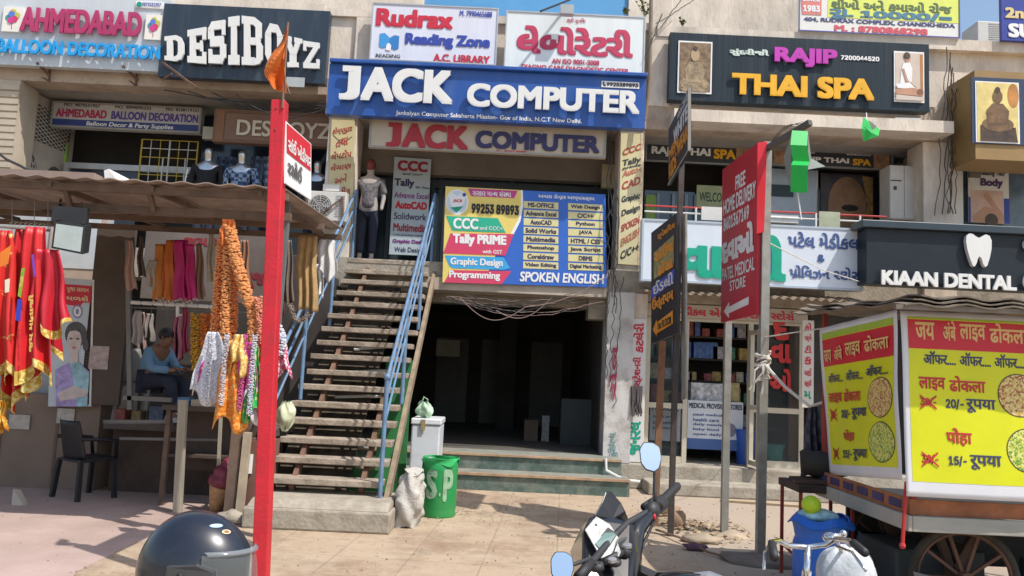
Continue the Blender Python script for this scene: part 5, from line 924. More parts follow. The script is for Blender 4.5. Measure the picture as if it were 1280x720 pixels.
# table, boxes, chairs
for k in range(9):
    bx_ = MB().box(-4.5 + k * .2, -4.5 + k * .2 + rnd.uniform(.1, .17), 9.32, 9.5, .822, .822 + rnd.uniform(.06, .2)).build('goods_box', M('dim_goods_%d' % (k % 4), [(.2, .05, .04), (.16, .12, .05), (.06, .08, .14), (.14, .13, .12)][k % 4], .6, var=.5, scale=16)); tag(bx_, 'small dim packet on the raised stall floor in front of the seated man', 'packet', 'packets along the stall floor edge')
tb = empty('display_table', (-3.35, 8.95, 0), 'dark wooden display table in front of the seated shopkeeper', 'table')
MB().box(-3.72, -2.75, 8.75, 9.2, 1.02, 1.07).build('table_top', M('table_brown', (.075, .05, .038), .7, var=.3), tb); 
for x in (-3.68, -2.8): MB().box(x, x + .05, 8.78, 8.83, 0, 1.02).build('leg', dkb, tb)
MB().box(-3.66, -2.8, 9.1, 9.13, .35, 1.0).build('back_board', M('table_brown', ()), tb); MB().box(-3.66, -2.8, 8.79, 9.1, .52, .55).build('shelf', M('table_brown', ()), tb)
MB().box(-3.58, -3.45, 8.8, 8.95, 1.072, 1.16).build('tin_box', M('tin_blue', (.05, .13, .25), .5, var=.3)); tag(COL.objects[-1] if False else bpy.data.objects['tin_box'], 'small blue box on the display table', 'box')
tag(MB().box(-3.43, -3.15, 8.8, 9.0, 1.072, 1.14).build('carton', M('carton_pale', (.38, .32, .25), .8)), 'low pale carton next to the blue box on the display table', 'carton')
wp = MB().bar(P(222, 640, 8.45), P(229, 500, 8.45), .085, .05); tag(wp.build('timber_post', M('post_grey_wood', (.36, .32, .25), .9, var=.3, scale=3, bump=.5, stretch=(1, 1, .15))), 'weathered grey timber post standing before the stall', 'post')
wp = MB().bar(P(273, 585, 8.6), P(276, 522, 8.6), .03); tag(wp.build('timber_stick', M('post_grey_wood', ())), 'thin pale stick behind the cone-shaped bin', 'stick')
def plastic_chair(label, x, Y, z, m_, rz, parts_=True):
    t = empty('plastic_chair', (x, Y, z), label, 'chair', None, (0, 0, rz))
    MB().hexa([(-.22, -.22, .42), (.22, -.22, .42), (.22, .2, .4), (-.22, .2, .4)], [(-.22, -.22, .45), (.22, -.22, .45), (.22, .2, .43), (-.22, .2, .43)]).build('seat', m_, t, True, bevel=.01)
    MB().grid(lambda u, v: Vector(((u - .5) * (.42 - .06 * v * v), .2 + .1 * v - .25 * (u - .5) ** 2, .43 + .42 * v)), 12, 8).build('backrest', m_, t, True, True, solid=.015)
    for sx in (-1, 1):
        for sy_ in (-1, 1): MB().bar((sx * .24, sy_ * .21, 0), (sx * .2, sy_ * .19, .42), .045).build('leg', m_, t, True)
        if parts_: MB().tube([(sx * .23, .22, .66), (sx * .25, .0, .65), (sx * .24, -.18, .63), (sx * .22, -.2, .43)], .022, 6).build('armrest', m_, t, True, True)
    return t
plastic_chair('dark blue plastic chair in the shade before the counter wall', P(108, 610, 9.1).x, 9.05, .006, M('chair_blue', (.012, .013, .018), .5), 2.6)
plastic_chair('pale grey plastic chair under the seated shopkeeper', P(181, 490, 9.75).x, 9.75, .82, M('chair_grey', (.16, .165, .155), .5), rad(80), False)
# seated man
mn = empty('person', (P(186, 485, 9.62).x, 9.62, .84), 'man in a light blue shirt and dark trousers sitting in the stall, looking down', 'person', None, (0, 0, rad(-18)))
mn.scale = (.9, .9, .9)
sk_ = M('skin_brown', (.2, .105, .065), .55, var=.1); J = [(0, 0, .5, .13), (.02, 0, .7, .13), (.1, 0, .88, .14), (.17, 0, .97, .06), (.23, 0, 1.03, .085), (.24, 0, 1.12, .08), (.1, -.19, .9, .05), (.2, -.24, .68, .042), (.42, -.12, .66, .032), (.5, -.08, .68, .04), (.1, .19, .9, .05), (.2, .24, .68, .042), (.42, .12, .66, .032), (.5, .08, .68, .04), (.08, -.1, .5, .09), (.46, -.12, .52, .07), (.5, -.12, .1, .045), (.62, -.12, .04, .035), (.08, .1, .5, .09), (.46, .12, .52, .07), (.48, .12, .1, .045), (.6, .12, .04, .035)]
Ed = [(0, 1), (1, 2), (2, 3), (3, 4), (4, 5), (2, 6), (6, 7), (7, 8), (8, 9), (2, 10), (10, 11), (11, 12), (12, 13), (0, 14), (14, 15), (15, 16), (16, 17), (0, 18), (18, 19), (19, 20), (20, 21)]
body = skin(J, Ed, 'body', sk_, mn, True)
def grow(j, d, idx): return [(J[i][0], J[i][1], J[i][2], J[i][3] + d) for i in idx]
skin(grow(J, .022, [0, 1, 2, 6, 7, 8, 10, 11, 12]), [(0, 1), (1, 2), (2, 3), (3, 4), (4, 5), (2, 6), (6, 7), (7, 8)], 'shirt', M('shirt_blue', (.13, .26, .4), .8, var=.12, scale=8), mn, True)
skin(grow(J, .022, [0, 14, 15, 16, 18, 19, 20]), [(0, 1), (1, 2), (2, 3), (0, 4), (4, 5), (5, 6)], 'trousers', M('trouser_navy', ()), mn, True)
MB().ball((.2, 0, 1.13), .112, 14, sq=(.95, .88, .82)).build('hair', M('hair_black', (.01, .009, .008), .5), mn, True, True)
fcm = MB(); fcm.ball((.335, 0, 1.06), .02, 8, sq=(1, .8, 1.3)); [fcm.ball((.3, y, 1.095), .012, 8) for y in (-.035, .035)]; [fcm.ball((.225, y, 1.08), .025, 8, sq=(.7, .4, 1.1)) for y in (-.088, .088)]; fcm.build('face', sk_, mn, True, True)
for sy_ in (-1, 1):
    h = MB()
    for k in range(5): h.tube([(.5, sy_ * (.06 + .016 * k), .69), (.55, sy_ * (.055 + .016 * k), .685), (.575, sy_ * (.05 + .014 * k), .66)], [.011, .01, .008], 6)
    h.build('fingers', sk_, mn, True, True)
    MB().hexa([(.42, sy_ * .12 - .05, .0), (.7, sy_ * .12 - .05, .0), (.7, sy_ * .12 + .05, .0), (.42, sy_ * .12 + .05, .0)], [(.44, sy_ * .12 - .045, .09), (.6, sy_ * .12 - .04, .07), (.6, sy_ * .12 + .04, .07), (.44, sy_ * .12 + .045, .09)]).build('shoe', M('shoe_grey', (.45, .45, .46), .6), mn, True, bevel=.015)
# cone-shaped bin, stones
ib = empty('cone_shaped_bin', G(268, 640), 'ice-cream-cone shaped bin with maroon swirl top leaning by the stall post', 'bin', None, (0, rad(12), 0))
MB().lathe([(.045, .0), (.055, .0), (.125, .26), (.13, .28), (.11, .28)], (0, 0, 0), 20).build('cone', M('waffle', (.42, .25, .13), .8, var=.3, scale=18), ib, True, True)
MB().lathe([(.13, .27), (.155, .3), (.15, .36), (.12, .38), (.13, .41), (.105, .47), (.08, .48), (.075, .52), (.03, .58), (.01, .585)], (0, 0, 0), 20).build('swirl_top', M('maroon_swirl', (.2, .025, .05), .45, var=.5, scale=9), ib, True, True)
MB().tube([(.06, -.08, .46), (.1, -.04, .52), (.12, .02, .53)], [.02, .02, .012], 8).build('stripe', M('cream_stripe', (.6, .45, .4), .6), ib, True, True)
pc_ = MB().slab([P(303, 568, 8.3), P(316, 568, 8.3), P(314, 592, 8.3), P(302, 592, 8.3)], .02); tag(pc_.build('picture_card', W_), 'small framed white card beside the red post foot', 'card')
tag(MB().box(P(300, 600, 8.28).x, P(332, 600, 8.28).x, 8.32, 8.7, .0, .78).build('brown_crate', M('crate_brown', (.17, .08, .06), .8, var=.2)), 'dark brown crate left of the stair foot', 'crate')
def stone(name, label, p, r, sq, m_=None, cat='stone', group=None):
    m = MB().ball((0, 0, 0), r, 12, sq=sq); m.v = [tuple(Vector(v) * (1 + .22 * math.sin(v[0] * 23 / r * .2 + v[2] * 31 / r * .15) + rnd.uniform(-.07, .07)) + Vector(p)) for v in m.v]
    return tag(m.build(name, m_ or conc, smooth=True), label, cat, group)
stone('rock', 'grey rock lying by the stall post in front of the stair block', G(292, 655) + Vector((0, 0, .06)), .12, (1.3, .8, .6)); stone('rock', 'rough concrete lump left of the stair block', G(312, 652) + Vector((0, .3, .12)), .2, (1, .8, .9))
wsh = MB(); w0 = G(14, 632); wsh.hexa([w0 + Vector((0, 0, 0)), w0 + Vector((.12, 0, 0)), w0 + Vector((.0, 0, .17))], [w0 + Vector((0, .1, 0)), w0 + Vector((.12, .1, 0)), w0 + Vector((.02, .1, .15))]); tag(wsh.build('wedge_stone', M('wedge_pale', (.5, .45, .38), .9)), 'small pale wedge-shaped stone at the foot of the counter wall', 'stone')
# ================================================================ signposts
# red post with its white and red plate and a small saffron flag
redp = M('red_enamel', (.55, .015, .03), .5, var=.18, scale=3, dirt=.55, dcol=(.3, .03, .03), dscale=9, bump=.15, bscale=40)
rpY = 5.5; pt, pb_ = P(350, 127, rpY), P(327, 700, rpY)
foot = pb_ + (pb_ - pt) * (pb_.z / (pt.z - pb_.z)); rp_ = empty('sign_post', (foot.x, rpY, 0), 'tall square red enamel post with a small white and red Gujarati plate, before the stairs', 'signpost')
MB().bar((foot.x, rpY, -.02), pt, .1).build('post', redp, rp_, bevel=.008)
MB().ball(P(345, 135, rpY - .052), .008, 8).ball(P(344, 162, rpY - .052), .008, 8).build('bolt', rust, rp_)
x0 = P(357, 190, rpY).x; ca = [PX(357.5, 151, x0), None, None, PX(357.5, 231, x0)]
def along(pxl, yt, yb, Ya, pxr, ytr, ybr, Yb): return [P(pxl, yt, Ya), P(pxr, ytr, Yb), P(pxr, ybr, Yb), P(pxl, yb, Ya)]
c = along(357, 151, 229, 5.5, 389, 181, 250, 6.25); c = [Vector((x0 + (.0 if i in (0, 3) else -.0), p.y, p.z)) for i, p in enumerate(c)]
c = along(357, 151, 229, 5.48, 389, 180, 250, 6.2)
pl = MB().slab(c, .012).build('sign_plate', W_, rp_)
rb_ = [(.03, .03), (.96, .02), (.96, .5), (.03, .5)]; shape(pl, c, rb_, M('plate_red', (.6, .02, .035), .45), .004)
T(pl, 'સાંઈ ખોડીયાર', sub(c, .06, .2, .95, .45), W_, .03, latin=False, off=.007); T(pl, 'રસોઈ', sub(c, .05, .56, .6, .84), M('plate_ink', (.12, .11, .11), .6), .03, latin=False, off=.007)
fg = MB(); fa = P(358, 33, 5.45)
fl_p = [(358, 32), (352, 60), (336, 92), (345, 112), (353, 112), (357, 90), (360, 60)]
fg.grid(lambda u, v: P(359 - 3 * v - (26 * min(v / .75, 1) * (1 - max(0, v - .8) * 2)) * (1 - u), 32 + 80 * v + 6 * (u - .5) * v, 5.45 + .05 * math.sin(u * 6 + v * 5)) + Vector((0, .03 * math.sin(v * 8), 0)), 10, 16)
ff = tag(fg.build('saffron_flag', cloth_mat('saffron', (.8, .22, .04), .1, .7, (.85, .4, .1), 10, .3), solid=.003), 'torn saffron flag on a thin stick at the top of the red post', 'flag')
MB().tube([P(353, 135, 5.44), P(360, 28, 5.44)], .008, 6).build('stick', M('stick_brown', (.2, .12, .08), .8), ff)
# black boards on the slim rusty pole
dkp = M('dark_pole', (.07, .06, .055), .6, metal=.3, var=.3, scale=7, dirt=.5, dcol=(.18, .09, .05), dscale=4)
b0 = G(838, 670); bp = empty('sign_post', (b0.x, b0.y, 0), 'slim dark pole carrying two black boards with orange lettering seen nearly edge-on', 'signpost')
tp_ = P(853, 170, b0.y); MB().bar((b0.x, b0.y, -.02), tp_, .055).build('post', dkp, bp)
c = along(835.5, 162, 232, 9.1, 861, 109, 188, 7.95); bd = MB().slab(c, .025).build('sign_board', M('board_black', (.02, .02, .025), .5, var=.2), bp)
SGR = M('sign_orange', (.68, .27, .02), .5); T(bd, 'WHITE', sub(c, .3, .22, .97, .48), ink('board_white', (.6, .6, .62)), .05); T(bd, 'MEN', sub(c, .06, .42, .52, .62), SGR, .05); T(bd, 'WEAR', sub(c, .48, .54, .96, .8), SGR, .05); T(bd, 'KIDS', sub(c, .06, .66, .45, .94), SGR, .05); T(bd, 'since 2010', sub(c, .5, .05, .95, .17), ink('board_white', ()), .02)
f_ = MB(); f_.slab(out(sub(c, .975, 0, 1, 1), .008), .03).slab(out(sub(c, 0, .975, .97, 1), .008), .006); f_.build('frame', M('grey_trim', ()), bd)
c = along(814, 291, 430, 8.75, 846, 266, 416, 8.1); bd = MB().slab(c, .03).build('sign_board', M('board_black', ()), bp)
T(bd, 'સ્પેશિયલ', sub(c, .28, .05, .95, .13), SGR, .03, latin=False)
shape(bd, c, [(.12, .2), (.9, .17), (.9, .42), (.12, .44)], M('board_olive', (.25, .24, .1), .6, var=.4, scale=12), .004); shape(bd, c, [(.02, .5), (.92, .46), (.92, .56), (.02, .61)], ink('board_blue', (.04, .08, .45)), .004)
T(bd, 'સાઉથ', sub(c, .15, .19, .9, .3), SGR, .05, latin=False, off=.006); T(bd, 'ઢોસા', sub(c, .3, .32, .88, .44), SGR, .05, latin=False, off=.006); T(bd, 'ઈડલી', sub(c, .1, .47, .9, .58), ink('board_white', ()), .03, latin=False, off=.007); T(bd, 'ઉત્તપમ', sub(c, .06, .6, .9, .74), SGR, .05, latin=False, off=.006)
shape(bd, c, [(.08, .88), (.24, .81), (.24, .835), (.86, .8), (.86, .91), (.24, .93), (.24, .955)], SGR, .004); T(bd, '1st FLOOR', sub(c, .3, .84, .82, .905), BLK, .03, off=.007)
MB().slab([p + Vector((.05, .05, 0)) for p in along(847, 268, 500, 8.12, 852, 265, 498, 8.0)], .02).build('edge_strip', steel, bp)
b1 = P(828, 426, 9.0); o = MB().bar((b1.x - .03, 9.0, 0), b1, .07, .05).build('rusty_post', M('post_rust', (.22, .11, .06), .85, var=.3, scale=6)); tag(o, 'short rusty brown post under the lower black board', 'post')
# red home delivery sign on two grey posts
A = G(905, 670); B = G(950, 701); xs = (A.x + B.x) / 2
rs = empty('sign_post', (xs, (A.y + B.y) / 2, 0), 'red board reading FREE HOME DELIVERY with a white arrow, on two grey steel posts', 'signpost')
pA = PX(907, 400, A.x + .0); zt = P(957, 178, B.y).z
MB().bar((A.x, A.y, -.02), (A.x, A.y, P(905, 225, A.y).z), .07).build('post', steel, rs); MB().bar((B.x, B.y, -.02), (B.x + .01, B.y, zt), .075).build('post', steel, rs)
c = [Vector((A.x - .05, A.y + .05, P(903, 212, A.y).z)), Vector((B.x - .055, B.y - .05, P(946, 180, B.y).z)), Vector((B.x - .055, B.y - .05, P(946, 393, B.y).z)), Vector((A.x - .05, A.y + .05, P(901, 402, A.y).z))]
c = [P(903, 212, A.y), P(947, 179, B.y), P(946, 393, B.y), P(901, 403, A.y)]
bd = MB().slab(c, .03).build('sign_board', M('red_board', (.5, .012, .03), .45, var=.1), rs)
def gz(s, u0, v0, u1, v1, bo, la, res=3): T(bd, s, sub(c, u0, v0, u1, v1), W_, bo, latin=la, res=res)
gz('FREE', .42, .11, .7, .2, .03, True); gz('HOME DELIVERY', .06, .215, .97, .315, .03, True); gz('8401367149', .07, .335, .8, .42, .03, True); gz('દવાઓ', .03, .44, .93, .63, .06, False, 5); gz('PATEL MEDICAL', .05, .66, .95, .74, .02, True); gz('STORE', .28, .755, .72, .82, .02, True)
shape(bd, c, [(.1, .935), (.26, .885), (.25, .915), (.8, .885), (.8, .93), (.25, .955), (.26, .985)], W_, .004)
ce = [P(947, 178, B.y - .06), P(959, 177, B.y - .06), P(955, 290, B.y - .06), P(946, 292, B.y - .06)]; MB().slab(ce, .02).build('edge_flap', M('red_flap', (.62, .015, .03), .4), rs)
arm = MB().bar(P(955, 188, B.y), P(1013, 153, B.y - .5), .05); arm.build('lamp_arm', M('arm_dark', (.1, .09, .08), .6, metal=.3), rs)
wl = MB()
for k in range(4): a_ = P(950, 205, B.y); b_ = P(1004, 152 + k * 2, B.y - .4); wl.tube([a_ + (b_ - a_) * t + Vector((0, 0, (.1 + .02 * k) * math.sin(math.pi * t))) for t in [i / 12 for i in range(13)]], .002, 4)
wl.build('wire', black, rs)
rp2 = MB()                                              # rope round the nearer post
for i in range(9): z = P(952, 452, B.y).z + .015 * i - .05; rp2.tube([Vector((B.x + .06 * math.cos(t * .7) + .012 * math.sin(i + t), B.y + .06 * math.sin(t * .7), z + .03 * math.sin(t * .5 + i))) for t in range(10)], .011, 5)
for i in range(6): a_ = P(953, 455, B.y - .06); rp2.tube([a_, a_ + Vector((rnd.uniform(-.1, .1), -.02, rnd.uniform(-.16, -.05))), a_ + Vector((rnd.uniform(-.14, .1), 0, rnd.uniform(-.28, -.15)))], .009, 4)
ra, rb2 = P(955, 455, B.y - .05), P(1012, 508, 6.95); rp2.tube([ra, ra.lerp(rb2, .5) + Vector((0, 0, -.03)), rb2, P(1038, 500, 6.9)], .014, 6)
ra, rb2 = P(952, 422, B.y), P(1030, 410, 6.9); rp2.tube([ra, rb2], .006, 5); ra, rb2 = P(960, 303, B.y), P(1075, 352, 11.4); rp2.tube([ra, ra.lerp(rb2, .5) + Vector((0, 0, -.05)), rb2], .006, 5)
tag(rp2.build('tie_rope', M('rope_white', (.6, .56, .5), .9, var=.15)), 'white rope knotted round the grey sign post and tied to the snack cart', 'rope')
# green paper kites
kg = M('kite_green', (.02, .55, .1), .5, var=.1, transl=.25); kt = empty('paper_kite', P(1000, 243, 6.85), 'long folded green paper kite hanging from the lamp arm', 'kite')
kp = [(990, 1010, 163, 0), (988, 1009, 181, .05), (991, 1012, 201, .0), (989, 1010, 206, .1), (988, 1009, 240, 0)]
km = MB()
for i in range(4):
    a_, b_ = kp[i], kp[i + 1]; km.hexa([P(a_[0], a_[2], 6.85 - a_[3]), P(a_[1], a_[2] + 1, 6.85 - a_[3]), P(b_[1], b_[2] + 1, 6.85 - b_[3]), P(b_[0], b_[2], 6.85 - b_[3])], [P(a_[0], a_[2], 6.9 - a_[3]), P(a_[1], a_[2] + 1, 6.9 - a_[3]), P(b_[1], b_[2] + 1, 6.9 - b_[3]), P(b_[0], b_[2], 6.9 - b_[3])])
km.build('folded_paper', kg, kt)
MB().hexa([P(990, 165, 6.95), P(980, 195, 7.1), P(983, 222, 7.1), P(989, 236, 6.95)], [P(990, 165, 6.96), P(981, 195, 7.11), P(984, 222, 7.11), P(989, 236, 6.96)]).hexa([P(1010, 165, 6.95), P(1014, 198, 7.05), P(1032, 208, 7.1), P(1010, 212, 6.95)], [P(1010, 165, 6.96), P(1014, 198, 7.06), P(1032, 208, 7.11), P(1010, 212, 6.96)]).build('side_paper', M('kite_grey', (.28, .32, .29), .6, transl=.3), kt)
MB().tube([P(997, 240, 6.9), P(1002, 275, 6.9)], .006, 5).build('string', W_, kt)
k2 = MB().hexa([P(1079, 146, 11.1), P(1100, 162, 11.15), P(1098, 170, 11.1), P(1079, 177, 11.1), P(1077, 160, 11.05)], [P(1079, 146, 11.12), P(1100, 162, 11.17), P(1098, 170, 11.12), P(1079, 177, 11.12), P(1077, 160, 11.07)]).build('paper_kite', kg); tag(k2, 'small crumpled green paper kite caught below the large THAI SPA board', 'kite')
MB().hexa([P(1086, 150, 11.03), P(1096, 158, 11.03), P(1090, 163, 11.03)], [P(1086, 150, 11.04), P(1096, 158, 11.04), P(1090, 163, 11.04)]).build('grey_patch', M('kite_grey', ()), k2); MB().tube([P(1084, 152, 11.1), P(1083, 141, 11.3)], .006, 4).build('string', W_, k2)

# ================================================================ snack cart
CY = 5.3; k0 = P(1129, 640, CY); k1 = P(1030, 603, 6.85); CX = (k0.x + k1.x) / 2; CZ = .74
cart = empty('snack_cart', (CX + 1.1, 6.1, 0), 'wooden four-wheeled snack cart under a rusty tin roof, at the right edge', 'cart')
def cp(o): return o
grey_w = M('cart_grey_wood', (.38, .37, .33), .85, var=.2, scale=3, bump=.3, dirt=.6, dscale=3, stretch=(.3, 1, 1))
CXR = CX + 2.6
MB().box(CX, CXR, CY, 6.85, CZ, CZ + .04).build('deck', grey_w, cart)
MB().box(CX + .0, CXR, CY - .03, CY - .001, CZ - .04, CZ + .06).box(CX - .03, CX - .001, CY - .03, 6.85, CZ - .04, CZ + .06).build('edge_rail', grey_w, cart, bevel=.006)
orng = M('cart_orange', (.36, .13, .055), .7, var=.35, scale=5, dirt=.4)
MB().box(CX + .002, CXR, CY + .01, CY + .03, CZ + .06, CZ + .16).box(CX + .0, CX + .02, CY + .031, 6.85, CZ + .06, CZ + .16).build('side_board', orng, cart)
ov = MB()
for i in range(6): a_ = CY + .12 + i * .25; ov.box(CX - .006, CX - .001, a_, a_ + .17, CZ + .085, CZ + .14)
ov.build('painted_panel', M('panel_navy', (.05, .04, .12), .6, var=.4), cart)
pm = M('post_red_rust', (.28, .04, .03), .7, var=.3)
for x, y in ((CX + .03, CY + .03), (CX + .03, 6.8), (CXR - .05, CY + .05), (CXR - .05, 6.8)): MB().bar((x, y, CZ), (x, y, 2.12 if y < 6 else 2.28), .035).build('post', pm, cart)
rf = MB(); tinr = M('cart_tin', (.18, .145, .11), .8, metal=.1, var=.35, scale=5, bump=.4, dirt=.8, dcol=(.12, .08, .06), dscale=3)
for k in range(3): rf.grid(lambda u, v: Vector((CX - .2 + .08 * k + (CXR + .3 - CX) * u, 4.95 + .06 * k + 2.0 * v, 2.13 + .035 * k + .1 * v - .02 * k * u + .012 * math.sin(u * 60 + v * 5 + k) + .012 * math.sin(v * 20 + u * 8))), 60, 12)
rf.build('roof', tinr, cart, solid=.01)
MB().bar((CX - .25, 4.98, 2.12), (CXR, 4.98, 2.14), .03).build('roof_beam', M('beam_grey', (.2, .17, .14), .9, var=.3), cart)
def wheel(x, y, rz, label=None):
    wm = MB(); R = .36; c_ = Vector((x, y, R)); ax = Vector((math.sin(rz), math.cos(rz), 0)); u = Vector((math.cos(rz), -math.sin(rz), 0)); z = Vector((0, 0, 1))
    pt_ = lambda r, t, o=0: c_ + (u * math.cos(t) + z * math.sin(t)) * r + ax * o
    ty = MB(); ty.grid(lambda a_, b_: c_ + (u * math.cos(a_ * 6.2832) + z * math.sin(a_ * 6.2832)) * (R - .028 + .028 * math.cos(b_ * 6.2832)) + ax * .028 * math.sin(b_ * 6.2832), 40, 8)
    o = ty.build('wheel', M('tyre', (.04, .036, .03), .9, var=.3, dirt=.5, dcol=(.12, .09, .07)), cart, smooth=True)
    m = MB(); m.lathe([(.05, -.06), (.055, 0), (.05, .06)], c_, 14, 0, ax)
    for k in range(10): t = k * .6283; m.bar(pt_(.04, t), pt_(R - .04, t), .022, .02)
    m.build('spoke', M('spoke_brown', (.12, .06, .04), .8, var=.3), o)
    m = MB(); m.grid(lambda a_, b_: c_ + (u * math.cos(a_ * 6.2832) + z * math.sin(a_ * 6.2832)) * (R - .06 + .014 * math.cos(b_ * 6.2832)) + ax * .02 * math.sin(b_ * 6.2832), 40, 6); m.build('rim', M('spoke_brown', ()), o)
wheel(P(1205, 716, 5.55).x, 5.55, .12); wheel(P(1205, 716, 5.55).x, 6.65, 0); wheel(CXR - .4, 5.55, .1); wheel(CXR - .4, 6.65, 0)
ch = MB(); wx = P(1205, 716, 5.55).x; ch.bar((wx, 5.5, .36), (wx, 6.7, .36), .05).bar((CXR - .4, 5.5, .36), (CXR - .4, 6.7, .36), .05).bar((CX + .1, 5.7, .7), (CXR, 5.7, .7), .06).bar((CX + .1, 6.5, .7), (CXR, 6.5, .7), .06)
for y in (5.7, 6.5): ch.bar((wx - .12, y, .7), (wx, y, .36), .05).bar((wx + .2, y, .7), (wx, y, .36), .05).bar((CXR - .6, y, .7), (CXR - .4, y, .36), .05)
ch.build('undercarriage', M('iron_brown', (.09, .055, .04), .85, var=.3), cart)
ps = MB(); a_ = P(1133, 602, CY - .05); b_ = P(1128, 682, CY - .05); ps.tube([a_, b_], .012, 6).ball(b_, .022, 8); o = ps.build('hanging_strap', M('strap_red', (.5, .03, .03), .6), cart)
# things under the cart
UG = 'clutter stored under the cart'
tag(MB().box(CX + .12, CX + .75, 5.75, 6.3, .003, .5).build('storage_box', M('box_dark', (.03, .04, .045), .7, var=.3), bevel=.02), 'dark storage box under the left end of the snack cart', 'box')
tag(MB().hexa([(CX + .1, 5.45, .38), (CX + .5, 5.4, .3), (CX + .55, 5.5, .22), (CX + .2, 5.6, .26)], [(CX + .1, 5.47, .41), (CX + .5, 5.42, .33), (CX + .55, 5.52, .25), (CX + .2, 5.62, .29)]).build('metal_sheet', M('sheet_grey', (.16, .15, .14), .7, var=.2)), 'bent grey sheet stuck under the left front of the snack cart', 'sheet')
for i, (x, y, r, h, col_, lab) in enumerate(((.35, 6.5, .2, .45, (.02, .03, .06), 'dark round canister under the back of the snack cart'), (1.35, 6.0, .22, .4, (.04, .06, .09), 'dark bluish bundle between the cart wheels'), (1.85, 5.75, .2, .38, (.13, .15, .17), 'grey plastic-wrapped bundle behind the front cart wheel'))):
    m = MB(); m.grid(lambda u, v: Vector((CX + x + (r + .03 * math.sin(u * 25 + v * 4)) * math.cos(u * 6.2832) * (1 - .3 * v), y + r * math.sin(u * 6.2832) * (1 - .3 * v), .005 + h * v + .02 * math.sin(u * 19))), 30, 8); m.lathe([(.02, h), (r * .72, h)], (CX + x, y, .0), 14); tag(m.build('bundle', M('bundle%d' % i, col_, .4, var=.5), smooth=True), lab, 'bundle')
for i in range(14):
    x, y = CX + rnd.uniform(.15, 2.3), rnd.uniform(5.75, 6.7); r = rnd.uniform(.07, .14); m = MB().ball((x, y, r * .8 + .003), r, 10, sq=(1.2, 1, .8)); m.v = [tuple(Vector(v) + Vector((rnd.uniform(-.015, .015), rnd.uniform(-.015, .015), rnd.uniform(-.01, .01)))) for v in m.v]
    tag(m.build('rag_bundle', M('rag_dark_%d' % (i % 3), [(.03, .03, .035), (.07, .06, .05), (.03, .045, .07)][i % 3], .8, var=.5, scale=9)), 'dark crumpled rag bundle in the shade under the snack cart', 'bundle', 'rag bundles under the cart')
tag(MB().box(CX + .2, CXR, 6.75, 6.78, .2, .68).build('light_block_sheet', M('light_block_dark', (.025, .028, .035), .6, var=.4)), 'added dark sheet blocking light behind the underside of the snack cart', 'light_block_sheet')  # added sheet that keeps light from behind out of the cart underside
tag(MB().box(wx + .32, wx + .8, 5.2, 5.45, .003, .32).build('wooden_box', M('box_tan', (.4, .3, .15), .8, var=.2), bevel=.01), 'small tan wooden box on the ground beside the cart wheel', 'box')
# banners
ban_y = M('banner_yellow', (.74, .76, .012), .4, var=.05, scale=2, transl=.12, bump=.5, bscale=2.2); ban_w = M('banner_white', (.76, .76, .8), .45, var=.03, transl=.12); ban_r = M('banner_red', (.58, .015, .035), .45, var=.04); maroon = ink('banner_maroon', (.5, .03, .03)); bink = ink('banner_ink', (.05, .05, .12)); gold2 = ink('banner_gold', (.75, .5, .2))
def wavy(nm, c, amp, off, mat, parent, uv=(0, 0, 1, 1), nu=48, nv=32, **k):
    n = nrm(c)
    def fn(u, v):
        U = uv[0] + (uv[2] - uv[0]) * u; V = uv[1] + (uv[3] - uv[1]) * v
        return bil(c, U, V) + n * (off + amp * wv(U, V))
    return MB().grid(fn, nu, nv).build(nm, mat, parent, smooth=True, **k)
def wv(u, v): return .5 + .5 * math.sin(u * 5 + v * 2.5) * math.sin(v * 4 + 1) + .12 * math.sin(u * 23 + v * 9)
def TB(s, par, c, q, mat, bold, latin=False, amp=0.0, off=.006, **k):
    o = T(par, s, sub(c, *q), mat, bold, latin=latin, off=off, **k)
    if amp:
        n = nrm(c); me = o.data; v0 = WL.get(par.name, Vector((0, 0, 0))); ex = c[1] - c[0]; ey = c[3] - c[0]
        for v in me.vertices:
            p = v.co + v0 - c[0]; u_ = p.dot(ex) / ex.length_squared; v_ = p.dot(ey) / ey.length_squared; v.co = v.co + n * amp * wv(u_, v_)
    return o
def food(par, c, u, v, ru, rv, mat, amp):
    n = nrm(c); f = lambda U, V, o: bil(c, U, V) + n * (o + amp * wv(U, V))
    for k, (s_, m_) in enumerate(((1.0, ink('plate_edge', (.08, .06, .03))), (.95, mat))):
        m = MB(); N = 30; cen = f(u, v, .0036 + .0008 * k); rg_ = [[f(u + ru * s_ * r / 3 * math.cos(6.2832 * i / N), v + rv * s_ * r / 3 * math.sin(6.2832 * i / N), .0036 + .0008 * k) for i in range(N)] for r in (1, 2, 3)]
        for i in range(N):
            m.add([cen, rg_[0][i], rg_[0][(i + 1) % N]], [(0, 1, 2)])
            for r in (0, 1): m.add([rg_[r][i], rg_[r + 1][i], rg_[r + 1][(i + 1) % N], rg_[r][(i + 1) % N]], [(0, 1, 2, 3)])
        m.build('printed_plate', m_, par)
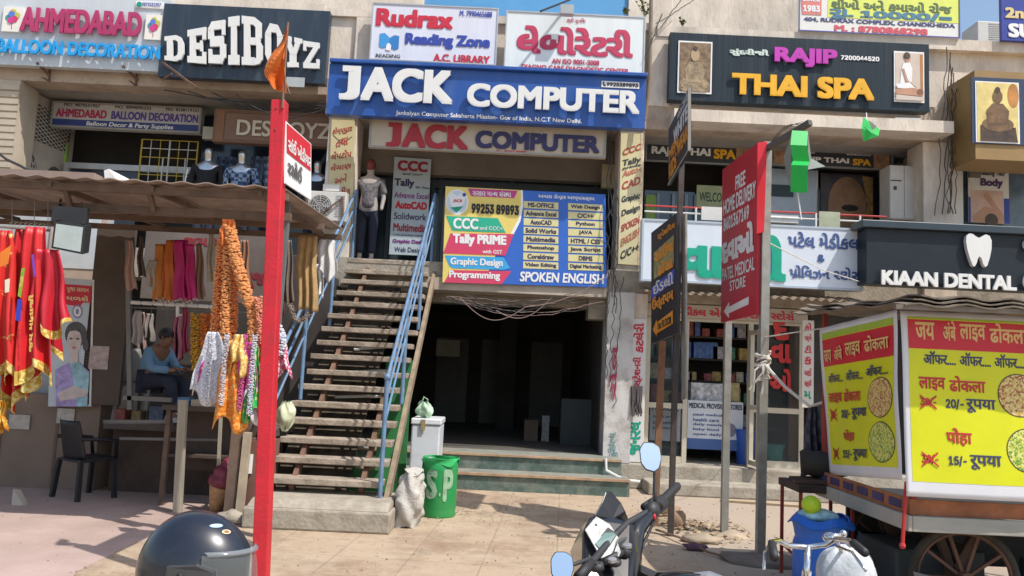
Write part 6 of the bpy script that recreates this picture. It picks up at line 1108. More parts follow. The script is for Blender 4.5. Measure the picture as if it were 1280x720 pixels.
def foodmat(key, a_, b_, c_):
    m = M(key, a_, .5, var=.3, scale=30); n = m.node_tree.nodes; L = m.node_tree.links; tc = n.new('ShaderNodeTexCoord'); v = n.new('ShaderNodeTexVoronoi'); v.inputs['Scale'].default_value = 85; nz = n.new('ShaderNodeTexNoise'); nz.inputs['Scale'].default_value = 22; L.new(tc.outputs['Object'], v.inputs['Vector']); L.new(tc.outputs['Object'], nz.inputs['Vector'])
    r = n.new('ShaderNodeValToRGB'); r.color_ramp.interpolation = 'LINEAR'; e = r.color_ramp.elements; e[0].position = .2; e[0].color = (*c_, 1); e[1].position = .75; e[1].color = (*b_, 1); x = e.new(.45); x.color = (*a_, 1); sp = n.new('ShaderNodeSeparateColor'); L.new(v.outputs['Color'], sp.inputs[0]); L.new(sp.outputs[0], r.inputs[0]); L.new(r.outputs[0], n['Principled BSDF'].inputs['Base Color']); return m
dhok = foodmat('dhokla_print', (.6, .42, .1), (.72, .58, .25), (.35, .1, .04)); poha = foodmat('poha_print', (.5, .52, .06), (.7, .68, .2), (.12, .28, .04))
def banner(label, c, amp, lay):
    b = MB().grid(lambda u, v: bil(c, u, v) + nrm(c) * amp * wv(u, v), 48, 32).build('menu_banner', ban_w, smooth=True, solid=.002); tag(b, label, 'banner')
    x0, x1, y0, y1 = lay['yel']
    wavy('printed_area', c, amp, .0024, ban_y, b, (x0, y0, x1, y1)); wavy('printed_area', c, amp, .0036, ban_r, b, (x0, lay['red'][0], x1, lay['red'][1]))
    wavy('printed_area', c, amp, .0036, ink('banner_lime', (.35, .5, .05)), b, (x0, y0, x1, lay['red'][0] - .004), 48, 2)
    for s_, q, m_, bo in lay['txt']: TB(s_, b, c, q, m_, bo, amp=amp, off=lay.get('off', .0046), latin=s_[0].isdigit())
    for q in lay['old']:
        TB('30/-', b, c, q, maroon, .03, amp=amp, off=.0046, latin=True)
        for d in (0, 1):
            m = MB(); n = nrm(c); u0, v0, u1, v1 = q; f = lambda U, V, o: bil(c, U, V) + n * (o + amp * wv(U, V)); va, vb = (v0 - .01, v1 + .01) if d == 0 else (v1 + .01, v0 - .01); th = .006
            m.hexa([f(u0, va - th, .0075), f(u1, vb - th, .0075), f(u1, vb + th, .0075), f(u0, va + th, .0075)], [f(u0, va - th, .0068), f(u1, vb - th, .0068), f(u1, vb + th, .0068), f(u0, va + th, .0068)]); m.build('cross_stroke', maroon, b)
    for a_ in lay['food']: food(b, c, *a_, amp)
    return b
c = [P(1126, 388, 5.2), P(1126, 388, 5.2), P(1132, 620, 5.2), P(1132, 620, 5.2)]
SXB = (P(1285, 395, 5.2).x - P(1126, 388, 5.2).x)
W_full = SXB * 1.32; zt_, zb_ = P(1126, 388, 5.2).z, P(1132, 620, 5.2).z; xa_ = P(1126, 388, 5.2).x
c = [Vector((xa_, 5.22, zt_)), Vector((xa_ + W_full, 5.22, zt_ + .0)), Vector((xa_ + W_full + .03, 5.2, zb_)), Vector((xa_ + .03, 5.2, zb_))]
def U(px): return (px - 1126) / (159 * 1.32)
def V(y, px=1200): return (y - 388 - (px - 1126) * .045) / 231.0
lay = dict(yel=(U(1134), 1.0 - .04, .03, .92), red=(.045, .205), txt=[('जय', (U(1143), V(405), U(1167), V(427)), gold2, .022), ('अंबे', (U(1177), V(402), U(1193), V(427)), gold2, .022), ('लाइव', (U(1198), V(405), U(1231), V(427)), gold2, .022), ('ढोकला', (U(1236), V(402), U(1285), V(427)), gold2, .022),
    ('ऑफर....', (U(1152), V(441), U(1192), V(458)), bink, .026), ('ऑफर....', (U(1197), V(441), U(1236), V(458)), bink, .026), ('ऑफर....', (U(1241), V(441), U(1281), V(458)), bink, .026),
    ('लाइव', (U(1145), V(474), U(1178), V(491)), maroon, .03), ('ढोकला', (U(1183), V(471), U(1228), V(491)), maroon, .03), ('20/-', (U(1178), V(500), U(1200), V(513)), bink, .03), ('रूपया', (U(1203), V(499), U(1240), V(516)), bink, .026), ('पोहा', (U(1177), V(536), U(1208), V(558)), maroon, .03), ('15/-', (U(1178), V(570), U(1200), V(583)), bink, .03), ('रूपया', (U(1204), V(568), U(1242), V(586)), bink, .026)],
    old=[(U(1146), V(500), U(1166), V(511)), (U(1146), V(570), U(1166), V(582))], food=[(U(1269), V(492), U(1269) - U(1243), .118, dhok), (U(1275), V(560), U(1275) - U(1249), .118, poha)])
banner('large bright yellow Hindi snack menu banner on the front of the cart', c, .02, lay)
ca_, cb_ = P(1026, 410, 6.75), P(1122, 387, 5.3)
c = [P(1026, 411, 6.7), P(1121, 387, 5.24), P(1128, 600, 5.24), P(1038, 593, 6.7)]
lay = dict(off=.011, yel=(.05, .96, .04, .93), red=(.085, .27), txt=[('जय', (.08, .16, .2, .245), gold2, .022), ('अंबे', (.25, .145, .36, .24), gold2, .022), ('लाइव', (.4, .14, .6, .235), gold2, .022), ('ढोकला', (.64, .12, .92, .22), gold2, .022), ('ऑफर...', (.12, .32, .34, .385), bink, .026), ('ऑफर...', (.38, .315, .6, .385), bink, .026), ('ऑफर....', (.64, .305, .9, .375), bink, .026),
    ('लाइव', (.1, .455, .3, .525), maroon, .03), ('ढोकला', (.33, .435, .56, .52), maroon, .03), ('20/-', (.28, .57, .42, .63), bink, .03), ('रूपया', (.44, .565, .64, .64), bink, .026), ('पोहा', (.3, .7, .46, .78), maroon, .03), ('15/-', (.28, .83, .42, .89), bink, .03), ('रूपया', (.44, .825, .64, .9), bink, .026)],
    old=[(.1, .57, .2, .63), (.1, .83, .2, .885)], food=[(.8, .51, .15, .125, dhok), (.8, .78, .15, .125, poha)])
banner('shaded yellow Hindi snack menu banner on the left side of the cart', c, .02, lay)
# dark checked shirt hung at the back corner, red ribbons
hang('checked_cloth', 'dark checked cloth hanging behind the left banner of the cart', 'cloth', 1017, 508, 590, 6.95, 12, 28, plaid('plaid_dark', (.03, .03, .05), (.07, .07, .09)), None, None, 2, 3, .06, 1, .05)
# ---- stand, barrel, ball
stn = empty('iron_stand', (2.6, 6.9, 0), 'spindly red iron stand with a dark cluttered top, behind the blue barrel', 'stand')
q0 = [P(981, 592, 7.0), P(1034, 606, 6.6)]; sx0, sx1 = q0[0].x, q0[0].x + .46
MB().box(sx0 - .02, sx1, 6.6, 7.1, .74, .8).build('top_tray', M('tray_dark', (.05, .03, .025), .8, var=.5), stn)
for x in (sx0, sx1 - .04):
    for y in (6.62, 7.06): MB().bar((x, y, 0), (x, y, .74), .024).build('leg', pm, stn)
MB().bar((sx0, 6.62, .2), (sx1, 6.62, .2), .018).bar((sx0, 7.06, .25), (sx0, 6.62, .2), .018).bar((sx0, 6.62, .45), (sx0 + .2, 7.0, .43), .016).build('brace', pm, stn)
for i in range(4): tag(MB().bar((sx0 - .03 + .02 * i, 6.7 + .09 * i, .815), (sx0 + .42, 6.66 + .1 * i, .83), .03, .025).build('firewood_stick', M('fire_stick', (.1, .06, .05), .9, var=.4)), 'dark stick lying on the top of the red iron stand', 'stick', 'sticks on the iron stand')
tag(MB().lathe([(.1, 0), (.19, .03), (.2, .2), (.17, .22)], (sx0 + .3, 6.9, .84), 20).build('cooking_pot', M('pot_black', (.02, .018, .017), .7), smooth=True), 'sooty black pot on the iron stand beside the cart', 'pot')
bl = P(1026, 660, 6.0); br = empty('plastic_barrel', (bl.x, 6.0, 0), 'bright blue open plastic barrel standing before the cart', 'barrel')
MB().lathe([(.17, 0), (.19, .02), (.2, .3), (.195, .46), (.178, .5), (.185, .53), (.19, .56), (.2, .6), (.205, .63), (.19, .64), (.18, .6), (.17, .2)], (bl.x, 6.0, .003), 30).build('body', M('barrel_blue', (.008, .11, .5), .4, var=.1, dirt=.15), br, smooth=True, angle=50)
m = MB(); m.grid(lambda u, v: Vector((bl.x + (.19 + .04 * v) * math.cos(u * 6.2832), 6.0 + (.19 + .04 * v) * math.sin(u * 6.2832), .655 - .05 * v + .018 * math.sin(u * 26))), 40, 2); m.build('rim', M('barrel_blue', ()), br, solid=.01)
m = MB().ball((bl.x - .02, 6.0, .66), .15, 14, sq=(1, .9, .35)); tag(m.build('clear_bag', M('bag_clear', (.3, .5, .6), .25, var=.5, scale=15), smooth=True), 'crumpled clear plastic bag in the mouth of the blue barrel', 'bag')
lp = P(1014, 631, 5.95); m = MB().ball(lp, .07, 16, sq=(1, 1, .95)); m.lathe([(.035, -.09), (.045, -.04)], lp, 12); tag(m.build('lime_pot', M('lime_plastic', (.42, .62, .015), .4), smooth=True), 'lime green plastic pot perched on the blue barrel', 'pot')

# ================================================================ bicycle
by = empty('bicycle', (2.0, 3.3, 0), 'old bicycle with chrome handlebar pointing at the barrel, cut off by the bottom edge', 'bicycle')
hc = P(1010, 680, 3.35); by.location = (hc.x, 3.35, 0); WL[by.name] = Vector(by.location); hz = hc.z
chm = M('chrome', (.7, .7, .7), .12, metal=1, var=.05); blk = M('rubber_black', (.02, .02, .022), .6)
LY = lambda x, y, Y: P(x, y, Y)
MB().tube([LY(971, 695, 3.05), LY(963, 678, 3.2), LY(974, 676, 3.3), LY(985, 682, 3.34), LY(1010, 684, 3.35), LY(1032, 681, 3.34), LY(1046, 674, 3.3), LY(1062, 676, 3.2), LY(1079, 690, 3.05)], .011, 10).build('handlebar', chm, by, smooth=True)
MB().tube([LY(968, 697, 2.98), LY(965, 680, 3.12)], .016, 10).build('grip', blk, by, smooth=True); MB().tube([LY(1067, 679, 3.14), LY(1081, 691, 2.98)], .016, 10).build('grip', blk, by, smooth=True)
MB().tube([LY(962, 680, 3.18), LY(955, 692, 3.1), LY(955, 712, 3.0)], .006, 6).build('brake_lever', chm, by, smooth=True); MB().tube([LY(1046, 683, 3.25), LY(1065, 690, 3.15), LY(1082, 713, 3.0)], .006, 6).build('brake_lever', chm, by, smooth=True)
MB().tube([LY(1010, 682, 3.35), LY(1006, 742, 3.32)], .014, 8).tube([(hc.x, 3.36, .85), (hc.x, 3.45, .55)], .02, 8).build('stem', chm, by, smooth=True)
MB().ball(LY(1038, 672, 3.38), .028, 12, sq=(1.2, 1, .8)).tube([LY(1034, 672, 3.36), LY(1054, 668, 3.38)], .012, 8).ball(LY(1054, 667, 3.38), .016, 10).build('bell', chm, by, smooth=True)
def bwheel(y, parent):
    m = MB(); R = .34; m.grid(lambda a_, b_: Vector((hc.x, y + (R - .018 + .018 * math.cos(b_ * 6.2832)) * math.cos(a_ * 6.2832), R + (R - .018 + .018 * math.cos(b_ * 6.2832)) * math.sin(a_ * 6.2832))) + Vector((.018 * math.sin(b_ * 6.2832), 0, 0)), 40, 8)
    o = m.build('wheel', blk, parent, smooth=True); s_ = MB()
    for k in range(16): s_.tube([(hc.x, y, R), (hc.x, y + .31 * math.cos(k * .3927), R + .31 * math.sin(k * .3927))], .002, 4)
    s_.lathe([(.02, -.04), (.02, .04)], (hc.x, y, R), 10, 0, (1, 0, 0)); s_.build('spoke', chm, o)
bwheel(3.6, by); bwheel(2.55, by)
MB().tube([(hc.x - .04, 3.6, .34), (hc.x - .04, 3.47, .62)], .012, 6).tube([(hc.x + .04, 3.6, .34), (hc.x + .04, 3.47, .62)], .012, 6).tube([(hc.x, 3.45, .6), (hc.x, 3.02, .3), (hc.x, 2.55, .34)], .016, 8).tube([(hc.x, 3.42, .68), (hc.x, 2.88, .72)], .016, 8).tube([(hc.x, 2.85, .78), (hc.x, 3.02, .3)], .016, 8).tube([(hc.x, 2.88, .7), (hc.x, 2.55, .34)], .01, 6).build('frame', M('bike_black', (.02, .02, .02), .35), by, smooth=True)
m = MB(); m.ball((hc.x, 2.8, .8), .12, 14, sq=(.8, 1.2, .35)); m.build('saddle', blk, by, smooth=True)
bgm = MB(); bc_ = P(1056, 718, 3.55)
bgm.grid(lambda u, v: bc_ + Vector(((.125 * math.sin(.25 + v * 2.6) + .012 * math.sin(u * 31 + v * 6)) * math.cos(u * 6.2832), (.1 * math.sin(.25 + v * 2.6) + .01 * math.sin(u * 25)) * math.sin(u * 6.2832), .14 * math.cos(v * 3.0) - .02 + .01 * math.sin(u * 12))), 36, 16)
bg_ = bgm.build('plastic_bag', M('bag_white', (.6, .63, .66), .35, var=.12, bump=.7, bscale=12, transl=.15), smooth=True); tag(bg_, 'full white plastic bag hanging from the bicycle handlebar', 'bag')
MB().tube([bc_ + Vector((0, 0, .12)), P(1052, 690, 3.4), P(1046, 676, 3.3)], .008, 6).build('handle', M('bag_white', ()), bg_)

# ================================================================ motorcycle in the foreground
RZ_ = rad(146); LEAN = rad(-10)
mb_ = empty('motorcycle', (.93, 3.48, 0), 'black motorcycle with white-marked dash, leaning at the bottom centre', 'motorcycle', None, (LEAN, 0, RZ_))
Mt = Matrix.Translation((.93, 3.48, 0)) @ Euler((LEAN, 0, RZ_)).to_matrix().to_4x4(); Mi = Mt.inverted()
def LP(px, y, Y): return Mi @ P(px, y, Y)
gl = M('bike_gloss', (.012, .012, .015), .18, var=.1, coat=.5); mt = M('bike_matte', (.03, .03, .033), .55, var=.15); sil = M('bike_silver', (.45, .45, .46), .35, metal=.6, var=.1); wht = M('bike_white', (.5, .5, .48), .4, var=.5, scale=30, dirt=.7, dcol=(.03, .03, .03), dscale=22)
def mpart(n, m, mb, **k): return mb.build(n, m, mb_, True, **k)
Rc, Rg0, Rg1 = LP(792, 655, 3.5), LP(820, 634, 3.72), LP(846, 608, 3.92)
Lc, Lg0, Lg1 = LP(775, 672, 3.42), LP(742, 700, 3.25), LP(722, 722, 3.12)
mpart('handlebar', mt, MB().tube([Lg1, Lg0, Lc + Vector((.03, 0, .0)), Rc + Vector((.03, 0, 0)), Rg0, Rg1], .014, 10), smooth=True)
mpart('grip', blk, MB().tube([Rg0.lerp(Rg1, .15), Rg0.lerp(Rg1, .25), Rg1, Rg1 + (Rg1 - Rg0) * .06], [.018, .021, .021, .016], 12), smooth=True)
mpart('grip', blk, MB().tube([Lg0.lerp(Lg1, .15), Lg1], .02, 12), smooth=True)
sw_ = mpart('switch_box', mt, MB().ball(LP(815, 638, 3.68), .045, 12, sq=(.8, 1.0, .9)), smooth=True); MB().ball(LP(818, 646, 3.64), .011, 8, sq=(.7, 1, 1.3)).build('red_button', M('button_red', (.6, .02, .03), .4), sw_, True, True)
mpart('brake_lever', mt, MB().tube([LP(806, 640, 3.78), LP(826, 624, 3.95), LP(842, 612, 4.05)], .007, 6), smooth=True)
def mirror(cx_, cy_, Y, rx, ry, stalk):
    cc = P(cx_, cy_, Y); s_ = Y / 1000; loop = [(-.55, -1), (.35, -1.0), (.95, -.7), (1, .1), (.65, .8), (.15, 1.05), (-.6, .9), (-1, .45), (-1, -.5)]
    loop = [(a_[0] * .88 + b_[0] * .12, a_[1] * .88 + b_[1] * .12) if k else (a_[0] * .12 + b_[0] * .88, a_[1] * .12 + b_[1] * .88) for a_, b_ in zip(loop, loop[1:] + loop[:1]) for k in (1, 0)]
    nn = Vector((-.06, -.92, .36)).normalized(); ux = Vector((1, .2, 0)).normalized(); uz = nn.cross(ux).normalized() * -1
    if uz.z < 0: uz = -uz
    fr2 = [cc + ux * (a_[0] * rx * s_) - uz * (a_[1] * ry * s_) for a_ in loop]; bk2 = [cc + (p - cc) * .7 - nn * .035 for p in fr2]
    o = MB().hexa([Mi @ p for p in fr2], [Mi @ p for p in bk2]).build('mirror', mt, mb_, True, bevel=.004)
    f2 = [cc + (p - cc) * .9 + nn * .003 for p in fr2]; MB().hexa([Mi @ p for p in f2], [Mi @ (p - nn * .002) for p in f2]).build('mirror_glass', M('mirror_glass', (.5, .62, .72), .03, metal=1, var=.02), o, True)
    MB().tube([Mi @ (cc - nn * .03)] + stalk, .008, 8).build('stalk', mt, o, True, True)
mirror(813.5, 571, 3.72, 14.5, 19, [LP(818, 590, 3.76), LP(819, 615, 3.72), LP(819, 632, 3.7)])
mirror(703, 709, 3.1, 15, 19, [LP(716, 706, 3.14), LP(735, 699, 3.22), LP(744, 698, 3.26)])
# dash, visor, fairing
dc = [LP(737, 655, 3.42), LP(758, 633, 3.52), LP(784, 660, 3.48), LP(762, 690, 3.36)]
vis = MB().hexa([LP(742, 645, 3.5), LP(752, 628, 3.56), LP(757, 614, 3.6), LP(764, 614, 3.62), LP(776, 628, 3.62), LP(782, 640, 3.6), LP(766, 650, 3.55)], [LP(738, 660, 3.62), LP(748, 640, 3.7), LP(756, 624, 3.72), LP(764, 624, 3.74), LP(780, 640, 3.74), LP(788, 655, 3.7), LP(770, 665, 3.62)])
mpart('visor', M('visor_smoke', (.008, .008, .009), .35, var=.1), vis, bevel=.006)
mpart('fairing', gl, MB().hexa([LP(729, 664, 3.42), LP(738, 645, 3.5), LP(766, 646, 3.56), LP(792, 652, 3.5), LP(797, 690, 3.4), LP(790, 740, 3.3), LP(735, 745, 3.25), LP(728, 710, 3.32)], [LP(712, 690, 3.75), LP(728, 655, 3.8), LP(765, 650, 3.85), LP(790, 660, 3.8), LP(800, 690, 3.7), LP(796, 750, 3.6), LP(730, 760, 3.55), LP(716, 715, 3.6)]), bevel=.02)
dsh = mpart('dash', wht, MB().hexa([LP(731, 662, 3.4), LP(745, 645, 3.46), LP(762, 655, 3.44), LP(772, 671, 3.4), LP(764, 694, 3.34), LP(752, 699, 3.32)], [LP(731, 664, 3.45), LP(745, 647, 3.5), LP(762, 657, 3.5), LP(774, 673, 3.45), LP(766, 696, 3.4), LP(752, 701, 3.37)]), bevel=.004)
MB().hexa([LP(744, 679, 3.36), LP(760, 662, 3.42), LP(770, 668, 3.4), LP(755, 692, 3.33)], [LP(744, 680, 3.38), LP(760, 663, 3.44), LP(770, 669, 3.42), LP(755, 693, 3.35)]).build('screen', M('lcd', (.16, .24, .22), .25), dsh, True)
MB().hexa([LP(742, 681, 3.365), LP(760, 659, 3.425), LP(772, 667, 3.405), LP(755, 695, 3.335)], [LP(742, 682, 3.38), LP(760, 660, 3.44), LP(772, 668, 3.42), LP(755, 696, 3.35)]).build('bezel', mt, dsh, True)
for a_ in (((738, 662), (745, 654), (747, 657), (740, 666)), ((742, 664), (749, 657), (750, 660), (744, 668))): MB().hexa([LP(x, y, 3.425) for x, y in a_], [LP(x, y, 3.44) for x, y in a_]).build('warning_mark', mt, dsh, True)
mpart('side_trim', wht, MB().hexa([LP(768, 690, 3.36), LP(772, 678, 3.4), LP(776, 690, 3.36), LP(773, 696, 3.34)], [LP(768, 690, 3.38), LP(772, 678, 3.42), LP(776, 690, 3.38), LP(773, 696, 3.36)]))
mpart('clamp', mt, MB().ball(LP(768, 703, 3.32), .026, 12, sq=(1.2, 1, .7)).ball(LP(782, 690, 3.4), .024, 10).tube([LP(755, 702, 3.3), LP(790, 684, 3.45)], .016, 8), smooth=True)
mpart('ignition_lock', mt, MB().lathe([(.03, 0), (.028, .025), (.012, .028)], LP(746, 712, 3.24), 14), smooth=True)
cb_ = MB()
for k in range(3):
    cb_.tube([LP(812 + k * 4, 646, 3.66), LP(800 + 4 * k, 662 + 5 * k, 3.6), LP(792 + k * 4, 690, 3.52), LP(786 + 3 * k, 715, 3.48), LP(780, 745, 3.5)], .007, 6)
mpart('riser', gl, MB().tube([LP(824, 632, 3.72), LP(808, 648, 3.64), LP(795, 662, 3.56), LP(788, 690, 3.5), LP(786, 730, 3.46)], [.022, .03, .04, .05, .05], 12), smooth=True)
mpart('switch_housing', mt, MB().tube([LP(811, 642, 3.66), LP(828, 628, 3.78)], [.03, .034], 12), smooth=True)
mpart('brake_reservoir', mt, MB().tube([LP(805, 634, 3.7), LP(817, 626, 3.8)], .018, 10), smooth=True)
mpart('inner_panel', mt, MB().hexa([LP(770, 676, 3.42), LP(797, 662, 3.5), LP(800, 700, 3.44), (LP(790, 745, 3.36)), LP(755, 745, 3.3), LP(758, 700, 3.36)], [LP(772, 678, 3.5), LP(799, 664, 3.58), LP(802, 702, 3.52), LP(792, 747, 3.44), LP(757, 747, 3.38), LP(760, 702, 3.44)]), bevel=.01)
mpart('fork_cap', sil, MB().lathe([(.02, 0), (.02, .012), (.014, .014)], LP(784, 684, 3.4), 12)); mpart('fork_cap', sil, MB().lathe([(.02, 0), (.02, .012), (.014, .014)], LP(765, 702, 3.3), 12))
mpart('cable', blk, cb_, smooth=True); mpart('cable', blk, MB().tube([LP(735, 700, 3.25), LP(745, 704, 3.22), LP(752, 720, 3.25)], .008, 6), smooth=True)
# tank, seat, wheels, engine (below the picture)
tk = MB(); tk.grid(lambda u, v: Vector((.22 - .5 * v, (.15 - .06 * v) * math.cos(u * 3.1416) * (.75 + .35 * math.sin(v * 2.6)), .60 + .21 * max(0, math.sin(u * 3.1416)) ** .7 * (.8 + .25 * math.sin(v * 2.4 + .5)))), 20, 14); mpart('tank', gl, tk, smooth=True, solid=.01)
mpart('tank_badge', sil, MB().hexa([(.1, .0, .815), (.0, .03, .835), (-.1, 0, .83), (0, -.03, .835)], [(.1, 0, .81), (0, .03, .83), (-.1, 0, .825), (0, -.03, .83)]))
mpart('seat', blk, MB().hexa([(-.25, -.12, .66), (-.25, .12, .66), (-.9, .1, .72), (-.9, -.1, .72)], [(-.25, -.12, .74), (-.25, .12, .74), (-.9, .1, .8), (-.9, -.1, .8)]), bevel=.03)
for x in (.68, -.66):
    m = MB(); m.grid(lambda a_, b_: Vector((x + (.27 + .04 * math.cos(b_ * 6.2832)) * math.cos(a_ * 6.2832), .05 * math.sin(b_ * 6.2832), .31 + (.27 + .04 * math.cos(b_ * 6.2832)) * math.sin(a_ * 6.2832))), 36, 8); o = mpart('wheel', blk, m, smooth=True)
    m = MB().lathe([(.04, -.06), (.04, .06)], (x, 0, .31), 12, 0, (0, 1, 0))
    for k in range(6): m.bar((x, 0, .31), (x + .24 * math.cos(k * 1.047), 0, .31 + .24 * math.sin(k * 1.047)), .03)
    m.build('rim', sil, o, True)
mpart('engine', sil, MB().box(-.25, .15, -.12, .12, .28, .58).lathe([(.09, -.16), (.09, .16)], (-.05, 0, .36), 16, 0, (0, 1, 0)), bevel=.02)
mpart('fork', sil, MB().tube([(.68, .09, .31), (.42, .09, .92)], .022, 8).tube([(.68, -.09, .31), (.42, -.09, .92)], .022, 8), smooth=True)
mpart('frame', mt, MB().bar((.4, 0, .8), (-.3, 0, .62), .06).bar((-.3, 0, .62), (-.66, .09, .31), .05).bar((-.3, 0, .62), (-.66, -.09, .31), .05).bar((-.3, 0, .6), (-.95, 0, .7), .06))
mpart('exhaust', chm, MB().tube([(.1, -.1, .4), (.05, -.16, .25), (-.3, -.18, .28), (-.85, -.18, .42)], [.02, .02, .04, .045], 10), smooth=True)
mpart('side_stand', mt, MB().tube([(-.02, .1, .25), (-.1, .24, .04)], .014, 6)); mpart('headlight', M('lamp_lens', (.6, .62, .62), .1), MB().ball((.54, 0, .68), .1, 14, sq=(.5, 1, .9)), smooth=True)
# ================================================================ helmet on a parked scooter
HX, HY = P(243, 690, 2.36).x, 2.36; hz0 = P(243, 638, 2.36).z
hm = empty('helmet', (HX, HY, hz0 - .27), 'glossy dark blue-black full-face helmet with a clear raised visor, bottom left', 'helmet', None, (0, 0, rad(-8)))
hb = M('helmet_shell', (.014, .018, .03), .3, var=.15, coat=.35, dirt=.25, dcol=(.06, .06, .065), dscale=18)
sh = MB(); NU, NV = 48, 24
def hs(u, v):
    t = v * 2.28; a_ = u * 6.2832; r = math.sin(t); x = .168 * r * math.cos(a_) * (1.0 + .06 * math.cos(a_)); y = .126 * r * math.sin(a_); z = .105 + .165 * math.cos(t)
    x *= 1 - .05 * max(0, math.cos(t))
    return Vector((x, y, z))
for j in range(NV):
    for i in range(NU):
        u, v = (i + .5) / NU, (j + .5) / NV; p = hs(u, v)
        if p.x > .085 and .055 < p.z < .165 and abs(p.y) < .115: continue
        sh.add([hs(i / NU, j / NV), hs((i + 1) / NU, j / NV), hs((i + 1) / NU, (j + 1) / NV), hs(i / NU, (j + 1) / NV)], [(0, 1, 2, 3)])
me_ = sh.mesh('shell'); bm = bmesh.new(); bm.from_mesh(me_); bmesh.ops.remove_doubles(bm, verts=bm.verts, dist=.0005); bmesh.ops.recalc_face_normals(bm, faces=bm.faces); bm.to_mesh(me_); bm.free()
o = link('shell', me_, hb, hm, True, True); sm_ = o.modifiers.new('s', 'SOLIDIFY'); sm_.thickness = .012; sm_.offset = -1
vs_ = MB(); vs_.grid(lambda u, v: (lambda p: Vector((p.x * 1.045, p.y * 1.045, .058 + (.172 - .058) * (1 - v))))(hs((u - .5) * .34, .58 + .2 * (v - .2))), 24, 10); vo = vs_.build('visor', glass('visor_clear', (.25, .27, .28), .35, .05), hm, True, True)
tb_ = MB(); tb_.grid(lambda u, v: (lambda p: Vector((p.x * 1.05 + .012 * math.sin(v * 3.14), p.y * 1.05, .163 + .018 * v)))(hs((u - .5) * .33, .53)), 24, 4); tb_.build('visor_edge', glass('visor_edge', (.26, .28, .3), .6, .12), vo, True, True)
for sy_ in (-1, 1):
    pv_ = MB(); cx2, cz2 = .045, .1; yy = sy_ * .128
    loop = [(-.055, -.05), (.055, -.055), (.075, -.03), (.075, .035), (.03, .05), (-.05, .045)]
    pv_.hexa([(cx2 + a_, yy + sy_ * .008 - sy_ * max(0, a_) * .35, cz2 + b_) for a_, b_ in loop], [(cx2 + a_, yy - sy_ * .02 - sy_ * max(0, a_) * .3, cz2 + b_) for a_, b_ in loop]); pvt = pv_.build('pivot_plate', M('pivot_grey', (.05, .052, .056), .45), hm, True, bevel=.004)
    rg2 = MB()
    for cz3 in (.12, .085):
        rg2.grid(lambda a_, b_: Vector((.035 + (.007 + .002 * math.cos(b_ * 6.28)) * math.cos(a_ * 6.28), yy + sy_ * (.009 + .002 * math.sin(b_ * 6.28)), cz3 + (.007 + .002 * math.cos(b_ * 6.28)) * math.sin(a_ * 6.28))), 14, 6)
    rg2.bar((.012, yy + sy_ * .009, .112), (.058, yy + sy_ * .003, .088), .003).bar((.012, yy + sy_ * .009, .105), (.055, yy + sy_ * .003, .082), .003); rg2.build('screw', M('screw_dark', (.015, .015, .016), .3), pvt, True, True)
def onshell(u0, v0, du, dv, mat, nm, k=0.0):
    m = MB(); N = 20; f = lambda r, t: (lambda p: Vector((p.x, p.y, p.z - .135)) * (1.012 + k) + Vector((0, 0, .135)))(hs(u0 + du * r * math.cos(t), v0 + dv * r * math.sin(t)))
    for i in range(N): m.add([f(0, 0), f(1, 6.2832 * i / N), f(1, 6.2832 * (i + 1) / N)], [(0, 1, 2)])
    return m.build(nm, mat, hm, True)
onshell(.905, .27, .035, .02, M('sticker_blue', (.3, .5, .62), .4), 'sticker'); onshell(.905, .27, .026, .012, W_, 'sticker', .004); onshell(.935, .335, .022, .02, M('sticker_cream', (.65, .55, .35), .4), 'sticker'); onshell(.935, .335, .013, .012, M('sticker_brown', (.3, .12, .05), .4), 'sticker', .004)
m = MB(); m.grid(lambda u, v: (lambda p: Vector((p.x * 1.012, p.y * 1.012, p.z + .006 * v - .0)))(hs(.5 + .3 * u, .72 + .2 * u + .035 * v)), 20, 2); m.build('blue_stripe', M('helmet_blue', (.02, .06, .5), .3), hm, True, True)
# the parked scooter that carries the helmet (below the picture)
sz_ = hz0 - .27
sct = empty('scooter', (HX - .1, HY, 0), 'dark parked scooter under the helmet, below the bottom left of the picture', 'scooter')
sd = M('scooter_dark', (.03, .035, .05), .3, coat=.4)
MB().hexa([(HX - .4, HY - .14, sz_ - .1), (HX + .4, HY - .14, sz_ - .1), (HX + .4, HY + .14, sz_ - .1), (HX - .4, HY + .14, sz_ - .1)], [(HX - .38, HY - .12, sz_), (HX + .38, HY - .12, sz_), (HX + .38, HY + .12, sz_), (HX - .38, HY + .12, sz_)]).build('seat', blk, sct, bevel=.02)
MB().box(HX - .35, HX + .45, HY - .13, HY + .13, .35, sz_ - .101).build('rear_body', sd, sct, bevel=.04); MB().box(HX - .8, HX - .3, HY - .14, HY + .14, .24, .3).build('floor_board', mt, sct); MB().hexa([(HX - .85, HY - .18, .3), (HX - .85, HY + .18, .3), (HX - .95, HY + .14, .8), (HX - .95, HY - .14, .8)], [(HX - .8, HY - .18, .3), (HX - .8, HY + .18, .3), (HX - .9, HY + .14, .8), (HX - .9, HY - .14, .8)]).build('leg_shield', sd, sct, bevel=.02)
for x in (HX + .25, HX - 1.0): MB().lathe([(.12, -.05), (.22, -.05), (.24, 0), (.22, .05), (.12, .05)], (x, HY, .24), 24, 0, (0, 1, 0)).build('wheel', blk, sct, smooth=True)
MB().tube([(HX - 1.0, HY, .24), (HX - .92, HY, .85)], .03, 8).tube([(HX - .88, HY - .28, .86), (HX - .9, HY, .88), (HX - .88, HY + .28, .86)], .014, 8).build('steering', mt, sct)

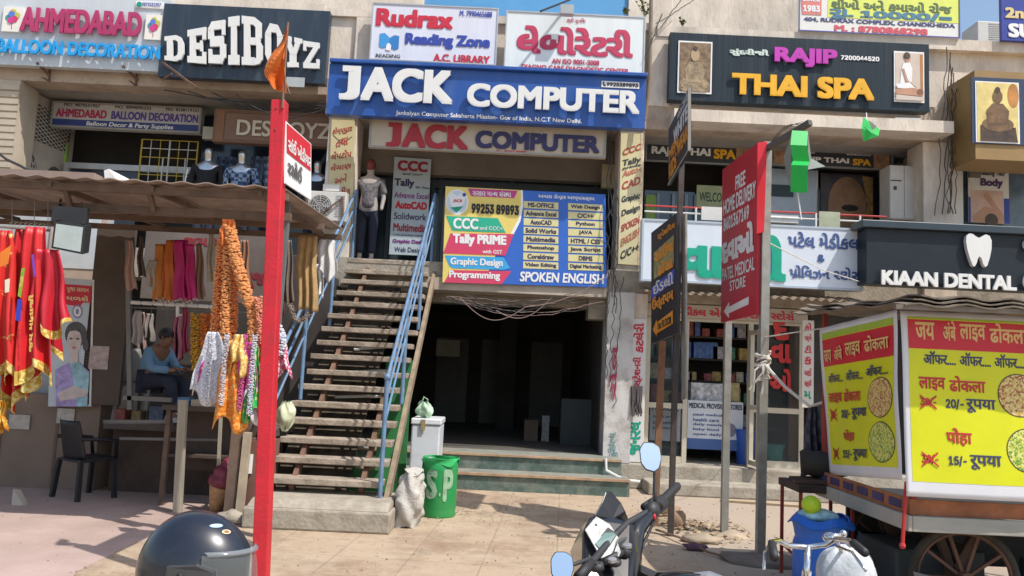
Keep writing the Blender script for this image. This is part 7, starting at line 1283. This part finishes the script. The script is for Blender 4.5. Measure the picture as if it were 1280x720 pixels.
# ================================================================ wires, litter, small things
wire = M('wire_black', (.03, .028, .03), .6); wirep = M('wire_pale', (.26, .18, .16), .7)
def sag(name, label, cat, group, a_, b_, s_, r=.006, m_=wire, jit=.0):
    pts = []
    for i in range(17): t = i / 16; pts.append(a_.lerp(b_, t) + Vector((0, 0, -s_ * math.sin(math.pi * t))) + Vector((rnd.uniform(-jit, jit), rnd.uniform(-jit, jit), rnd.uniform(-jit, jit))))
    return tag(MB().tube(pts, r, 5).build(name, m_), label, cat, group)
for i in range(12): sag('cable', 'thin sagging cable in the tangle across the top of the garage opening', 'cable', 'tangled cables over the garage opening', P(545 + rnd.random() * 40, 366 + rnd.random() * 12, 11.7), P(700 + rnd.random() * 62, 360 + rnd.random() * 25, 11.7), .05 + rnd.random() * .17, .004, wirep if i % 3 == 0 else wire, .014)
for i, (a_, b_, s_) in enumerate((((575, 372), (655, 385), .25), ((620, 388), (690, 372), .2), ((655, 384), (760, 345), .1))): sag('cable', 'thin sagging cable in the tangle across the top of the garage opening', 'cable', 'tangled cables over the garage opening', P(*a_, 11.65), P(*b_, 11.65), s_, .006, wirep)
for i in range(7): x = 1172 + i * 3.2; sag('cable', 'dark cable hanging down the column left of the ochre light box', 'cable', 'cables down the column by the light box', P(x + 12 - i, 60 + i * 8, 11.75), P(x + rnd.uniform(-3, 12), 268, 11.8), .0, .008, wire if i % 2 else M('wire_brown', (.12, .09, .07), .7), .025)
for i in range(4): sag('cable', 'dark cable strung along the beam below the big DESIBOYZ board', 'cable', 'cables along the left beam', P(205 + i * 30, 112 + i * 2, 11.8), P(412, 128 + i * 2, 11.85), .1 + .05 * i, .009, wire, .01)
sag('cable', 'twisted black cable slanting over the stall roof', 'cable', None, P(-20, 182, 8.2), P(140, 228, 7.6), .12, .014, wire, .012)
for i in range(5): sag('cable', 'black cable dropping down the right edge of the course flex', 'cable', 'cables by the right painted pier', P(762 + i * 2.5, 165 + 20 * i, 11.75), P(757 + i * 3, 345 + i * 12, 11.72), .0, .007, wire, .03)
for i in range(3): sag('cable', 'cable running down the stained white pier', 'cable', 'cables down the stained white pier', P(762 + i * 8, 345, 11.7), P(757 + i * 5, 470 + i * 20, 11.78), .0, .006, wire, .03)
for i in range(3): sag('cable', 'cable slanting across the plaster above the laboratory board', 'cable', 'cables above the laboratory board', P(808 + i * 6, 70 - i * 20, 11.7), P(835 + i * 20, -5, 12.0), .0, .007, wire, .01)
pp_ = MB().tube([P(690, 563, 11.25), P(700, 590, 11.0), P(716, 575, 11.3)], .015, 6) if False else MB().tube([P(757, 573, 11.35), P(758, 588, 11.35), P(780, 600, 11.2), P(800, 602, 11.2)], .02, 6); tag(pp_.build('drain_pipe', whitep), 'thin pale pipe running from the garage step to the right-hand plinth', 'pipe')
# pipe on the pilaster and grille on the beam
tag(MB().tube([P(814, 0, 11.8), P(812, 100, 11.8), P(806, 150, 11.8)], .03, 8).build('drain_pipe', M('pipe_brown', (.22, .17, .13), .8, var=.2)), 'brown downpipe on the pilaster left of the THAI SPA board', 'pipe')
acu = empty('air_conditioner_unit', P(1228, 52, 13.5), 'white outdoor air conditioner unit on the roof behind the ledge, top right against the sky', 'air conditioner')
c = WR(1222, 26, 1262, 58, 13.5); MB().slab(c, .5).build('casing', M('ac_cream', ()), acu, bevel=.01); lv = MB(); [lv.slab(out(sub(c, .35, .08 + .09 * i, .95, .12 + .09 * i), .006), .005) for i in range(9)]; lv.build('louvre', M('louvre_grey', ()), acu)
tag(MB().box(P(655, 540, 14).x, P(672, 540, 14).x, 13.9, 14.2, .445, .8).build('carton', M('carton_brown', (.14, .1, .07), .8, var=.2)), 'brown carton on the floor deep inside the dark garage', 'carton')
tag(MB().box(P(677, 540, 14).x, P(686, 540, 14).x, 13.95, 14.1, .445, .88).build('white_canister', M('canister_white', (.3, .3, .29), .6, var=.5, scale=16)), 'white printed canister beside the brown carton in the dark garage', 'canister')
tag(MB().box(P(700, 540, 13.6).x, P(742, 540, 13.6).x, 13.5, 14.0, .445, 1.2).build('cabinet', M('cabinet_dark', (.05, .06, .06), .6, var=.2)), 'dark cabinet on the right side of the garage', 'cabinet')
for i, x in enumerate((-1.6, -.6, .5)): tag(MB().box(x, x + .7, 17.9, 17.95, .45, 2.3).build('shutter_door', M('shutter_grey', (.12, .12, .115), .6, var=.2)), ['grey shutter door at the back of the garage, left one', 'grey shutter door at the back of the garage, middle one', 'grey shutter door at the back of the garage, right one'][i], 'door')
# weeds on the ledge
def weed(p, label, n=9, h=.3):
    m = MB()
    for i in range(n):
        a_ = rnd.random() * 6.28; d = Vector((math.cos(a_) * rnd.uniform(.2, .6), math.sin(a_) * .3, 1)).normalized(); L_ = h * rnd.uniform(.5, 1.1)
        m.tube([p, p + d * L_ * .6, p + d * L_ + Vector((0, 0, -.03))], .003, 4)
        for k in range(7):
            q = p + d * L_ * (.3 + .1 * k); s_ = Vector((rnd.uniform(-1, 1), rnd.uniform(-1, 1), rnd.uniform(-.2, .6))).normalized() * .05; t_ = s_.cross(d).normalized() * .018; m.add([q, q + s_ * .5 + t_, q + s_, q + s_ * .5 - t_], [(0, 1, 2, 3)])
    return tag(m.build('ledge_weed', M('weed_green', (.12, .15, .04), .8, var=.4)), label, 'plant')
weed(P(806, 22, 11.95), 'straggly dry weed growing on the ledge right of the laboratory board', 12, .35); weed(P(782, 18, 12.0), 'tiny green weed at the top right corner of the laboratory board', 5, .14); weed(P(853, 34, 11.92), 'small weed on the ledge above the statue picture', 6, .18)
# litter and rubble at the pole feet
lt = MB(); cA, cB = G(850, 655), G(870, 690)
for i in range(420):
    t = rnd.random(); p = cA.lerp(G(900, 668), t) + Vector((rnd.gauss(0, .22), rnd.gauss(0, .3), 0)); p.z = .012 + rnd.random() * .04; s_ = rnd.uniform(.015, .045); a_ = rnd.random() * 6.28
    u = Vector((math.cos(a_), math.sin(a_), rnd.uniform(-.5, .5))) * s_; v = Vector((-math.sin(a_), math.cos(a_), rnd.uniform(-.4, .6))) * s_ * .5; lt.add([p - u, p - v, p + u, p + v], [(0, 1, 2, 3)])
cC = G(590, 632)
for i in range(500):
    p = cC + Vector((rnd.gauss(0, .45), rnd.gauss(-.35, .4), 0)); p.z = .008 + rnd.random() * .012; s_ = rnd.uniform(.006, .022); a_ = rnd.random() * 6.28
    u = Vector((math.cos(a_), math.sin(a_), rnd.uniform(-.3, .3))) * s_; v = Vector((-math.sin(a_), math.cos(a_), rnd.uniform(-.3, .3))) * s_ * .5; lt.add([p - u, p - v, p + u, p + v], [(0, 1, 2, 3)])
tag(lt.build('litter', [M('leaf_litter', (.34, .25, .15), .9, var=.45, scale=25)]), 'dry leaves and scraps strewn round the sign pole feet', 'litter', None, 'stuff')
ds = MB()
for i in range(900):
    p = Vector((rnd.uniform(-5, 5), rnd.uniform(3.5, 11), .004)); s_ = rnd.uniform(.004, .016); a_ = rnd.random() * 6.28; u = Vector((math.cos(a_), math.sin(a_), .3)) * s_; v = Vector((-math.sin(a_), math.cos(a_), .2)) * s_ * .6; h = Vector((0, 0, s_ * .8)); ds.add([p - u, p - v, p + u, p + v, p + h], [(0, 1, 4), (1, 2, 4), (2, 3, 4), (3, 0, 4)])
tag(ds.build('gravel', M('grit', (.24, .18, .13), .95, var=.45, scale=30)), 'scattered grit and dry crumbs on the paving', 'grit', None, 'stuff')
stone('rock', 'brown jagged stone at the foot of the slim dark pole', G(848, 662) + Vector((0, .05, .07)), .11, (.9, .6, 1.2), M('stone_brown', (.27, .18, .12), .95, var=.3)); stone('rock', 'flat pale stone between the dark pole and the grey sign post', G(880, 678) + Vector((0, 0, .03)), .15, (1.4, .8, .35), M('stone_pale', (.38, .3, .22), .95, var=.3))
stone('rock', 'rough stone leaning behind the motorcycle mirror', G(836, 645) + Vector((0, 0, .06)), .13, (1.2, .7, .7), M('stone_brown', ())); stone('earth_mound', 'small mound of earth at the foot of the nearer grey sign post', G(950, 702) + Vector((.1, 0, .0)), .3, (1.5, 1, .25), M('mound_grey', (.2, .16, .13), .95, var=.3), 'mound')
stone('earth_mound', 'low heap of dry dirt at the foot of the farther grey sign post', G(905, 670) + Vector((.05, 0, .0)), .2, (1.4, 1, .3), M('stone_pale', ()), 'mound')
tag(stone('scrap_bundle', 'purple and brown scrap lying on the ground right of the motorcycle', G(868, 688) + Vector((0, 0, .03)), .07, (1.6, .8, .6), M('scrap_purple', (.12, .06, .09), .9, var=.5)), None, 'scrap')
tw = MB().tube([G(820, 662, .03), G(850, 672, .05), G(885, 690, .03), G(915, 698, .02)], .012, 6); tag(tw.build('dry_branch', M('branch', (.2, .12, .08), .9)), 'dry crooked branch lying on the ground between the poles', 'branch')
for p_, q_ in (((900, 625), (1000, 632)),): tag(MB().tube([G(*p_, .025), G(*q_, .025)], .02, 6).build('bamboo_stick', M('bamboo', (.42, .32, .2), .8)), 'long pale stick lying along the plinth step', 'stick')
